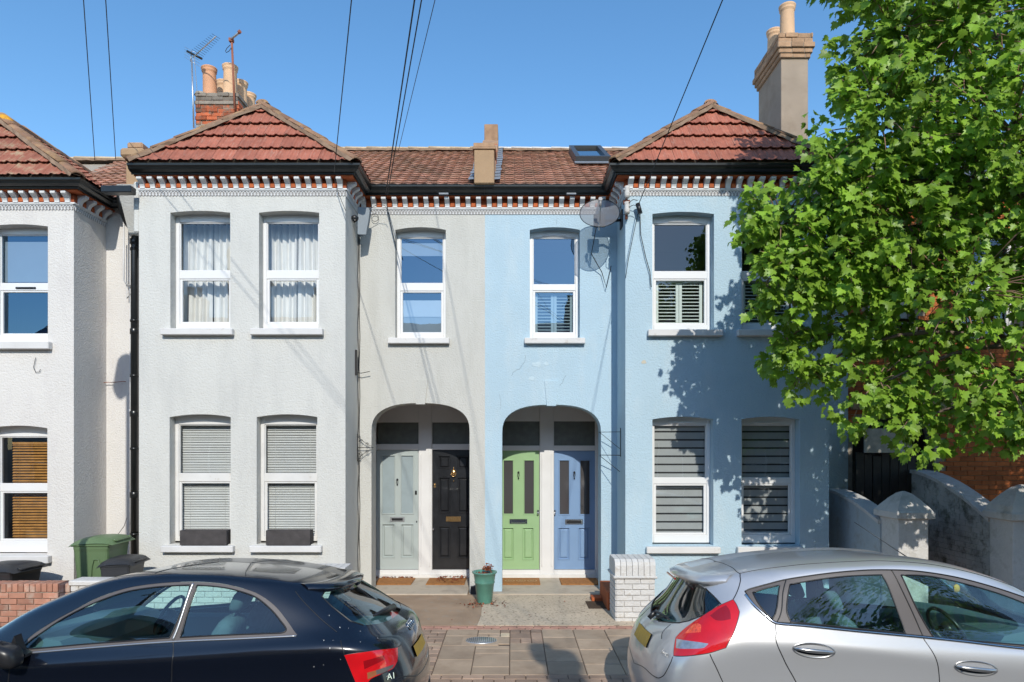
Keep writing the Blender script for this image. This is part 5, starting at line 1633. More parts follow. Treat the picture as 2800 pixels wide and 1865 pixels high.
# scattered dead leaves
def leaf_litter(label, pts, s=.03):
    mb = MB()
    for (x, y, z) in pts:
        a = random.uniform(0, 6.28); w = random.uniform(.5, 1.1) * s
        u = Vector((math.cos(a), math.sin(a), random.uniform(-.3, .5))) * w; v = Vector((-math.sin(a), math.cos(a), random.uniform(-.3, .6))) * w * .7
        c_ = Vector((x, y, z + .012))
        mb.add([c_ - u, c_ - v * .8, c_ + u * .6 + v * .2, c_ + u * .9, c_ + v + Vector((0, 0, .01))], [(0, 1, 2, 4), (1, 3, 2)])
    o = obj('dead_leaf_litter', mb, M['dead_leaf'], kind='stuff'); o['label'] = label; return o
pts = [(random.uniform(-2.38, -1.75), random.gauss(11.55, .04), G0 + .03) for _ in range(70)]
pts += [(random.uniform(-1.25, -.78), random.gauss(11.48, .06), G0 + .045) for _ in range(60)] + [(random.uniform(-1.3, -.85), random.uniform(11.05, 11.4), G0 + .045) for _ in range(24)]
leaf_litter('dry red-brown leaves blown against the thresholds of the grey porch', pts)
leaf_litter('dry red-brown leaves around the foot of the green plant pot', [(-.46 + random.gauss(0, .13), 9.72 + random.gauss(0, .12), G0 + .01) for _ in range(55)])
leaf_litter('specks of leaf scattered on the brown concrete', [(random.uniform(-2.3, 1.4), random.uniform(8.7, 10.2), G0 + .01) for _ in range(26)], .014)
# green plant pot
pg = thing('plant_pot', 'green glazed plant pot with a small red plant between the two porches', 'plant pot', (wx(1114, 9.75), 9.75, G0))
c_ = (wx(1114, 9.84), 9.84, G0 + .006)
hh = wz(1320, 9.66) - G0
mb = MB(); mb.lathe([(.0005, 0), (.108, 0), (.112, .01), (.143, hh * .62), (.153, hh * .64), (.153, hh * .68), (.148, hh * .70), (.166, hh * .93), (.185, hh * .96), (.187, hh), (.165, hh), (.155, hh * .9), (.0005, hh * .88)], c_, 28); obj('pot_body', mb, M['pot_green'], pg)
mb = MB(); mb.lathe([(.158, 0), (.10, .012), (.0005, .02)], (c_[0], c_[1], c_[2] + hh * .90), 20); obj('soil', mb, M['soil'], pg)
mb = MB()
for _ in range(110):
    ctr = Vector((c_[0] + .05 + random.gauss(0, .035), c_[1] + random.gauss(0, .035), c_[2] + hh + .02 + abs(random.gauss(0, .035))))
    u = Vector((random.gauss(0, 1), random.gauss(0, 1), random.gauss(0, 1))).normalized() * .018; v = u.orthogonal().normalized() * .011
    mb.add([ctr - u, ctr - v, ctr + u, ctr + v], [(0, 1, 2, 3)])
obj('plant_foliage', mb, M['dead_leaf'], pg, kind='stuff')
mb = MB()
for _ in range(60):
    a = random.uniform(0, 6.28); r_ = random.uniform(.02, .16); ctr = Vector((c_[0] + r_ * math.cos(a), c_[1] + r_ * math.sin(a), c_[2] + hh * .93 + random.uniform(0, .015)))
    u = Vector((random.gauss(0, 1), random.gauss(0, 1), .3)).normalized() * .014; v = u.orthogonal().normalized() * .01
    mb.add([ctr - u, ctr - v, ctr + u, ctr + v], [(0, 1, 2, 3)])
obj('litter', mb, M['dead_leaf'], pg, kind='stuff')

# window boxes on the lower sills
for (q0, q1, lab) in ((413, 520.5, 'empty dark planter box on the lower sill nearer the drainpipe'), (611, 712.5, 'empty dark planter box on the lower sill nearer the porch')):
    Y0 = YB - .06
    x0_, x1_ = wx(q0, Y0), wx(q1, Y0); z0_ = wz(1252, YB) + .002; z1_ = wz(1219.5, Y0)
    t = thing('window_box', lab, 'planter', ((x0_ + x1_) / 2, Y0, z0_), 'window boxes on the grey bay')
    mb = MB()
    e = .012
    T_ = lambda x, y, z: (x + (.0), y, z)
    mb.box(x0_, x1_, Y0, Y0 + .016, z0_, z1_, .003); mb.box(x0_, x1_, Y0 + .15, Y0 + .166, z0_, z1_, .003)
    mb.box(x0_, x0_ + .016, Y0 + .016, Y0 + .15, z0_, z1_, .003); mb.box(x1_ - .016, x1_, Y0 + .016, Y0 + .15, z0_, z1_, .003); mb.box(x0_, x1_, Y0 + .002, Y0 + .164, z0_, z0_ + .012)
    obj('box', mb, M['planter'], t)
    mb = MB(); mb.box(x0_ + .016, x1_ - .016, Y0 + .016, Y0 + .15, z0_ + .012, z1_ - .03); obj('soil', mb, M['soil'], t)

# garden wall pier by the blue bay (white painted bricks)
def white_pier(label, x0, x1, y0, y1, ztop, capm=True):
    t = thing('brick_pier', label, 'pier', ((x0 + x1) / 2, (y0 + y1) / 2, G0))
    zs = ztop - .25
    mb = MB(); mb.box(x0 + .01, x1 - .01, y0 + .01, y1 - .01, 0, zs); obj('pier_core', mb, M['white_joint'], t)
    rows = int((zs - .02) / .075)
    brick_block(t, x0, x1, y0, y1, zs - rows * .075, zs, M['white_brick'], faces=('front', 'side-', 'side+'), jit=.003)
    e = .035
    mb = MB(); mb.box(x0 - e, x1 + e, y0 - e, y1 + e, zs - .0, zs + .035, .01); obj('tile_course', mb, M['white_brick'], t)
    n_ = int((x1 - x0 + .04) / .077)
    w_ = (x1 - x0 + .03) / n_
    for i in range(n_):
        prof = [(y0 - .015, zs + .036), (y1 + .015, zs + .036), (y1 + .015, ztop - .06), (y1 - .05, ztop), (y0 + .05, ztop), (y0 + .0, ztop - .03), (y0 - .015, ztop - .075)]
        mb = MB(); mb.prism(prof, x0 - .015 + i * w_ + .003, x0 - .015 + (i + 1) * w_ - .003, lambda u, v, a: (a, u, v)); obj('brick', mb, M['white_brick'], t)
    return t
white_pier('squat white-painted brick pier at the pavement by the silver car', 1.385, 1.90, 8.78, 9.28, .925)
# red stepped edging behind the pier
t = thing('brick_step', 'low red brick step tucked between the blue bay and the pier', 'step', (1.42, 9.7, G0))
mb = MB(); mb.box(1.36, 1.62, 9.34, 10.2, G0, G0 + .26, .01); obj('side_wall', mb, M['red_brick'], t)
mb = MB(); mb.box(1.20, 1.36, 9.9, 10.1, G0, G0 + .06, .006); obj('brick', mb, M['red_brick'], t)
mb = MB(); mb.box(1.10, 1.36, 9.45, 9.9, G0 - .01, G0 + .01); obj('soil', mb, M['soil'], t)

# white brick garden wall of the grey house behind the dark car
def white_wall(name, label, x0, x1, y0, y1, z1, capped=True):
    t = thing(name, label, 'garden wall', ((x0 + x1) / 2, y0, G0))
    mb = MB(); mb.box(x0 + .01, x1 - .01, y0 + .01, y1 - .01, 0, z1 - .07); obj('wall_core', mb, M['white_joint'], t)
    rows = int((z1 - .07) / .075)
    brick_block(t, x0, x1, y0, y1, z1 - .07 - rows * .075, z1 - .07, M['white_brick'], faces=('front', 'side+'), jit=.003)
    mb = MB(); mb.box(x0 - .02, x1 + .02, y0 - .025, y1 + .025, z1 - .069, z1, .015); obj('coping', mb, M['white_brick'], t)
    return t
white_wall('garden_wall', 'low white-painted brick garden wall behind the dark blue car', -5.78, -2.68, 8.62, 8.85, .68)
white_pier('white-painted brick pier ending the garden wall behind the dark blue car', -2.66, -2.20, 8.58, 9.0, .845)
# red brick garden wall of the white house
t = thing('garden_wall', 'low weathered red brick garden wall in front of the white house', 'garden wall', (-7, 8.62, G0))
zt_ = wz(1343, 8.6)
mb = MB(); mb.box(-8.9, -5.80, 8.63, 8.84, 0, zt_ - .11); obj('wall_core', mb, M['mortar'], t)
rows = 6
z0_ = zt_ - .115 - rows * .078
brick_block(t, -8.9, -5.79, 8.62, 8.85, z0_, zt_ - .115, M['wall_brick'], bh=.078, faces=('front', 'side+'), jit=.006)
x = -8.9; k = 0
cm = None
while x < -5.80:
    if cm is None:
        mb = MB(); mb.box(0, .068, -.005, .225, -.11, 0, .006); cm = mb.mesh('brick', M['wall_brick'])
    inst('brick', cm, t, (x, 8.62, zt_ + random.uniform(-.004, .004))); x += .076
mb = MB(); mb.box(-6.16, -6.0, 8.60, 8.86, 0, zt_ + .012, .004)

# bins
def wheelie(label, x0, x1, y, z0, h, depth, m, yaw=0.0, lid=True):
    t = thing('wheelie_bin', label, 'bin', ((x0 + x1) / 2, y, z0))
    cx_ = (x0 + x1) / 2; w = (x1 - x0)
    ca, sa = math.cos(yaw), math.sin(yaw)
    def T_(u, v, z): return (cx_ + u * ca - v * sa, y + u * sa + v * ca, z0 + z)
    bw, bd = w * .40, depth * .5
    mb = MB()
    lv = [(0.04, .74), (.05, .76), (h * .80, .97), (h * .84, 1.0), (h * .87, 1.0)]
    rings = []
    for z, s_ in lv:
        ring = []
        for (sx, sy) in ((-1, -1), (1, -1), (1, 1), (-1, 1)):
            for (ox, oy) in ((0, .14), (.05, .04), (.14, 0)) if sx * sy > 0 else ((.14, 0), (.05, .04), (0, .14)):
                ring.append(T_(sx * bw * s_ * (1 - ox), sy * bd * s_ * (1 - oy), z))
        rings.append(ring)
    k = 12; vs = [p for r_ in rings for p in r_]; fs = []
    for i in range(len(lv) - 1):
        for j in range(k): fs.append([i * k + j, i * k + (j + 1) % k, (i + 1) * k + (j + 1) % k, (i + 1) * k + j])
    fs.append(list(range(k))[::-1])
    mb.add(vs, fs); obj('bin_body', mb, M[m], t)
    mb = MB()   # rim with handle bar
    mb.box(-bw * 1.06, bw * 1.06, -bd * 1.06, bd * 1.06, h * .865, h * .90, .01, T=T_)
    obj('rim', mb, M[m], t)
    # lid: shallow dome with overhang, hinged at +u end
    mb = MB(); nx, ny = 10, 8; vs = []
    for i in range(nx + 1):
        for j in range(ny + 1):
            u = -1 + 2 * i / nx; v = -1 + 2 * j / ny
            e = max(abs(u), abs(v))
            z = h * .90 + .075 * (1 - abs(u) ** 3.2) * (1 - .55 * abs(v) ** 3) + (.012 * (u + 1)) - (.03 if e > .99 else 0)
            if e > .9: z -= .01
            vs.append(T_(bw * 1.16 * u + (.03 if u > .5 else 0), bd * 1.10 * v, z))
    fs = [[i * (ny + 1) + j, i * (ny + 1) + j + 1, (i + 1) * (ny + 1) + j + 1, (i + 1) * (ny + 1) + j] for i in range(nx) for j in range(ny)]
    mb.add(vs, fs, True)
    obj('lid', mb, M[m], t)
    mb = MB(); mb.tube([T_(bw * 1.1, -bd * .7, h * .95), T_(bw * 1.22, -bd * .7, h * .93), T_(bw * 1.22, bd * .7, h * .93), T_(bw * 1.1, bd * .7, h * .95)], .014, 8); obj('handle', mb, M[m], t)
    # moulded panel on the near side
    P_ = [(-.05, h * .15), (.62, h * .15), (.62, h * .60), (.50, h * .70), (.22, h * .70), (.08, h * .60), (-.05, h * .30)]
    for s_ in (1,):
        mb = MB(); pts_ = [T_(bw * .9 * u, -bd * (.76 + .24 * z / (h * .84)) - .006, z) for u, z in P_]
        mb.tube(pts_, .006, 6); obj('moulding', mb, M[m], t)
    for s_ in (-1, 1):
        mb = MB(); mb.lathe([(.0005, -.025), (.09, -.025), (.10, -.01), (.10, .01), (.09, .025), (.0005, .025)], T_(bw * .72, s_ * bd * .8, .1), 18, axis=Matrix.Rotation(math.radians(90), 3, 'X')); obj('wheel', mb, M['black_metal'], t)
    return t
gb = wheelie('green wheelie bin with closed lid in the corner by the white bay', wx(172, 9.3), wx(272, 9.3), 9.42, G0, 1.09, .56, 'bin_green', 0.03)
wheelie('dark grey bin with a domed lid standing beside the green bin', wx(236, 9.05), wx(316, 9.05), 9.12, G0, .82, .5, 'bin_black', .1)
wheelie('black lidded bin behind the red brick wall under the white bay', wx(-60, 9.1), wx(76, 9.1), 9.15, G0, .72, .55, 'bin_black', -.12)
for (lab, x_, y_) in ():
    pass

# ================================================================== garden walls and piers on the right
def wall_side(name, label, X, th, prof, m, cope=True, holes=()):
    """wall running away from the street: prof = (Y, z) top line"""
    t = thing(name, label, 'garden wall', (X, prof[0][0], G0))
    poly = [(prof[0][0], 0)] + list(prof) + [(prof[-1][0], 0)]
    mb = MB(); mb.prism(poly, X, X + th, lambda u, v, a: (a, u, v)); obj('wall_body', mb, m, t)
    mb = MB()
    for i in range(len(prof) - 1):
        (y0, z0), (y1, z1) = prof[i], prof[i + 1]
        mb.prism([(y0, z0 + .001), (y1, z1 + .001), (y1, z1 + .05), (y0, z0 + .05)], X - .03, X + th + .03, lambda u, v, a: (a, u, v))
    obj('coping', mb, M['dirty_white'], t)
    return t
curve = lambda ya, za, yb, zb, n=9: [(ya + (yb - ya) * i / n, za + (zb - za) * (1 - (1 - i / n) ** 1.7)) for i in range(n + 1)]
M['side_wall_shaded'] = mat('side_wall_shaded', (.42, .47, .50), .85, .12, 4, .8, 35, col2=(.30, .30, .28), c2s=4, c2lo=.5, c2hi=.7)  # white wall with the bluish shade put into its colour
wall_side('garden_wall', 'short white wall, bluish shade in its colour, sweeping down from the blue house to the capped pier', 5.02, .20, curve(8.98, 1.38, 10.49, 1.72), M['side_wall_shaded'])
M['blotched_white'] = mat('blotched_white_brick', (.44, .43, .41), .9, .2, 3, .9, 30, col2=(.13, .13, .10), c2s=5, c2lo=.48, c2hi=.66)  # greyed white brick with random dark blotches
w2 = wall_side('garden_wall', 'dark-blotched white brick wall sweeping down to the pier at the photo edge', 6.25, .22, curve(8.6, 1.45, 10.3, 2.02), M['blotched_white'])
z = .15; r = 0
mb = MB()
while z < 1.9:
    y = 8.62 - (.11 if r % 2 else 0)
    while y < 10.25:
        a, b = max(y, 8.62), min(y + .215, 10.25)
        ztop = [q for q in curve(8.6, 1.45, 10.3, 2.02)]
        zz = np.interp(a, [q[0] for q in ztop], [q[1] for q in ztop])
        if b - a > .04 and z + .075 < zz: mb.box(6.243, 6.26, a, b, z, z + .066)
        y += .225
    z += .075; r += 1
obj('brickwork', mb, M['blotched_white'], w2, kind='stuff')
def cap_pier(label, x0, x1, y0, y1, zs, za, rounded=False):
    t = thing('gate_pier', label, 'gate pier', ((x0 + x1) / 2, (y0 + y1) / 2, G0))
    mb = MB(); mb.box(x0, x1, y0, y1, 0, zs, .008); obj('shaft', mb, M['dirty_white'], t)
    e = .055; cx_, cy_ = (x0 + x1) / 2, (y0 + y1) / 2
    mb = MB()
    lv = [(0, -.02), (e, 0), (e, .075), (e * .6, .10)]
    H = za - zs
    if rounded: lv += [(e * .2, H * .4), (-(x1 - x0) * .18, H * .72), (-(x1 - x0) * .34, H * .92), (-(x1 - x0) * .47, H)]
    else: lv += [(-(x1 - x0) * .10, H * .55), (-(x1 - x0) * .34, H * .9), (-(x1 - x0) * .47, H)]
    vs = []
    for e_, z_ in lv:
        ky = (y1 - y0) / (x1 - x0)
        ey = e_ if e_ > 0 else e_ * ky
        vs += [(x0 - e_, y0 - ey, zs + z_), (x1 + e_, y0 - ey, zs + z_), (x1 + e_, y1 + ey, zs + z_), (x0 - e_, y1 + ey, zs + z_)]
    fs = [[i * 4 + j, i * 4 + (j + 1) % 4, (i + 1) * 4 + (j + 1) % 4, (i + 1) * 4 + j] for i in range(len(lv) - 1) for j in range(4)]
    k = (len(lv) - 1) * 4; fs.append([k, k + 1, k + 2, k + 3])
    mb.add(vs, fs); obj('cap', mb, M['dirty_white'], t)
    return t
cap_pier('white gate pier with a faceted pyramid cap behind the silver car', 5.04, 5.43, 8.58, 9.02, 1.50, 1.84, True)
cap_pier('white gate pier with rounded cap at the photo edge', 6.24, 6.76, 8.2, 8.6, 1.52, 1.95, True)
mb = MB(); mb.box(6.9, 11.5, 8.3, 8.52, 0, .9, .01)
t = obj('garden_wall', mb, M['dirty_white']); tag(t, 'low white wall beyond the rounded pier', 'garden wall')
# dark side gate with a notice board in the passage
sg = thing('side_gate', 'tall dark boarded gate in the shaded passage beside the blue house', 'gate', (5.7, 10.35, G0))
for i in range(8):
    mb = MB(); mb.box(5.38 + i * .135, 5.38 + i * .135 + .127, 10.30 + random.uniform(-.006, .006), 10.335, G0 + .03, 2.35 - .03 * (i % 3), .005); obj('plank', mb, M['dark_wood'], sg)
mb = MB(); mb.box(5.37, 6.45, 10.336, 10.37, .5, .6, .004); mb.box(5.37, 6.45, 10.336, 10.37, 1.9, 2.0, .004); obj('rail', mb, M['dark_wood'], sg)
mb = MB(); mb.box(5.48, 6.22, 10.24, 10.26, wz(1041, 10.25), wz(985, 10.25), .003)
t = obj('notice_board', mb, M['poster']); tag(t, 'faded cream notice board hung on the shaded side gate', 'notice board')
mb = MB(); c_ = (wx(2160, 8.5), 8.5, 2.95)
t = thing('wall_lamp', 'small dark floodlight among the leaves on the brick house', 'floodlight', (7.6, 10.4, 3.4))
mb.box(7.5, 7.75, 10.25, 10.4, 3.3, 3.45, .02); obj('housing', mb, M['black_metal'], t)
mb = MB(); mb.box(7.52, 7.73, 10.235, 10.249, 3.31, 3.43, .004); obj('lens', mb, M['poster'], t)
mb = MB(); mb.tube([(7.62, 10.4, 3.38), (7.62, 10.52, 3.38)], .012, 6); obj('bracket', mb, M['black_metal'], t)

# ================================================================== across the street: row behind the camera, lamp post just out of frame
opp = []
for i in range(7):
    xa = -19.6 + i * 5.6
    t = thing('brick_house', 'plain brick terraced house on the opposite side of the street', 'house', (xa + 2.8, -6.4, G0), 'houses across the street')
    xb = xa + 5.58
    holes = []
    for (a, b, c0, c1) in ((.7, 1.6, .95, 2.6), (2.1, 3.0, .95, 2.6), (3.9, 4.8, .15, 2.3), (.7, 1.6, 4.0, 5.5), (2.1, 3.0, 4.0, 5.5), (3.9, 4.8, 4.0, 5.5)):
        holes.append([(xa + a, c0), (xa + b, c0), (xa + b, c1), (xa + a, c1)])
    mb = MB(); wall_xz(mb, -6.0, [(xa, 0), (xb, 0), (xb, 6.2), (xa, 6.2)], holes, -.18); obj('front_wall', mb, M['opp_brick'] if i % 3 else M['render_white'], t)
    mb = MB(); mb.box(xa, xb, -7.4, -7.3, 0, 6.2); obj('room_partition', mb, M['interior'], t)
    for h in holes:
        x0_, x1_, z0_, z1_ = h[0][0], h[1][0], h[0][1], h[2][1]
        w = MB()
        w.box(x0_, x0_ + .06, -6.17, -6.1, z0_, z1_); w.box(x1_ - .06, x1_, -6.17, -6.1, z0_, z1_); w.box(x0_, x1_, -6.17, -6.09, z1_ - .06, z1_); w.box(x0_, x1_, -6.17, -6.08, z0_, z0_ + .07); w.box(x0_, x1_, -6.17, -6.09, (z0_ + z1_) / 2 - .03, (z0_ + z1_) / 2 + .03)
        wo_ = obj('window', w, M['upvc'], t)
        g = MB(); g.box(x0_ + .05, x1_ - .05, -6.14, -6.135, z0_, z1_); obj('pane', g, M['dark_pane'], wo_)
    mb = MB(); mb.add([(xa, -5.8, 6.2), (xb, -5.8, 6.2), (xb, -9.0, 8.1), (xa, -9.0, 8.1), (xb, -12.2, 6.2), (xa, -12.2, 6.2)], [(0, 1, 2, 3), (3, 2, 4, 5)]); obj('roof', mb, M['slate'], t)
    mb = MB(); mb.box(xa, xa + .2, -12.0, -6.01, 0, 6.2); mb.box(xa, xb, -12.1, -12.0, 0, 6.2); obj('side_wall', mb, M['opp_brick'], t)
    xc_ = xa + .1
    mb = MB(); mb.box(xc_ - .4, xc_ + .4, -9.6, -8.7, 6.5, 9.0, .01); c_ = obj('chimney', mb, M['opp_brick'], t)
    for k in (-.2, .2): pot(c_, xc_ + k, -9.1, 9.0, .4)
ss = thing('shadow_post', 'unseen post with plates, added behind the camera to cast a shadow on the paving', 'sign', (1.47, -1.3, G0))  # invented post; its plates only throw a shadow on the paving
mb = MB(); mb.tube([(1.47, -1.3, 0), (1.47, -1.3, 6.0)], .05, 10); obj('post', mb, M['alu'], ss)
def plate(cx, cz, r1, r2):
    mb = MB(); mb.prism([(cx + r1 * math.copysign(abs(math.cos(a)) ** .7, math.cos(a)), cz + r2 * math.copysign(abs(math.sin(a)) ** .7, math.sin(a))) for a in [2 * math.pi * i / 28 for i in range(28)]], -1.27, -1.25, lambda u, v, a: (u, a, v)); obj('plate', mb, M['alu'], ss)
plate(1.36, 5.75, .14, .26); plate(1.58, 5.60, .15, .24); plate(1.47, 5.15, .19, .42); plate(1.46, 4.3, .15, .35)
lp = thing('street_lamp', 'grey street lamp on the pavement just outside the frame', 'street lamp', (-5.66, 6.62, G0))
mb = MB(); mb.tube([(-5.66, 6.62, 0), (-5.66, 6.62, 1.2), (-5.66, 6.62, 1.25), (-5.66, 6.62, 6.2)], [.075, .07, .05, .042], 12); obj('post', mb, M['alu'], lp)
mb = MB(); mb.tube([(-5.66, 6.62, 6.2), (-5.66, 6.55, 6.36), (-5.66, 6.35, 6.44), (-5.66, 5.7, 6.50), (-5.66, 5.5, 6.50)], [.05, .09, .16, .15, .07], 12); obj('lamp_head', mb, M['alu'], lp)
# telegraph pole where the wires meet, behind the camera
tp = thing('telegraph_pole', 'dark wooden telegraph pole across the street', 'telegraph pole', (-9.2, -3.5, G0))
mb = MB(); mb.tube([(-9.2, -3.5, 0), (-9.2, -3.5, 8.6)], [.14, .10], 12); obj('shaft', mb, M['bark'], tp)
mb = MB(); mb.box(-9.9, -8.5, -3.56, -3.44, 8.1, 8.22, .01); obj('crossbar', mb, M['bark'], tp)
# ================================================================== cars
def car_paint(name, col, metal, rough, flake=.0, coat=1.0):
    m, t, n, p = _new(name)
    p.inputs['Base Color'].default_value = (*col, 1); p.inputs['Metallic'].default_value = metal
    p.inputs['Roughness'].default_value = rough; p.inputs['Coat Weight'].default_value = coat; p.inputs['Coat Roughness'].default_value = .04
    geo = n.new('ShaderNodeNewGeometry')
    nz = n.new('ShaderNodeTexNoise'); nz.inputs['Scale'].default_value = 3.0; nz.inputs['Detail'].default_value = 6
    t.links.new(geo.outputs['Position'], nz.inputs['Vector'])
    mr = n.new('ShaderNodeMapRange'); mr.inputs['From Min'].default_value = .3; mr.inputs['From Max'].default_value = .8
    mr.inputs['To Min'].default_value = .03; mr.inputs['To Max'].default_value = .14
    t.links.new(nz.outputs['Fac'], mr.inputs['Value']); t.links.new(mr.outputs[0], p.inputs['Coat Roughness'])
    return m
M['paint_silver'] = car_paint('paint_silver', (.62, .615, .62), .55, .36)
M['paint_navy'] = car_paint('paint_navy', (.005, .007, .014), .2, .26)
M['car_glass'] = glass('car_glass', (.74, .95, .92), .10, wav=.05)
M['car_glass_dark'] = glass('car_glass_dark', (.20, .34, .34), .12, wav=.05)
M['trim_black'] = mat('trim_black', (.02, .02, .022), .35)
M['trim_frame'] = mat('window_frame_trim', (.12, .105, .10), .35)
M['lamp_red'] = mat('lamp_red', (.62, .008, .012), .12, .12, 9, coat=1.0)
M['lamp_red_dark'] = mat('lamp_red_dark', (.30, .004, .008), .15, coat=1.0)
M['lamp_glow'] = mat('lamp_red_bright', (.85, .10, .04), .1, .3, 60, coat=1.0)
M['lamp_clear'] = mat('lamp_clear', (.42, .45, .50), .15, .25, 22, metal=.5, coat=1.0)
M['lamp_amber'] = mat('lamp_amber', (.34, .12, .05), .2, .2, 20, coat=1.0)
M['seat_dark'] = mat('seat_cloth', (.09, .14, .16), .9, .2, 20)
M['seat_grey'] = mat('seat_cloth_grey', (.16, .20, .21), .9, .1, 20)
M['dash'] = mat('dashboard', (.11, .17, .19), .6)
M['plate_yellow'] = mat('plate_yellow', (.50, .30, .03), .5, .1, 20)
M['tyre'] = mat('tyre_rubber', (.02, .02, .02), .85)
M['chrome_soft'] = mat('chrome_trim', (.55, .58, .64), .18, metal=1)
M['handle_silver'] = mat('handle_silver', (.5, .5, .51), .28, metal=.85, coat=.6)
M['smile'] = mat('air_freshener_yellow', (.85, .48, .03), .6)
M['dropping'] = mat('bird_dropping', (.75, .75, .72), .8)

def bspl(P, axis):
    """knot values of a uniform cubic B-spline with (already padded) control points"""
    P = np.moveaxis(P, axis, 0)
    r = (P[:-2] + 4 * P[1:-1] + P[2:]) / 6
    return np.moveaxis(r, 0, axis)
CAMBER = .072
class CarSurf:
    def __init__(s, rows, ox, sx, yc):
        """rows[v][u] = (x, y, z) from the rear centre line round the camera side to the front centre; local y grows towards the camera"""
        D = np.array(rows, float).transpose(1, 0, 2)     # u, v
        s.nu, s.nv = D.shape[:2]
        s.ox, s.sx, s.yc = ox, sx, yc
        mirror = D[1:-1][::-1].copy(); mirror[..., 1] *= -1
        s.D = np.concatenate([D, mirror], 0); s.N = s.D.shape[0]
        P = s.D.copy()
        for _ in range(4):
            P = P + .9 * (s.D - s._knots(P))
        s.P = s._pad(P)
    def _pad(s, P):
        N = P.shape[0]
        P = np.concatenate([P[-1:], P, P[:2]], 0)
        a = 2 * P[:, :1] - P[:, 1:2]
        # beyond the roof centre line: the mirrored column
        idx = (-(np.arange(P.shape[0]) - 1)) % N
        Q = P[1:1 + N]
        b = Q[idx % N][:, -2:-1].copy(); b[..., 1] *= -1
        b = s._m(P, N)
        return np.concatenate([a, P, b, b], 1)
    def _m(s, P, N):
        Q = P[1:1 + N]; ix = [(-(i - 1)) % N for i in range(P.shape[0])]
        b = Q[ix][:, -2:-1].copy(); b[..., 1] *= -1
        return b
    def _knots(s, P):
        N = P.shape[0]
        Pu = np.concatenate([P[-1:], P, P[:1]], 0)
        K = bspl(Pu, 0)
        a = 2 * K[:, :1] - K[:, 1:2]
        ix = [(-i) % N for i in range(N)]
        b = K[ix][:, -2:-1].copy(); b[..., 1] *= -1
        return bspl(np.concatenate([a, K, b], 1), 1)
    def ev(s, u, v):
        u = np.asarray(u, float) % s.N; v = np.clip(np.asarray(v, float), 0, s.nv - 1)
        iu = np.floor(u).astype(int); fu = u - iu
        iv = np.minimum(np.floor(v).astype(int), s.nv - 2); fv = v - iv
        def w(t): return [(1 - t) ** 3 / 6, (3 * t ** 3 - 6 * t ** 2 + 4) / 6, (-3 * t ** 3 + 3 * t ** 2 + 3 * t + 1) / 6, t ** 3 / 6]
        wu, wv = w(fu), w(fv)
        r = 0
        for a in range(4):
            for b in range(4):
                r = r + (wu[a] * wv[b])[..., None] * s.P[(iu + a) % (s.N + 3), iv + b]
        return r
    def world(s, L_):
        L_ = np.asarray(L_)
        Yw = s.yc - L_[..., 1]
        return np.stack([s.ox + s.sx * L_[..., 0], Yw, L_[..., 2] - CAMBER * (Yw - 5.0)], -1)      # the cars lean with the road camber
    def mir(s, P):
        P = np.array(P, float).copy(); y = P[..., 1].copy(); ym = 2 * s.yc - y
        P[..., 1] = ym; P[..., 2] += CAMBER * (y - ym)
        return P
    def wev(s, u, v): return s.world(s.ev(u, v))
    def wnrm(s, u, v, e=.01):
        p = s.wev(u, v)
        du = s.wev(np.asarray(u) + e, v) - s.wev(np.asarray(u) - e, v)
        dv = s.wev(u, np.minimum(np.asarray(v) + e, s.nv - 1)) - s.wev(u, np.asarray(v) - e)
        n = np.cross(du, dv); n /= (np.linalg.norm(n, axis=-1, keepdims=True) + 1e-12)
        c = s.world(np.array([2.1, 0, .75]))
        sg = np.sign(np.sum(n * (p - c), -1, keepdims=True)); sg[sg == 0] = 1
        return n * sg
    def table(s, proj, nu=420, nv=260):
        U, V = np.meshgrid(np.linspace(0, s.nu - 1, nu), np.linspace(0, s.nv - 1, nv), indexing='ij')
        W_ = s.wev(U, V); s.T = (U, V, W_)
    def find(s, target, mode='px'):
        """parameter of the surface point seen at source pixel target (or with local x, z when mode is 'xz')"""
        U, V, W_ = s.T
        def pr(W_):
            if mode == 'px': return np.stack([1400 + 1800 * W_[..., 0] / W_[..., 1], 1220 - 1800 * (W_[..., 2] - CZ) / W_[..., 1]], -1)
            return np.stack([(W_[..., 0] - s.ox) * s.sx, W_[..., 2]], -1) * 400
        t_ = np.array(target, float) * (1 if mode == 'px' else 400)
        if not hasattr(s, 'PT'): s.PT = {}
        if mode not in s.PT:
            N_ = s.wnrm(U, V)
            view = np.array([0, 0, CZ]) - W_ if mode == 'px' else np.broadcast_to(np.array([0, -1., .0]), W_.shape)
            s.PT[mode] = (pr(W_), np.sum(N_ * view, -1) < 0)
        PP, hid = s.PT[mode]
        d = np.sum((PP - t_) ** 2, -1) + hid * 1e5
        k = np.unravel_index(np.argmin(d), d.shape)
        u, v = U[k], V[k]
        for _ in range(8):
            p0 = pr(s.wev(u, v)); e = 1e-3
            J = np.stack([(pr(s.wev(u + e, v)) - p0) / e, (pr(s.wev(u, v - e)) - p0) / -e], -1)
            try: st = np.linalg.solve(J, t_ - p0)
            except np.linalg.LinAlgError: break
            st = np.clip(st, -.3, .3)
            u = min(max(u + st[0], 0), s.nu - 1); v = min(max(v + st[1], 0), s.nv - 1)
        return (float(u), float(v))

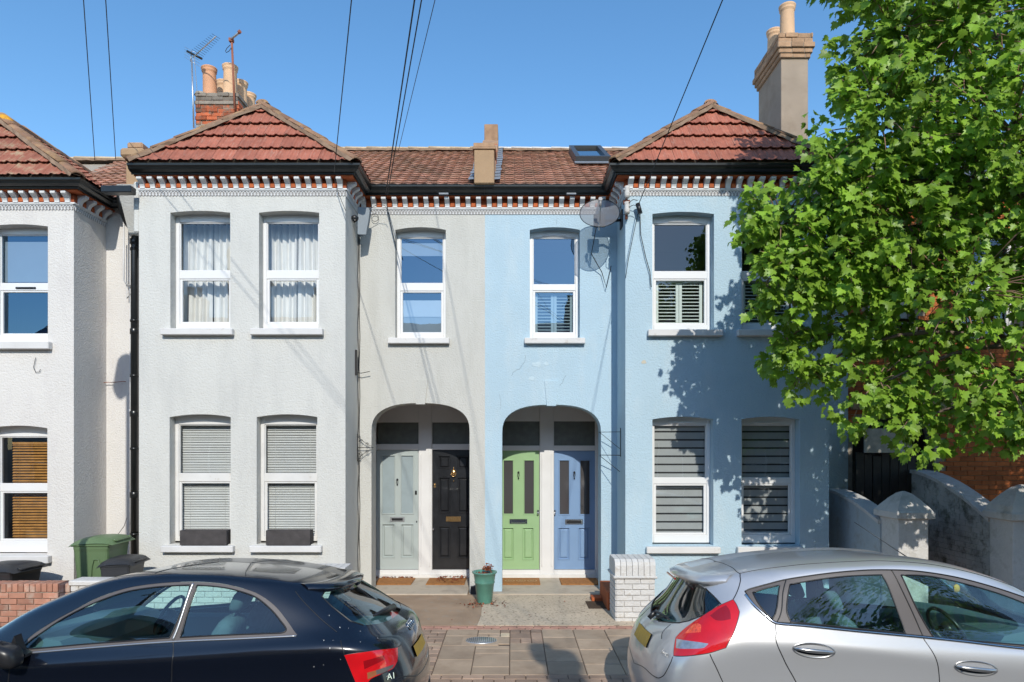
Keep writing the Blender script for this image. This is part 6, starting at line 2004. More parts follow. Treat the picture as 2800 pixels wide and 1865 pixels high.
def smooth_poly(pts, n=6, closed=True):
    """Catmull-Rom through parameter points; a point given with a third element True is a corner"""
    out = []; N = len(pts)
    for i in range(N if closed else N - 1):
        p0, p1, p2, p3 = pts[(i - 1) % N], pts[i], pts[(i + 1) % N], pts[(i + 2) % N]
        if not closed:
            p0 = pts[max(0, i - 1)]; p3 = pts[min(N - 1, i + 2)]
        c1 = len(p1) > 2 and p1[2]; c2 = len(p2) > 2 and p2[2]
        a = np.array(p1[:2]); b = np.array(p2[:2])
        m1 = (b - np.array(p0[:2])) / 2 if not c1 else (b - a)
        m2 = (np.array(p3[:2]) - a) / 2 if not c2 else (b - a)
        L_ = np.linalg.norm(b - a)
        for m in (m1, m2):
            l_ = np.linalg.norm(m)
            if l_ > L_ > 0: m *= L_ / l_
        for k in range(n):
            t = k / n
            out.append(tuple((2 * t ** 3 - 3 * t ** 2 + 1) * a + (t ** 3 - 2 * t ** 2 + t) * m1 + (-2 * t ** 3 + 3 * t ** 2) * b + (t ** 3 - t ** 2) * m2))
    if not closed: out.append(tuple(pts[-1][:2]))
    return out

def build_car(name, label, cat, rows, ox, sx, yc, regions, lines, paint, NU=12, NV=9):
    """regions: list (tag, [points in source px or ('uv',u,v) or ('xz',x,z)], smooth?) - first match wins; returns everything needed for the trims"""
    s = CarSurf(rows, ox, sx, yc); s.table(None)
    t = thing(name, label, cat, (ox + sx * 2.1, yc, 0.0))
    def par(p):
        c = (True,) if (len(p) > 2 and p[-1] is True) else ()
        if p[0] == 'uv': return (p[1], p[2]) + c
        if p[0] == 'xz': return s.find((p[1], p[2]), 'xz') + c
        return s.find(p[:2]) + c
    polys = []
    for tg, pts, sm in regions:
        pp = [par(p) for p in pts]
        poly = smooth_poly(pp) if sm else [q[:2] for q in pp]
        polys.append((tg, poly))
    # constrained triangulation in parameter space, in blocks of whole cells
    SUu = 1.0
    verts = []; edges = []
    nu, nv = (s.nu - 1) * NU, (s.nv - 1) * NV
    segs = []
    for tg, poly in polys:
        b = len(verts); verts += [Vector(p) for p in poly]
        edges += [(b + i, b + (i + 1) % len(poly)) for i in range(len(poly))]
    barr = np.array([v[:] for v in verts]) if verts else np.zeros((0, 2))
    hu, hv = 1.0 / NU, 1.0 / NV
    for i in range(nu + 1):
        for j in range(nv + 1):
            p = (i * hu, j * hv)
            if 0 < i < nu and 0 < j < nv and len(barr):
                d = np.min(np.abs(barr[:, 0] - p[0]) / hu + np.abs(barr[:, 1] - p[1]) / hv)
                if d < .38: continue
            verts.append(Vector(p))
    out = delaunay_2d_cdt(verts, edges, [], 0, 1e-5)
    V2 = np.array([v[:] for v in out[0]]); F2 = np.array([list(f) for f in out[2]])
    cen = V2[F2].mean(1)
    area = np.abs((V2[F2[:, 1], 0] - V2[F2[:, 0], 0]) * (V2[F2[:, 2], 1] - V2[F2[:, 0], 1]) - (V2[F2[:, 2], 0] - V2[F2[:, 0], 0]) * (V2[F2[:, 1], 1] - V2[F2[:, 0], 1]))
    keep = area > 1e-9
    F2 = F2[keep]; cen = cen[keep]
    tags = np.array(['body'] * len(F2), dtype=object)
    for tg, poly in reversed(polys):
        P = np.array(poly); x, y = cen[:, 0], cen[:, 1]
        ins = np.zeros(len(cen), bool)
        for i in range(len(P)):
            x1, y1 = P[i]; x2, y2 = P[(i + 1) % len(P)]
            c = ((y1 > y) != (y2 > y)) & (x < (x2 - x1) * (y - y1) / (y2 - y1 + 1e-15) + x1)
            ins ^= c
        tags[ins] = tg
    Wp = s.wev(V2[:, 0], V2[:, 1]); Nn = s.wnrm(V2[:, 0], V2[:, 1])
    # a tidy normal on the centre lines
    Wm = s.mir(Wp); Nm = Nn.copy(); Nm[:, 1] *= -1
    def part(tg, nm, m, off=0.0, label=None, parent=None, mirror=True, sides=(0, 1), kind=None):
        sel = np.isin(tags, tg if isinstance(tg, (list, tuple)) else [tg])
        res = []
        F_ = F2[sel]
        if not len(F_): print('EMPTY', tg); return []
        sets = []
        if mirror == 'join':
            sets = [[(Wp, Nn), (Wm, Nm)]]
        else:
            sets = [[((Wp, Nn), (Wm, Nm))[k]] for k in sides]
        for st in sets:
            vs, ns, fs = [], [], []
            for (W_, N_) in st:
                used = np.unique(F_); remap = -np.ones(len(V2), int); remap[used] = np.arange(len(used)) + len(vs)
                vs += list(W_[used] + N_[used] * off); ns += list(N_[used])
                for f in remap[F_]:
                    a, b, c = (np.array(vs[k]) for k in f)
                    g = np.cross(b - a, c - a)
                    nn = ns[f[0]] + ns[f[1]] + ns[f[2]]
                    fs.append(tuple(int(k) for k in (f if np.dot(g, nn) > 0 else f[::-1])))
            me = bpy.data.meshes.new(nm)
            me.from_pydata([tuple(map(float, v)) for v in vs], [], fs)
            me.polygons.foreach_set('use_smooth', [True] * len(fs))
            me.materials.append(m)
            me.normals_split_custom_set_from_vertices([tuple(map(float, n_)) for n_ in ns])
            o = bpy.data.objects.new(nm, me); link(o, parent or t)
            if label: o['label'] = label
            if kind: o['kind'] = kind
            res.append(o)
        return res
    def seam(nm, pts, r, m, off=0.0, closed=False, both=True, sm=True, dens=8, parent=None, flat=1.0, raw=False):
        pp = [par(p) for p in pts] if not raw else pts
        uv = smooth_poly(pp, dens, closed) if sm else [q[:2] for q in pp]
        if closed: uv = uv + [uv[0]]
        U = np.array([q[0] for q in uv]); Vv = np.array([q[1] for q in uv])
        P = s.wev(U, Vv) + s.wnrm(U, Vv) * off
        objs = []
        for k in ((0, 1) if both else (0,)):
            Q = s.mir(P) if k else P.copy()
            mb = MB(); mb.tube([tuple(map(float, q)) for q in Q], r, 6)
            objs.append(obj(nm, mb, m, parent or t))
        return objs
    return s, t, part, seam, par, polys

def wheel(t, x, y, r=.30, w=.19, side=-1):
    mb = MB(); ax = Matrix.Rotation(math.radians(90), 3, 'X')
    mb.lathe([(r * .62, -w / 2), (r * .93, -w / 2), (r, -w * .38), (r, w * .38), (r * .93, w / 2), (r * .62, w / 2)], (x, y, r), 36, axis=ax)
    o = obj('wheel', mb, M['tyre'], t)
    mb = MB(); mb.lathe([(r * .62, -w / 2 + .01), (r * .60, -w * .2), (r * .6, w * .2), (r * .62, w / 2 - .01)], (x, y, r), 30, axis=ax)
    for k in range(7):
        a = 2 * math.pi * k / 7
        mb.tube([(x, y + side * w * .38, r), (x + r * .6 * math.cos(a), y + side * w * .42, r + r * .6 * math.sin(a))], [.035, .02], 6)
    mb.lathe([(.0005, side * -w * .45), (.06, side * -w * .43), (.06, 0)], (x, y, r), 16, axis=ax)
    obj('rim', mb, M['alu'], o)

def blob_seat(t, x, y, z, dirx, m, head=True, wd=.46, hh=.62):
    """front seat: cushion, raked back and head restraint as one rounded shape each"""
    def rounded(mb, T_, hx, hy, hz, n=8, p=3.2):
        vs = []; rows = n
        for i in range(rows + 1):
            ph = -math.pi / 2 + math.pi * i / rows
            for j in range(2 * n):
                th = 2 * math.pi * j / (2 * n)
                f = lambda c: math.copysign(abs(c) ** (2 / p), c)
                vs.append(T_(hx * f(math.cos(ph)) * f(math.cos(th)), hy * f(math.cos(ph)) * f(math.sin(th)), hz * f(math.sin(ph))))
        fs = [[i * 2 * n + j, i * 2 * n + (j + 1) % (2 * n), (i + 1) * 2 * n + (j + 1) % (2 * n), (i + 1) * 2 * n + j] for i in range(rows) for j in range(2 * n)]
        mb.add(vs, fs, True)
    mb = MB()
    rounded(mb, lambda a, b, c: (x + dirx * (a + .12), y + b, z + c), .27, wd / 2, .09)
    rk = math.radians(22)
    def Tb(a, b, c):
        return (x - dirx * (.10 + math.sin(rk) * (c + hh / 2)) + a * math.cos(rk) * dirx, y + b, z + .04 + math.cos(rk) * (c + hh / 2) + a * math.sin(rk))
    rounded(mb, Tb, .085, wd / 2, hh / 2)
    o = obj('seat', mb, m, t)
    if head:
        mb = MB()
        def Th(a, b, c):
            cc = c + hh + .13
            return (x - dirx * (.10 + math.sin(rk) * cc) + a * dirx, y + b, z + .04 + math.cos(rk) * cc)
        rounded(mb, Th, .06, .125, .095)
        mb.tube([Tb(0, -.05, hh / 2 - .02), Th(0, -.05, -.05)], .007, 6); mb.tube([Tb(0, .05, hh / 2 - .02), Th(0, .05, -.05)], .007, 6)
        obj('head_restraint', mb, m, o)
def steering(t, x, y, z, dirx):
    mb = MB(); c_ = Vector((x, y, z)); a = math.radians(28)
    ex = Vector((math.sin(a) * dirx, 0, math.cos(a))); ey = Vector((0, 1, 0))
    mb.tube([c_ + ex * .19 * math.cos(q) + ey * .19 * math.sin(q) for q in [2 * math.pi * i / 32 for i in range(33)]], .015, 8)
    for q in (math.pi, math.pi / 2 + .25, -math.pi / 2 - .25):
        mb.tube([c_, c_ + ex * .19 * math.cos(q) + ey * .19 * math.sin(q)], [.03, .014], 6)
    n_ = ex.cross(ey)
    mb.lathe([(.0005, -.03), (.06, -.025), (.065, 0), (.05, .03)], c_, 14, axis=n_.to_track_quat('Z', 'Y').to_matrix())
    obj('steering_wheel', mb, M['trim_black'], t)
def interior(t, ox, sx, yc, x_front_seat, x_rear, x_dash, zb, zfloor=.45, tail=.9, m1='seat_dark', tub=.40):
    W_ = lambda x: ox + sx * x
    mb = MB()
    xs = sorted((W_(tail - .38), W_(x_dash + .55)))
    mb.box(xs[0], xs[1], yc - .70, yc + .70, zfloor - .05, zfloor)
    obj('cabin_floor', mb, M['dash'], t)
    for s_ in (-1, 1):
        mb = MB(); a = sorted((yc + s_ * .745, yc + s_ * .66))
        mb.box(*sorted((W_(tail + .15), W_(x_dash + .35))), a[0], a[1], zfloor, zb - .06, .03); obj('door_trim', mb, M['dash'], t)
    for s_ in (-1, 1):
        blob_seat(t, W_(x_front_seat), yc + s_ * .34, .50, sx, M[m1])
    # rear bench
    mb = MB(); mb.box(*sorted((W_(x_rear - .05), W_(x_rear + .45))), yc - .60, yc + .60, .42, .62, .05)
    rk = math.radians(20)
    def Tb(a, b, c): return (W_(x_rear) - sx * (math.sin(rk) * c) + a * sx, yc + b, .55 + math.cos(rk) * c)
    mb.box(-.06, .06, -.60, .60, 0, .58, .03, T=Tb)
    o = obj('rear_seat', mb, M[m1], t)
    for b in (-.36, .36):
        mb = MB(); mb.box(-.04, .04, b - .13, b + .13, .58, .73, .03, T=Tb); obj('head_restraint', mb, M[m1], o)
    mb = MB(); mb.box(*sorted((W_(tail - .55), W_(x_rear - .22))), yc - .62, yc + .62, zb - .10, zb - .07, .01); obj('parcel_shelf', mb, M['dash'], t)
    # dashboard
    mb = MB()
    prof = [(x_dash, zb - .35), (x_dash - .05, zb - .12), (x_dash + .02, zb - .02), (x_dash + .18, zb + .015), (x_dash + .55, zb - .03), (x_dash + .65, zb - .12), (x_dash + .6, zb - .35)]
    mb.prism([(W_(a), b) for a, b in prof], yc - .68, yc + .68, lambda u, v, a: (u, a, v)); obj('dashboard', mb, M['dash'], t)
    return W_

def mk_rows(prof):
    """each row: dict with per-column x, y, z lists of length 16"""
    return [[(x, y, z) for x, y, z in zip(r['x'], r['y'], r['z'])] for r in prof]

def side_row(xr, xf, w, z, rc=(.33, .66, .90, .985), sx=(.75, 1.05, 1.40, 1.85, 2.15, 2.55, 2.95, 3.40), dx=(.01, .05, .16, .38), wf=(1, 1, 1, 1, 1, 1, .995, .97), fc=(.86, .52)):
    x = [xr, xr + dx[0], xr + dx[1], xr + dx[2], xr + dx[3]] + list(sx) + [xf - .25, xf - .07, xf]
    y = [0, rc[0] * w, rc[1] * w, rc[2] * w, rc[3] * w] + [w * q for q in wf] + [fc[0] * w, fc[1] * w, 0]
    zz = list(np.interp(range(16), range(len(z)), z)) if len(z) == 16 else list(np.interp(x, [q[0] for q in z], [q[1] for q in z]))
    return dict(x=x, y=y, z=zz)

# ---------------------------------------------------------------- silver five-door hatchback
OXS, YCS = 1.03, 5.585
R = []
R.append(side_row(.12, 4.10, .74, [(0, .24), (.6, .20), (3.6, .20), (4.2, .24)]))
R.append(side_row(.02, 4.20, .845, [(0, .36), (4.2, .36)]))
R.append(side_row(.00, 4.20, .860, [(0, .58), (.45, .62), (.9, .76), (1.6, .76), (2.9, .62), (4.2, .55)]))
R.append(side_row(.05, 4.12, .868, [(0, .80), (.4, .90), (.9, .965), (1.5, .945), (2.1, .87), (2.9, .785), (4.2, .70)]))
R.append(side_row(.14, 3.85, .843, [(.1, .98), (.5, 1.06), (1.0, 1.055), (2.1, .965), (3.4, .88), (3.9, .86)], dx=(.012, .06, .19, .42)))
# tailgate glass base / glass base / windscreen base
R.append(dict(x=[.26, .275, .33, .47, .66, .88, 1.10, 1.42, 1.85, 2.15, 2.52, 2.92, 3.28, 3.36, 3.30, 3.28],
              y=[0, .27, .53, .70, .765, .785, .79, .795, .795, .79, .785, .77, .70, .55, .30, 0],
              z=[1.10, 1.105, 1.13, 1.18, 1.19, 1.18, 1.165, 1.13, 1.09, 1.065, 1.03, 1.00, .985, 1.01, 1.03, 1.035]))
R.append(dict(x=[.36, .375, .43, .56, .74, .93, 1.13, 1.43, 1.83, 2.10, 2.42, 2.76, 3.02, 3.08, 3.05, 3.03],
              y=[0, .26, .48, .61, .675, .70, .712, .722, .725, .72, .71, .69, .63, .48, .26, 0],
              z=[1.27, 1.27, 1.28, 1.31, 1.325, 1.33, 1.325, 1.31, 1.295, 1.28, 1.26, 1.235, 1.21, 1.20, 1.20, 1.20]))
R.append(dict(x=[.44, .455, .50, .62, .80, .97, 1.16, 1.44, 1.81, 2.05, 2.34, 2.62, 2.80, 2.80, 2.78, 2.76],
              y=[0, .24, .44, .55, .605, .628, .64, .65, .652, .648, .635, .605, .54, .42, .22, 0],
              z=[1.41, 1.41, 1.405, 1.41, 1.425, 1.44, 1.455, 1.475, 1.487, 1.482, 1.458, 1.415, 1.375, 1.372, 1.38, 1.385]))
R.append(dict(x=[.50, .51, .56, .68, .84, 1.00, 1.18, 1.45, 1.80, 2.02, 2.27, 2.50, 2.62, 2.58, 2.55, 2.53],
              y=[0, .23, .41, .51, .555, .575, .588, .598, .60, .597, .583, .55, .48, .37, .20, 0],
              z=[1.455, 1.455, 1.455, 1.462, 1.478, 1.495, 1.51, 1.53, 1.545, 1.542, 1.522, 1.485, 1.455, 1.462, 1.475, 1.48]))
R.append(dict(x=[.72, .73, .78, .86, .97, 1.09, 1.24, 1.47, 1.78, 1.98, 2.18, 2.35, 2.42, 2.38, 2.35, 2.33],
              y=[0, .20, .36, .44, .475, .49, .50, .508, .51, .507, .495, .465, .40, .31, .17, 0],
              z=[1.508, 1.508, 1.507, 1.512, 1.522, 1.533, 1.545, 1.56, 1.575, 1.573, 1.56, 1.537, 1.518, 1.525, 1.532, 1.535]))
R.append(dict(x=[1.0, 1.01, 1.05, 1.10, 1.17, 1.25, 1.35, 1.52, 1.74, 1.88, 2.00, 2.10, 2.12, 2.10, 2.08, 2.07],
              y=[0, .12, .22, .265, .285, .295, .30, .305, .305, .303, .297, .28, .24, .18, .10, 0],
              z=[1.560, 1.560, 1.560, 1.563, 1.567, 1.573, 1.58, 1.588, 1.594, 1.594, 1.588, 1.58, 1.572, 1.574, 1.576, 1.577]))
R.append(dict(x=[1.25, 1.26, 1.29, 1.33, 1.37, 1.42, 1.48, 1.57, 1.69, 1.76, 1.81, 1.85, 1.87, 1.88, 1.88, 1.88],
              y=[0] * 16, z=[1.584, 1.584, 1.584, 1.586, 1.588, 1.59, 1.593, 1.597, 1.600, 1.599, 1.597, 1.594, 1.592, 1.591, 1.59, 1.59]))
c3p = lambda x, y, *k: (1800 + x / 2.351, 1198 + y / 2.351) + k
c6p = lambda x, y, *k: (1700 + x / 4.296, 1500 + y / 4.296) + k
T = True
REG = [
 ('lamp_white', [c6p(648, 1062, T), c6p(780, 1085), c6p(900, 1100), c6p(1022, 1118, T), c6p(960, 1168), c6p(800, 1180), c6p(640, 1172, T)], True),
 ('lamp_dark', [c6p(1040, 790, T), c6p(1130, 720), c6p(1225, 668, T), c6p(1270, 730), c6p(1282, 830, T), c6p(1180, 850), c6p(1100, 840)], True),
 ('lamp_glow', [c6p(745, 1000, T), c6p(830, 905), c6p(900, 880, T), c6p(935, 905), c6p(930, 985, T), c6p(840, 992)], True),
 ('lamp', [c6p(1308, 602, T), c6p(1345, 655), c6p(1382, 745, T), c6p(1345, 900), c6p(1285, 1050), c6p(1222, 1165, T), c6p(1040, 1222), c6p(850, 1252), c6p(612, 1258, T), c6p(640, 1045, T), c6p(745, 940), c6p(870, 850), c6p(1090, 705)], True),
 ('quarter_glass', [c3p(608, 992, T), c3p(690, 965), c3p(780, 945, T), c3p(735, 1163, T), c3p(690, 1122), c3p(640, 1055)], True),
 ('rear_door_glass', [c3p(848, 940, T), c3p(1000, 913), c3p(1200, 888), c3p(1438, 878, T), c3p(1480, 955), c3p(1592, 1255, T), c3p(1200, 1216), c3p(852, 1184, T), c3p(826, 1100)], True),
 ('front_door_glass', [c3p(1562, 880, T), c3p(1750, 888), c3p(2000, 943), c3p(2200, 1002), c3p(2400, 1080), c3p(2600, 1180), c3p(2780, 1300, T), c3p(2770, 1368, T), c3p(2351, 1330), c3p(1772, 1282, T), c3p(1660, 1090)], True),
 ('frame', [c3p(556, 985, T), c3p(590, 968), c3p(700, 938), c3p(820, 908), c3p(1000, 880), c3p(1200, 857), c3p(1350, 847), c3p(1500, 846), c3p(1700, 858), c3p(1900, 890), c3p(2100, 940), c3p(2300, 1003), c3p(2500, 1085), c3p(2700, 1190), c3p(2880, 1320, T), c3p(2860, 1388, T), c3p(2351, 1346), c3p(1700, 1272), c3p(1200, 1226), c3p(760, 1184, T), c3p(700, 1148), c3p(620, 1075)], True),
 ('tailgate_glass', [('uv', 0, 6.55), ('uv', .6, 6.55), ('uv', 1.5, 6.6), c6p(985, 470, T), c6p(1080, 560), c6p(1160, 645, T), c6p(1060, 725), c6p(930, 795), c6p(790, 850), c6p(680, 872), c6p(600, 872), ('uv', .55, 4.32), ('uv', 0, 4.25)], False),
 ('windscreen', [('uv', 15, 5.12), ('uv', 14, 5.12), ('uv', 13, 5.12), ('uv', 12.55, 5.3), ('uv', 12.55, 6.9), ('uv', 13, 7.2), ('uv', 14, 7.25), ('uv', 15, 7.25)], False),
 ('number_plate', [('uv', 0, 3.62), ('uv', .86, 3.62), ('uv', .88, 3.06), ('uv', 0, 3.06)], False),
 ('headlamp', [('uv', 12.6, 3.3), ('uv', 12.4, 3.7), ('uv', 13.3, 3.6), ('uv', 13.9, 3.2), ('uv', 13.8, 2.9), ('uv', 13.0, 2.9)], True),
 ('grille', [('uv', 14.1, 1.2), ('uv', 15, 1.2), ('uv', 15, 2.4), ('uv', 14.1, 2.4)], False),
 ('arch', [('xz', .78 + .36 * math.cos(a), .30 + .36 * math.sin(a)) for a in [math.pi * i / 16 for i in range(17)]] + [('xz', .42, .215), ('xz', 1.14, .215)][:0], False),
 ('arch', [('xz', 3.34 + .36 * math.cos(a), .30 + .36 * math.sin(a)) for a in [math.pi * i / 16 for i in range(17)]], False),
]
s1, silver, part, seam, par_, polys = build_car('silver_hatchback', 'silver five-door hatchback parked with its tail between the pier and the tree side', 'car', mk_rows(R), OXS, 1, YCS, REG, [], M['paint_silver'])
part('body', 'body', M['paint_silver'], mirror='join')
part('frame', 'window_frame', M['trim_frame'], off=-.003)
part('quarter_glass', 'quarter_window', M['car_glass_dark'], off=-.006)
part('rear_door_glass', 'rear_door_window', M['car_glass'], off=-.006)
part('front_door_glass', 'front_door_window', M['car_glass'], off=-.006)
part('tailgate_glass', 'rear_window', M['car_glass'], off=-.006, mirror='join')
part('windscreen', 'windscreen', M['car_glass'], off=-.004, mirror='join')
tl = part('lamp', 'tail_lamp', M['lamp_red'], off=.004)
part('lamp_white', 'reversing_lens', M['lamp_clear'], off=.004, sides=(0,), parent=tl[0]); part('lamp_white', 'reversing_lens', M['lamp_clear'], off=.004, sides=(1,), parent=tl[1])
for k in (0, 1):
    part('lamp_dark', 'led_panel', M['lamp_red_dark'], off=.004, sides=(k,), parent=tl[k]); part('lamp_glow', 'brake_lens', M['lamp_glow'], off=.004, sides=(k,), parent=tl[k])
part('number_plate', 'number_plate', M['plate_yellow'], off=.012, mirror='join')
part('headlamp', 'headlight', M['lamp_clear'], off=.003)
part('grille', 'grille', M['trim_black'], off=-.01, mirror='join')
lampP = [q for q in polys if q[0] == 'lamp'][0][1]
seam('lamp_seal', lampP, .0045, M['trim_black'], closed=True, sm=False, raw=True)
for tg in ('quarter_glass', 'rear_door_glass', 'front_door_glass'):
    seam('window_seal', [q for q in polys if q[0] == tg][0][1], .0055, M['trim_black'], off=-.002, closed=True, sm=False, raw=True)
fr = [q for q in polys if q[0] == 'frame'][0][1]
seam('frame_seal', fr, .005, M['trim_black'], off=-.001, closed=True, sm=False, raw=True)
seam('waist_strip', [c3p(560, 1005), c3p(620, 1080), c3p(700, 1152), c3p(765, 1192), c3p(1000, 1213), c3p(1200, 1234), c3p(1450, 1258), c3p(1700, 1281), c3p(2000, 1313), c3p(2351, 1354), c3p(2700, 1380)], .0105, M['chrome_soft'], off=.002)
tg_ = [q for q in polys if q[0] == 'tailgate_glass'][0][1]
seam('window_seal', tg_[3:12], .006, M['trim_black'], sm=False, raw=True)
gap = lambda pts, **k: seam('panel_gap', pts, .0042, M['trim_black'], off=-.0012, **k)
gap([c3p(755, 1198), c3p(757, 1260), c3p(778, 1360), c3p(820, 1450), c3p(885, 1568), c3p(930, 1640), c3p(960, 1760), c3p(965, 1900)])
gap([c3p(1702, 1285), c3p(1760, 1370), c3p(1795, 1450), c3p(1808, 1568), c3p(1812, 1750), c3p(1800, 1950)])
gap([c3p(1500, 848), c3p(1560, 960), c3p(1640, 1130), c3p(1702, 1272)])
gap([c3p(822, 910), c3p(800, 1010), c3p(762, 1184)])
gap([c3p(332, 1388), c3p(370, 1470), c3p(415, 1568), c3p(470, 1680), c3p(480, 1760)])
gap([c6p(1308, 600), c6p(1350, 520), c6p(1385, 420), c6p(1392, 340), c6p(1382, 292), c6p(1320, 240), c6p(1220, 185), c6p(1100, 150), c6p(1000, 130)])
gap([c6p(1385, 292), c6p(1600, 250), c6p(1900, 212), c6p(2148, 185), c3p(1350, 789), c3p(1500, 792), c3p(1750, 812), c3p(2000, 862), c3p(2200, 922), c3p(2351, 975), c3p(2500, 1040)])
gap([c6p(600, 1270), c6p(575, 1340), c6p(520, 1450), c6p(480, 1500), c6p(430, 1520), c6p(380, 1500), c6p(250, 1390), ('uv', .0, 2.25)])
gap([c6p(575, 890), c6p(480, 985), c6p(470, 1060)])
gap([c6p(1168, 655), c6p(1090, 568), c6p(985, 470)])
gap([c3p(2700, 1395), c3p(2760, 1500), c3p(2790, 1650), c3p(2790, 1900)])
# door handles
def handle(s, t, seam_pts, cx, cy, hw, hh, px, m, lock=False):
    uv0 = s.find(px(cx, cy)); P = s.wev(*uv0); Nn = s.wnrm(*uv0)
    uvx = s.find(px(cx + hw, cy + hw * .10)); A = s.wev(*uvx) - P; A = A / np.linalg.norm(A)
    B = np.cross(Nn, A); B = B * (1 if B[2] > 0 else -1)
    sc = 1 / 2.351 / 1800 * P[1]
    a_, b_ = hw * sc, hh * sc
    for k in (0, 1):
        mir = lambda q: tuple(map(float, q if k == 0 else s.mir(q)))
        mb = MB(); n_ = 28; vs = [mir(P - Nn * .004)]
        for rr, off in ((.5, -.006), (.92, -.001), (1.0, .003), (1.05, .0)):
            for i in range(n_):
                q = 2 * math.pi * i / n_
                vs.append(mir(P + A * a_ * rr * math.cos(q) + B * b_ * rr * math.sin(q) + Nn * off))
        fs = [(0, 1 + i, 1 + (i + 1) % n_) for i in range(n_)] + [(1 + r_ * n_ + i, 1 + r_ * n_ + (i + 1) % n_, 1 + (r_ + 1) * n_ + (i + 1) % n_, 1 + (r_ + 1) * n_ + i) for r_ in range(3) for i in range(n_)]
        mb.add(vs, fs, True); o = obj('door_handle', mb, m, t)
        mb = MB(); pts = []; rs = []
        for i in range(11):
            u = -1 + 2 * i / 10
            pts.append(mir(P + A * a_ * .97 * u + B * b_ * .12 + Nn * (.008 + .026 * (1 - u * u) ** .6))); rs.append(.006 + .010 * (1 - abs(u) ** 3))
        mb.tube(pts, rs, 10); obj('grip', mb, m, o)
        mb = MB(); mb.add([mir(P + A * a_ * .8 * math.cos(q) + B * b_ * (-.30 + .30 * math.sin(q)) + Nn * .0015) for q in [2 * math.pi * i / 20 for i in range(20)]], [list(range(20))]); obj('recess', mb, M['trim_black'], o)  # flat black ellipse standing for the shade under the grip
        if lock:
            mb = MB(); c_ = P - A * a_ * .62 + Nn * .03; mb.lathe([(.013, -.012), (.013, .002), (.0005, .004)], mir(c_), 12, axis=Vector((0, -1 if k == 0 else 1, 0)).to_track_quat('Z', 'Y').to_matrix()); obj('lock', mb, M['trim_black'], o)
handle(s1, silver, None, 1000, 1366, 134, 48, c3p, M['handle_silver'])
handle(s1, silver, None, 2042, 1482, 136, 48, c3p, M['handle_silver'], True)
# spoiler over the rear glass
def spoiler(s, t, m, u_end, v0, v1, reach, drop, thick, inner=True):
    n_ = 18; vs = []
    for i in range(-n_, n_ + 1):
        u = u_end * i / n_
        a = s.wev(u, v1)[..., :] ; b = s.wev(u, v0)
        N1 = s.wnrm(abs(u), v1) if u >= 0 else s.wnrm(-u, v1)
        if u < 0: a = s.wev(-u, v1); b = s.wev(-u, v0); a = s.mir(a); b = s.mir(b)
        k = (1 - (abs(u) / u_end) ** 4)
        d = np.array([-s.sx * (reach * (.25 + .75 * k)), 0, -drop * (.4 + .6 * k)])
        tip = b + d
        vs += [tuple(map(float, a + np.array([0, 0, .003]))), tuple(map(float, (a + tip) / 2 + np.array([0, 0, .018]))), tuple(map(float, tip + np.array([0, 0, .010]))), tuple(map(float, tip + np.array([s.sx * .006, 0, -thick]))), tuple(map(float, b + np.array([s.sx * .05, 0, -.03])))]
    fs = [[i * 5 + j, i * 5 + j + 1, (i + 1) * 5 + j + 1, (i + 1) * 5 + j] for i in range(2 * n_) for j in range(4)]
    mb = MB(); mb.add(vs, fs, True)
    return obj('spoiler', mb, m, t), vs
sp, _ = spoiler(s1, silver, M['paint_silver'], 3.05, 7.0, 7.9, .085, .012, .022)
mb = MB(); q = s1.wev(0, 7.0); mb.box(float(q[0]) - .125, float(q[0]) - .112, YCS - .14, YCS + .14, float(q[2]) - .035, float(q[2]) - .018, .003); obj('brake_lamp', mb, M['lamp_red_dark'], silver)
# rear wiper
def wiper(s, t, pts, r=.012, parent=None):
    P = [s.wev(*s.find(p)) + s.wnrm(*s.find(p)) * o_ for p, o_ in pts]
    mb = MB(); mb.tube([tuple(map(float, p)) for p in P], r, 8); return obj('rear_wiper', mb, M['trim_black'], t)
wiper(s1, silver, [(c6p(235, 740), .03), (c6p(320, 730), .035), (c6p(420, 760), .035), (c6p(560, 835), .025)], [.022, .02, .014, .008])
wiper(s1, silver, [(c6p(250, 755), .02), (c6p(400, 800), .018), (c6p(570, 845), .015)], .008)
# badge lettering and emblem
def label_text(s, t, body, px, size, m, shear=0.0, name='badge', rot=0.0, off=.004, dpx=(40, 4)):
    uv = s.find(px); P = s.wev(*uv); Nn = s.wnrm(*uv)
    Q = s.wev(*s.find((px[0] + dpx[0], px[1] + dpx[1])))
    A = Q - P; A = A - Nn * np.dot(A, Nn); A /= np.linalg.norm(A); B = np.cross(Nn, A)
    cu = bpy.data.curves.new(name, 'FONT'); cu.body = body; cu.size = size; cu.extrude = .0015; cu.shear = shear; cu.resolution_u = 3
    tmp = bpy.data.objects.new('tmp', cu); COL.objects.link(tmp)
    dg = bpy.context.evaluated_depsgraph_get(); me = bpy.data.meshes.new_from_object(tmp.evaluated_get(dg))
    bpy.data.objects.remove(tmp); bpy.data.curves.remove(cu)
    Mx = Matrix(((A[0], B[0], Nn[0], P[0] + Nn[0] * off), (A[1], B[1], Nn[1], P[1] + Nn[1] * off), (A[2], B[2], Nn[2], P[2] + Nn[2] * off), (0, 0, 0, 1)))
    me.transform(Mx); me.materials.clear(); me.materials.append(m)
    o = bpy.data.objects.new(name, me); link(o, t); return o
label_text(s1, silver, 'Fiesta', c6p(462, 1232), .052, M['chrome'], .25, dpx=(22, 12))
interior(silver, OXS, 1, YCS, 1.88, 1.05, 2.62, 1.04, tail=.85)
steering(silver, OXS + 2.42, YCS - .36, 1.0, -1)
steer2 = None
mb = MB(); mb.tube([(OXS + 2.72, YCS - .02, 1.40), (OXS + 2.72, YCS - .02, 1.27)], .002, 4)
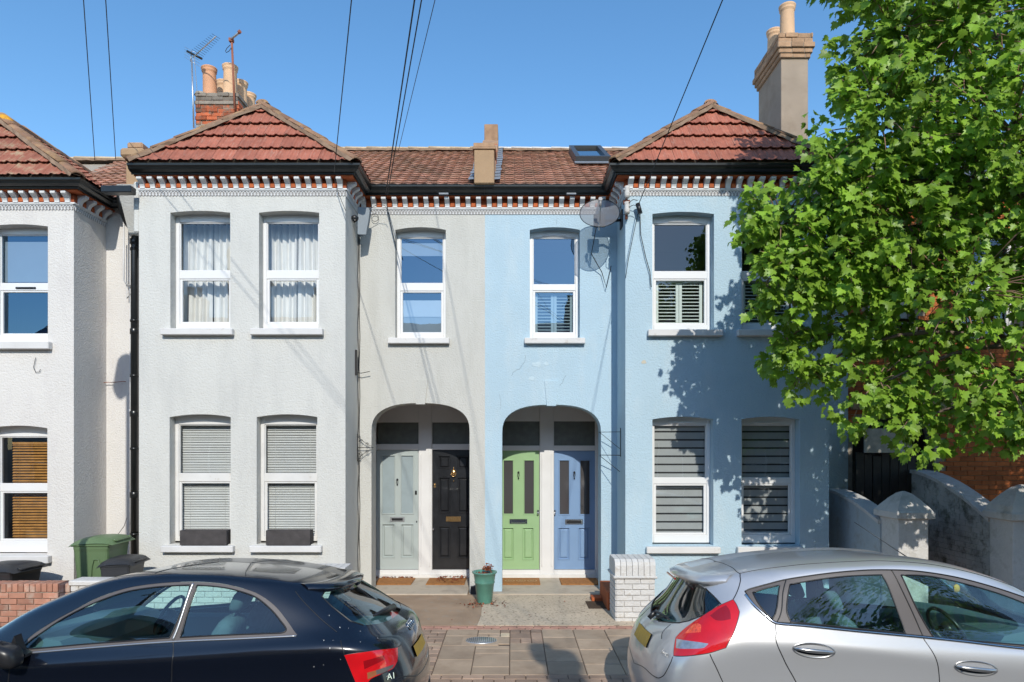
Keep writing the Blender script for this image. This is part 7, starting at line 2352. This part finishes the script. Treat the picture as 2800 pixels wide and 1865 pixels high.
mb.lathe([(.0005, -.004), (.028, -.004), (.028, .004), (.0005, .004)], (OXS + 2.72, YCS - .03, 1.24), 20, axis=Matrix.Rotation(math.radians(90), 3, 'X'), sy=1.25)
o = obj('air_freshener', mb, M['smile']); tag(o, 'small yellow hanging air freshener inside the silver car', 'air freshener')
for (x, sd) in ((.78, -1), (.78, 1), (3.34, -1), (3.34, 1)):
    wheel(silver, OXS + x, YCS + sd * .745, side=sd)
mb = MB(); mb.tube([(OXS + 2.36, YCS + .1, 1.555), (OXS + 1.98, YCS + .1, 1.80)], [.004, .0025], 6)
q = [tuple(map(float, p)) for p in ((OXS + 2.45, YCS, 1.56), (OXS + 2.1, YCS, 1.72))]
def aerial(t, px0, px1, Yp):
    A = Vector(((px0[0] - 1400) / 1800 * Yp, Yp, CZ - (px0[1] - 1220) / 1800 * Yp)); B = Vector(((px1[0] - 1400) / 1800 * Yp, Yp, CZ - (px1[1] - 1220) / 1800 * Yp))
    mb = MB(); mb.tube([A, A.lerp(B, .2), B], [.006, .004, .0025], 6); obj('aerial', mb, M['trim_black'], t)
aerial(silver, c3p(1610, 772), c3p(1260, 540), 5.62)

# ---------------------------------------------------------------- dark blue three-door hatchback
OXA = -.73
R = []
R.append(side_row(.12, 4.05, .74, [(0, .24), (.6, .20), (3.6, .20), (4.2, .24)]))
R.append(side_row(.02, 4.12, .85, [(0, .36), (4.2, .36)]))
R.append(side_row(.00, 4.14, .870, [(0, .60), (.5, .60), (4.2, .55)]))
R.append(side_row(.06, 4.08, .866, [(0, .80), (.45, .83), (1.0, .80), (4.2, .70)]))
R.append(side_row(.10, 3.95, .872, [(0, .90), (.45, .955), (1.1, .93), (1.8, .882), (2.8, .83), (4.1, .78)], dx=(.012, .05, .16, .38)))
R.append(side_row(.155, 3.80, .832, [(0, .985), (.45, 1.02), (1.1, 1.0), (1.8, .962), (2.8, .895), (4.1, .84)], dx=(.012, .05, .18, .42)))
R.append(dict(x=[.27, .285, .34, .48, .68, .88, 1.10, 1.42, 1.85, 2.15, 2.52, 2.92, 3.22, 3.30, 3.24, 3.22],
              y=[0, .27, .53, .69, .755, .775, .785, .79, .79, .785, .78, .765, .69, .55, .30, 0],
              z=[1.08, 1.08, 1.085, 1.085, 1.085, 1.085, 1.08, 1.075, 1.055, 1.035, 1.005, .965, .955, .99, 1.01, 1.015]))
R.append(dict(x=[.47, .485, .54, .68, .86, 1.02, 1.20, 1.47, 1.84, 2.11, 2.43, 2.76, 2.98, 3.02, 2.99, 2.97],
              y=[0, .26, .49, .625, .68, .70, .71, .718, .72, .716, .705, .68, .62, .48, .26, 0],
              z=[1.225, 1.225, 1.225, 1.225, 1.23, 1.235, 1.24, 1.245, 1.245, 1.235, 1.215, 1.175, 1.15, 1.16, 1.165, 1.165]))
R.append(dict(x=[.66, .675, .73, .86, 1.01, 1.15, 1.30, 1.53, 1.83, 2.06, 2.33, 2.58, 2.72, 2.72, 2.70, 2.69],
              y=[0, .25, .45, .565, .61, .63, .64, .647, .648, .643, .628, .595, .53, .42, .22, 0],
              z=[1.35, 1.35, 1.345, 1.345, 1.355, 1.37, 1.382, 1.395, 1.40, 1.395, 1.37, 1.325, 1.295, 1.30, 1.31, 1.312]))
R.append(dict(x=[.73, .745, .80, .92, 1.06, 1.20, 1.34, 1.55, 1.82, 2.02, 2.25, 2.45, 2.55, 2.52, 2.50, 2.49],
              y=[0, .235, .415, .52, .565, .585, .595, .60, .60, .595, .58, .545, .475, .37, .20, 0],
              z=[1.39, 1.39, 1.388, 1.392, 1.405, 1.42, 1.435, 1.45, 1.456, 1.452, 1.432, 1.395, 1.37, 1.38, 1.39, 1.393]))
R.append(dict(x=[.88, .89, .94, 1.04, 1.14, 1.26, 1.38, 1.57, 1.80, 1.98, 2.16, 2.31, 2.37, 2.34, 2.32, 2.31],
              y=[0, .20, .36, .44, .48, .495, .505, .51, .51, .505, .49, .46, .40, .31, .17, 0],
              z=[1.430, 1.430, 1.430, 1.435, 1.445, 1.457, 1.467, 1.478, 1.483, 1.480, 1.465, 1.442, 1.425, 1.43, 1.437, 1.44]))
R.append(dict(x=[1.08, 1.09, 1.13, 1.19, 1.26, 1.34, 1.43, 1.58, 1.76, 1.88, 1.99, 2.08, 2.10, 2.08, 2.06, 2.05],
              y=[0, .12, .22, .265, .285, .295, .30, .305, .305, .303, .297, .28, .24, .18, .10, 0],
              z=[1.462, 1.462, 1.463, 1.467, 1.473, 1.48, 1.487, 1.494, 1.498, 1.497, 1.489, 1.48, 1.473, 1.475, 1.478, 1.479]))
R.append(dict(x=[1.28, 1.29, 1.32, 1.36, 1.40, 1.45, 1.51, 1.59, 1.70, 1.76, 1.81, 1.85, 1.87, 1.88, 1.88, 1.88],
              y=[0] * 16, z=[1.481, 1.481, 1.482, 1.484, 1.487, 1.49, 1.493, 1.498, 1.500, 1.499, 1.497, 1.494, 1.492, 1.491, 1.49, 1.49]))
a1p = lambda x, y, *k: (x / 2.351, 1198 + y / 2.351) + k
a5p = lambda x, y, *k: (840 + x / 4.825, 1540 + y / 4.825) + k
REG = [
 ('lamp_amber', [a5p(790, 1445, T), a5p(905, 1412), a5p(915, 1475), a5p(800, 1530, T)], False),
 ('lamp_smoke', [a5p(905, 1412, T), a5p(1140, 1335, T), a5p(1120, 1385), a5p(915, 1475, T)], False),
 ('lamp_dark', [a5p(740, 1290, T), a5p(1010, 1215, T), a5p(1020, 1270), a5p(900, 1330), a5p(755, 1400, T)], False),
 ('lamp', [a5p(490, 1212, T), a5p(700, 1180), a5p(950, 1145), a5p(1188, 1112, T), a5p(1192, 1200), a5p(1185, 1292, T), a5p(1130, 1385), a5p(1000, 1450), a5p(850, 1520), a5p(780, 1590), a5p(668, 1640, T), a5p(610, 1500), a5p(545, 1340)], True),
 ('front_door_glass', [a1p(150, 1338, T), a1p(200, 1295), a1p(260, 1255), a1p(370, 1180), a1p(480, 1118), a1p(640, 1045), a1p(820, 985), a1p(1000, 957), a1p(1222, 944, T), a1p(1205, 1010), a1p(1150, 1150), a1p(1088, 1284, T), a1p(850, 1302), a1p(600, 1320), a1p(200, 1354)], True),
 ('rear_glass_side', [a1p(1268, 945, T), a1p(1380, 953), a1p(1480, 968), a1p(1640, 1020), a1p(1740, 1100), a1p(1800, 1170), a1p(1838, 1225), a1p(1815, 1250), a1p(1700, 1256), a1p(1157, 1281, T), a1p(1205, 1120)], True),
 ('frame', [a1p(110, 1358, T), a1p(200, 1272), a1p(330, 1185), a1p(480, 1103), a1p(640, 1022), a1p(820, 963), a1p(1000, 935), a1p(1235, 923), a1p(1380, 930), a1p(1500, 950), a1p(1650, 997), a1p(1760, 1072), a1p(1850, 1180), a1p(1912, 1266, T), a1p(1500, 1286), a1p(1110, 1303), a1p(600, 1340), a1p(150, 1378, T)], True),
 ('tailgate_glass', [('uv', 0, 7.8), ('uv', .8, 7.8), ('uv', 1.6, 7.8), ('uv', 2.25, 7.75), ('uv', 2.62, 7.5), ('uv', 2.72, 7.0), ('uv', 2.7, 6.3), ('uv', 2.45, 6.0), ('uv', 1.8, 5.88), ('uv', 1.0, 5.8), ('uv', 0, 5.78)], False),
 ('windscreen', [('uv', 15, 6.12), ('uv', 14, 6.12), ('uv', 13, 6.12), ('uv', 12.55, 6.3), ('uv', 12.55, 7.9), ('uv', 13, 8.2), ('uv', 14, 8.25), ('uv', 15, 8.25)], False),
 ('number_plate', [('uv', 0, 3.25), ('uv', .86, 3.25), ('uv', .88, 2.7), ('uv', 0, 2.7)], False),
 ('headlamp', [('uv', 12.6, 3.3), ('uv', 12.4, 3.7), ('uv', 13.3, 3.6), ('uv', 13.9, 3.2), ('uv', 13.8, 2.9), ('uv', 13.0, 2.9)], True),
 ('grille', [('uv', 14.1, 1.2), ('uv', 15, 1.2), ('uv', 15, 2.4), ('uv', 14.1, 2.4)], False),
 ('arch', [('xz', .80 + .36 * math.cos(a), .30 + .36 * math.sin(a)) for a in [math.pi * i / 16 for i in range(17)]], False),
 ('arch', [('xz', 3.28 + .36 * math.cos(a), .30 + .36 * math.sin(a)) for a in [math.pi * i / 16 for i in range(17)]], False),
]
s2, navy, part, seam, par_, polys = build_car('dark_blue_hatchback', 'dark navy three-door hatchback parked beside the white brick wall', 'car', mk_rows(R), OXA, -1, YCS, REG, [], M['paint_navy'])
part('body', 'body', M['paint_navy'], mirror='join')
part('frame', 'window_frame', M['trim_frame'], off=-.003)
part('front_door_glass', 'door_window', M['car_glass'], off=-.006)
part('rear_glass_side', 'rear_side_window', M['car_glass'], off=-.006)
part('tailgate_glass', 'rear_window', M['car_glass'], off=-.005, mirror='join')
part('windscreen', 'windscreen', M['car_glass'], off=-.004, mirror='join')
tl = part('lamp', 'tail_lamp', M['lamp_red'], off=.004)
for k in (0, 1):
    part('lamp_dark', 'brake_lens', M['lamp_red_dark'], off=.002, sides=(k,), parent=tl[k])
    part('lamp_amber', 'indicator_lens', M['lamp_amber'], off=.004, sides=(k,), parent=tl[k])
    part('lamp_smoke', 'reversing_lens', M['trim_frame'], off=.004, sides=(k,), parent=tl[k])
part('number_plate', 'number_plate', M['plate_yellow'], off=.012, mirror='join')
part('headlamp', 'headlight', M['lamp_clear'], off=.003)
part('grille', 'grille', M['trim_black'], off=-.01, mirror='join')
P_ = lambda tg: [q for q in polys if q[0] == tg][0][1]
seam('lamp_seal', P_('lamp'), .004, M['trim_black'], closed=True, sm=False, raw=True)
for tg in ('front_door_glass', 'rear_glass_side'):
    seam('window_seal', P_(tg), .0055, M['trim_black'], off=-.002, closed=True, sm=False, raw=True)
seam('window_seal', P_('tailgate_glass')[3:8], .006, M['trim_black'], sm=False, raw=True)
gap = lambda pts, **k: seam('panel_gap', pts, .0042, M['trim_black'], off=-.0012, **k)
gap([a1p(1112, 1303), a1p(1112, 1400), a1p(1105, 1500), a1p(1100, 1600), a1p(1100, 1900)])
gap([a1p(1900, 985), a1p(1960, 1060), a1p(2050, 1150), a1p(2120, 1210), a1p(2165, 1245)])
gap([a1p(120, 1390), a1p(60, 1500), a1p(40, 1700), a1p(60, 1900)])
gap([a5p(440, 1020), a5p(460, 1110), a5p(488, 1210)])
gap([a5p(1245, 1075), a5p(1180, 1112)])
gap([('uv', 0, 2.1), ('uv', 1.2, 2.15), a5p(1250, 1500), a5p(1000, 1620)])
seam('waist_trim', [a1p(160, 1384), a1p(600, 1347), a1p(1110, 1309), a1p(1500, 1292), a1p(1905, 1272)], .007, M['alu'], off=.001)
seam('pillar_trim', [a1p(1243, 935), a1p(1190, 1080), a1p(1112, 1296)], .008, M['alu'], off=.002)
sp, _ = spoiler(s2, navy, M['paint_navy'], 2.9, 8.1, 8.9, .10, .012, .024)
# roof seams of the dark car
seam('panel_gap', [('uv', 9.0, 9.6), ('uv', 9.0, 10.4), ('uv', 9.0, 11.4), ('uv', 9.0, 12)], .004, M['trim_black'], off=0)
seam('panel_gap', [('uv', 5.6, 9.6), ('uv', 5.6, 10.4), ('uv', 5.6, 11.4), ('uv', 5.6, 12)], .004, M['trim_black'], off=0)
# four linked rings
uv = s2.find(a5p(1335, 840)); uv = (0.0, 4.72); P = s2.wev(*uv); Nn = s2.wnrm(0.02, 4.72)
for k in range(4):
    mb = MB(); cy = (k - 1.5) * .052
    Bv = np.cross(Nn, np.array([0, 1., 0]))
    mb.tube([tuple(map(float, P + Nn * .006 + np.array([0, 1., 0]) * (cy + .034 * math.cos(a)) + Bv * .034 * math.sin(a))) for a in [2 * math.pi * i / 24 for i in range(25)]], .0045, 6)
    obj('ring', mb, M['chrome'], navy)
label_text(s2, navy, 'A1', a5p(1052, 1540), .062, M['chrome'], 0, dpx=(22, -6))
wiper(s2, navy, [(a5p(1112, 612), .03), (a5p(1000, 660), .03), (a5p(860, 720), .02)], [.028, .022, .008])
interior(navy, OXA, -1, YCS, 1.80, 1.08, 2.62, 1.0, tail=.95)
steering(navy, OXA - 2.36, YCS + .36, .98, 1)
steer3 = None
for (x, sd) in ((.80, -1), (.80, 1), (3.28, -1), (3.28, 1)):
    wheel(navy, OXA - x, YCS + sd * .745, side=sd)
# door mirror
mc = s2.wev(*s2.find(a1p(95, 1380)))
mb = MB()
mb2 = Vector(tuple(map(float, mc)))
def ell(mb, c, r, n=12, T_=None):
    vs = []
    for i in range(n + 1):
        ph = -math.pi / 2 + math.pi * i / n
        for j in range(2 * n):
            th = math.pi * j / n
            vs.append((c[0] + r[0] * math.cos(ph) * math.cos(th), c[1] + r[1] * math.cos(ph) * math.sin(th), c[2] + r[2] * math.sin(ph)))
    mb.add(vs, [[i * 2 * n + j, i * 2 * n + (j + 1) % (2 * n), (i + 1) * 2 * n + (j + 1) % (2 * n), (i + 1) * 2 * n + j] for i in range(n) for j in range(2 * n)], True)
Ym = 4.60
mcx = (a1p(92, 1370)[0] - 1400) / 1800 * Ym; mcz = CZ - (a1p(92, 1375)[1] - 1220) / 1800 * Ym
q_ = lambda x, y, Y: ((a1p(x, y)[0] - 1400) / 1800 * Y, CZ - (a1p(x, y)[1] - 1220) / 1800 * Y)
cx_, cz_ = q_(15, 1400, 4.60); fp = lambda c, p=2.9: math.copysign(abs(c) ** (2 / p), c)
vs = [(cx_ + .105 * fp(math.cos(ph)) * fp(math.cos(th)) - .02 * math.sin(ph), 4.62 + .085 * fp(math.cos(ph)) * fp(math.sin(th)), cz_ + .083 * fp(math.sin(ph)) - .015 * fp(math.cos(th))) for ph in [-math.pi / 2 + math.pi * i / 16 for i in range(17)] for th in [math.pi * j / 16 for j in range(32)]]
mb.add(vs, [[i * 32 + j, i * 32 + (j + 1) % 32, (i + 1) * 32 + (j + 1) % 32, (i + 1) * 32 + j] for i in range(16) for j in range(32)], True)
mb.prism([q_(x, y, 4.74) for x, y in ((118, 1262), (132, 1310), (152, 1362), (190, 1380), (182, 1402), (80, 1405), (84, 1340))], 4.70, 4.77, lambda u, v, a: (u, a, v))
mr_ = obj('door_mirror', mb, M['trim_black'], navy)
# droppings on the tail
for k, (x, y, w_) in enumerate(((290, 690, 9), (430, 850, 11), (545, 860, 6), (220, 1020, 9), (300, 1120, 14), (340, 1020, 5), (550, 1140, 9), (700, 1040, 7), (930, 990, 9), (90, 1365, 10), (215, 1340, 5), (440, 1270, 6), (700, 900, 8))):
    uv = s2.find(a5p(x, y)); P = s2.wev(*uv); Nn = s2.wnrm(*uv); mb = MB()
    A = np.cross(Nn, [0, 0, 1.]); A /= np.linalg.norm(A); B = np.cross(Nn, A)
    rr = w_ / 4.825 / 1800 * P[1] * .8
    pts_ = [tuple(map(float, P + Nn * .002 + A * rr * random.uniform(.4, 1) * math.cos(q) * .7 + B * rr * random.uniform(.6, 1.5) * math.sin(q))) for q in [2 * math.pi * i / 9 for i in range(9)]]
    mb.add(pts_, [list(range(9))]); obj('bird_dropping', mb, M['dropping'], navy)

# everything bolted inside the cars leans with them
INNER = ('cabin_floor', 'door_trim', 'seat', 'head_restraint', 'rear_seat', 'parcel_shelf', 'dashboard', 'steering_wheel', 'wheel', 'rim')
for car in (silver, navy):
    for o in [c for c in car.children_recursive if c.type == 'MESH' and c.name.split('.')[0] in INNER]:
        if o.data.get('leaned'): continue
        o.data['leaned'] = 1
        for v in o.data.vertices: v.co.z -= CAMBER * (v.co.y - 5.0)
# ================================================================== street tree (maple-like, trunk just outside the frame)
tree = thing('street_tree', 'tall leafy street tree with bright green lobed leaves overhanging the silver car', 'tree', (6.45, 7.3, G0))
LOBES = []
for (qx, qy, Y, r) in ((2055, 85, 7.4, .72), (2025, 290, 7.2, .70), (1935, 430, 7.4, .62), (1795, 520, 7.6, .52), (1815, 625, 7.6, .52), (1925, 590, 7.5, .62), (1965, 740, 7.8, .66), (1805, 790, 7.9, .36),
                       (1860, 850, 8.0, .33), (2010, 890, 7.5, .52), (2120, 960, 7.2, .42), (2090, 520, 7.3, .80), (2210, 680, 7.1, .85), (2310, 330, 7.0, 1.0), (2310, 880, 6.9, .70),
                       (2210, 90, 7.2, .9), (2345, 960, 6.8, .42), (2520, 500, 7.2, 1.3), (2500, 20, 7.2, 1.2), (2250, -230, 7.3, 1.2), (2020, -110, 7.4, .62), (2640, 800, 7.1, 1.0), (2560, -330, 7.3, 1.3), (2640, 600, 7.2, 1.1), (2860, 620, 7.1, 1.2), (2800, 330, 7.2, 1.2), (3000, 860, 7.0, 1.0), (2180, 400, 8.1, .8), (2110, 820, 7.9, .6)):  # outermost lobes lie out of view, added to shade the brick house
    LOBES.append((Vector((wx(qx, Y), Y, wz(qy, Y))), r))
tr = Vector((6.45, 7.3, G0))
mb = MB(); mb.tube([tr, tr + Vector((0, 0, .15)), tr + Vector((-.02, .02, 1.2)), tr + Vector((-.08, .05, 2.3)), tr + Vector((-.15, .05, 3.2))], [.24, .19, .165, .15, .14], 14)
obj('trunk', mb, M['bark'], tree)
fork = tr + Vector((-.15, .05, 3.2))
tips = []
def limb(a, b, r0, r1, bend=.25, n=7, mb=None, seg=8):
    d = b - a; side = Vector((random.uniform(-1, 1), random.uniform(-1, 1), random.uniform(0, .6))) * bend * d.length * .4
    pts = [a + d * (i / n) + side * math.sin(math.pi * i / n) + Vector((0, 0, .10 * d.length * math.sin(math.pi * i / n))) for i in range(n + 1)]
    rs = [r0 + (r1 - r0) * (i / n) ** .8 for i in range(n + 1)]
    mb.tube(pts, rs, seg)
    return pts
for c, r in LOBES:
    mb = MB()
    st = fork + Vector((0, 0, random.uniform(-.5, 2.0) if c.z > 4.5 else random.uniform(-.5, .3)))
    pts = limb(st, c, .035 + .012 * r, .012, .35, 8, mb)
    obj('branch', mb, M['bark'], tree)
mb = MB(); mb.tube([fork, fork + Vector((-.1, 0, 1.2)), fork + Vector((0, .1, 2.6)), fork + Vector((-.1, .1, 4.4))], [.14, .11, .08, .03], 10); obj('branch', mb, M['bark'], tree)
LEAF2 = [(0, 0), (.09, .05), (.30, -.03), (.27, .12), (.52, .22), (.50, .34), (.60, .52), (.36, .50), (.30, .60), (.30, .80), (.16, .72), (0, 1.0)]
LEAF = LEAF2 + [(-x, y) for x, y in LEAF2[1:-1][::-1]]
Lv = np.array([(x * .92, y, .22 * abs(x) - .30 * y * y + .05) for x, y in LEAF] + [(0, .38, -.02)])
nb_ = len(LEAF); Lf = np.array([(nb_, i, (i + 1) % nb_) for i in range(nb_)])
leaves = []; twigs = MB()
for c, r in LOBES:
    ncl = int(118 * r * r + 44 * r)
    if c.x > 6.0 and c.z > 7: ncl = int(ncl * .7)
    if c.z < 4.1: ncl = int(ncl * .62)
    for k in range(ncl):
        d = Vector((random.gauss(0, 1), random.gauss(0, 1), random.gauss(0, .95))).normalized()
        rad = r * (random.random() ** .42) * random.uniform(.92, 1.16)
        p = c + Vector((d.x, d.y * .95, d.z)) * rad
        if rad > r * .5 and random.random() < .55:
            q = c + d * rad * .35 + Vector((0, 0, .06))
            twigs.tube([q, q.lerp(p, .55) + Vector((0, 0, .05)), p + Vector((0, 0, .03))], [.008, .006, .003], 5)
        out = (d + Vector((0, 0, .15))).normalized()
        for j in range(random.randint(8, 15)):
            a = random.uniform(0, 6.283)
            lat = Vector((math.cos(a), math.sin(a), 0))
            base = p + lat * random.uniform(.01, .12) + Vector((0, 0, random.uniform(-.16, .06)))
            ax = (lat * .75 + out * .35 + Vector((0, -.15, -random.uniform(.35, 1.1)))).normalized()
            nn = (Vector((random.gauss(.05, .42), random.gauss(-.75, .45), random.gauss(.75, .40))))
            nn = nn - ax * nn.dot(ax)
            if nn.length < .1: continue
            nn.normalize()
            sz = random.choice((random.uniform(.055, .085), random.uniform(.08, .115), random.uniform(.10, .14)))
            leaves.append((base, ax, nn, sz))
print('leaves', len(leaves))
B = np.array([l[0][:] for l in leaves]); AX = np.array([l[1][:] for l in leaves]); NN = np.array([l[2][:] for l in leaves]); SZ = np.array([l[3] for l in leaves])
SX = np.cross(AX, NN)
order = np.argsort(B[:, 1] + 0.35 * np.maximum(0, B[:, 0] - 5.1) * 8 + 3 * (B[:, 2] > CZ + (QY + 20) * B[:, 1] / FQ))
big = set(order[:300].tolist()); rest = np.array([i for i in range(len(B)) if i not in big])
mode_fold = rng.uniform(.4, 1.5, len(B)); curl = rng.uniform(.3, 1.6, len(B))
def leaf_verts(i):
    L_ = Lv.copy()
    z = mode_fold[i] * .26 * np.abs(L_[:, 0]) - curl[i] * .28 * L_[:, 1] ** 2 + .03
    return B[i] + SZ[i] * (L_[:, :1] * SX[i] + L_[:, 1:2] * AX[i] + z[:, None] * NN[i])
V_ = np.concatenate([leaf_verts(i) for i in rest]); nvl = len(Lv)
F_ = (Lf[None] + (np.arange(len(rest)) * nvl)[:, None, None]).reshape(-1, 3)
me = bpy.data.meshes.new('foliage')
me.vertices.add(len(V_)); me.vertices.foreach_set('co', V_.ravel().astype(np.float32))
me.loops.add(len(F_) * 3); me.loops.foreach_set('vertex_index', F_.ravel().astype(np.int32))
me.polygons.add(len(F_)); me.polygons.foreach_set('loop_start', (np.arange(len(F_)) * 3).astype(np.int32)); me.polygons.foreach_set('loop_total', np.full(len(F_), 3, np.int32))
me.update(); me.validate(); me.materials.append(M['leaf'])
fo = bpy.data.objects.new('foliage', me); link(fo, tree); fo['kind'] = 'stuff'
lm = []
for k in range(5):
    f_, c_ = (.5, .7, 1.0, 1.2, 1.4)[k], (.4, 1.4, .8, 1.1, .6)[k]
    me2 = bpy.data.meshes.new('leaf')
    me2.from_pydata([(x, y, f_ * .26 * abs(x) - c_ * .28 * y * y + .03) for x, y, _ in Lv.tolist()], [], Lf.tolist()); me2.materials.append(M['leaf']); lm.append(me2)
for n_, i in enumerate(sorted(big)):
    o = bpy.data.objects.new('leaf', lm[n_ % 5]); link(o, tree)
    s_ = float(SZ[i])
    o.matrix_basis = Matrix(((SX[i][0] * s_, AX[i][0] * s_, NN[i][0] * s_, B[i][0]), (SX[i][1] * s_, AX[i][1] * s_, NN[i][1] * s_, B[i][1]), (SX[i][2] * s_, AX[i][2] * s_, NN[i][2] * s_, B[i][2]), (0, 0, 0, 1)))
obj('twigs', twigs, M['twig'], tree, kind='stuff')

# a second tree across the street: seen only as a reflection and as shade
t2 = thing('street_tree', 'broad leafy tree on the far pavement behind the camera', 'tree', (9.0, -3.0, G0))
mb = MB(); mb.tube([(9.0, -3.0, 0), (9.0, -3.0, 3.4), (8.9, -3.0, 6.5)], [.2, .16, .06], 12); obj('trunk', mb, M['bark'], t2)
vs = []; 
for (c, r) in ((Vector((8.0, -3, 8.3)), 1.1), (Vector((9.3, -3, 9.2)), 1.4), (Vector((7.4, -3, 6.6)), 1.0), (Vector((8.8, -3, 6.2)), 1.5), (Vector((10.4, -3.2, 7.4)), 1.6), (Vector((7.9, -2.8, 5.0)), 1.0), (Vector((10.0, -3, 5.0)), 1.3), (Vector((6.9, -3, 7.6)), .5), (Vector((8.9,-3,4.0)), 1.0)):
    mb = MB(); mb.tube([(9.0, -3.0, 3.2), tuple((Vector((9, -3, 3.2)) + c) / 2 + Vector((0, .1, .2))), tuple(c)], [.09, .05, .02], 6); obj('branch', mb, M['bark'], t2)
    for k in range(int(260 * r * r)):
        d = Vector((random.gauss(0, 1), random.gauss(0, 1), random.gauss(0, 1))).normalized() * r * random.random() ** .4
        vs.append((c + d, r))
i_ = rng.integers(0, len(rest), len(vs))
W2 = []
for (p, r), k in zip(vs, i_):
    W2.append(leaf_verts(int(rest[k])) * 1.0 - B[int(rest[k])] + np.array(p[:]))
V2_ = np.concatenate(W2); F2_ = (Lf[None] + (np.arange(len(vs)) * nvl)[:, None, None]).reshape(-1, 3)
me = bpy.data.meshes.new('foliage'); me.from_pydata(V2_.tolist(), [], F2_.tolist()); me.materials.append(M['leaf'])
o = bpy.data.objects.new('foliage', me); link(o, t2); o['kind'] = 'stuff'
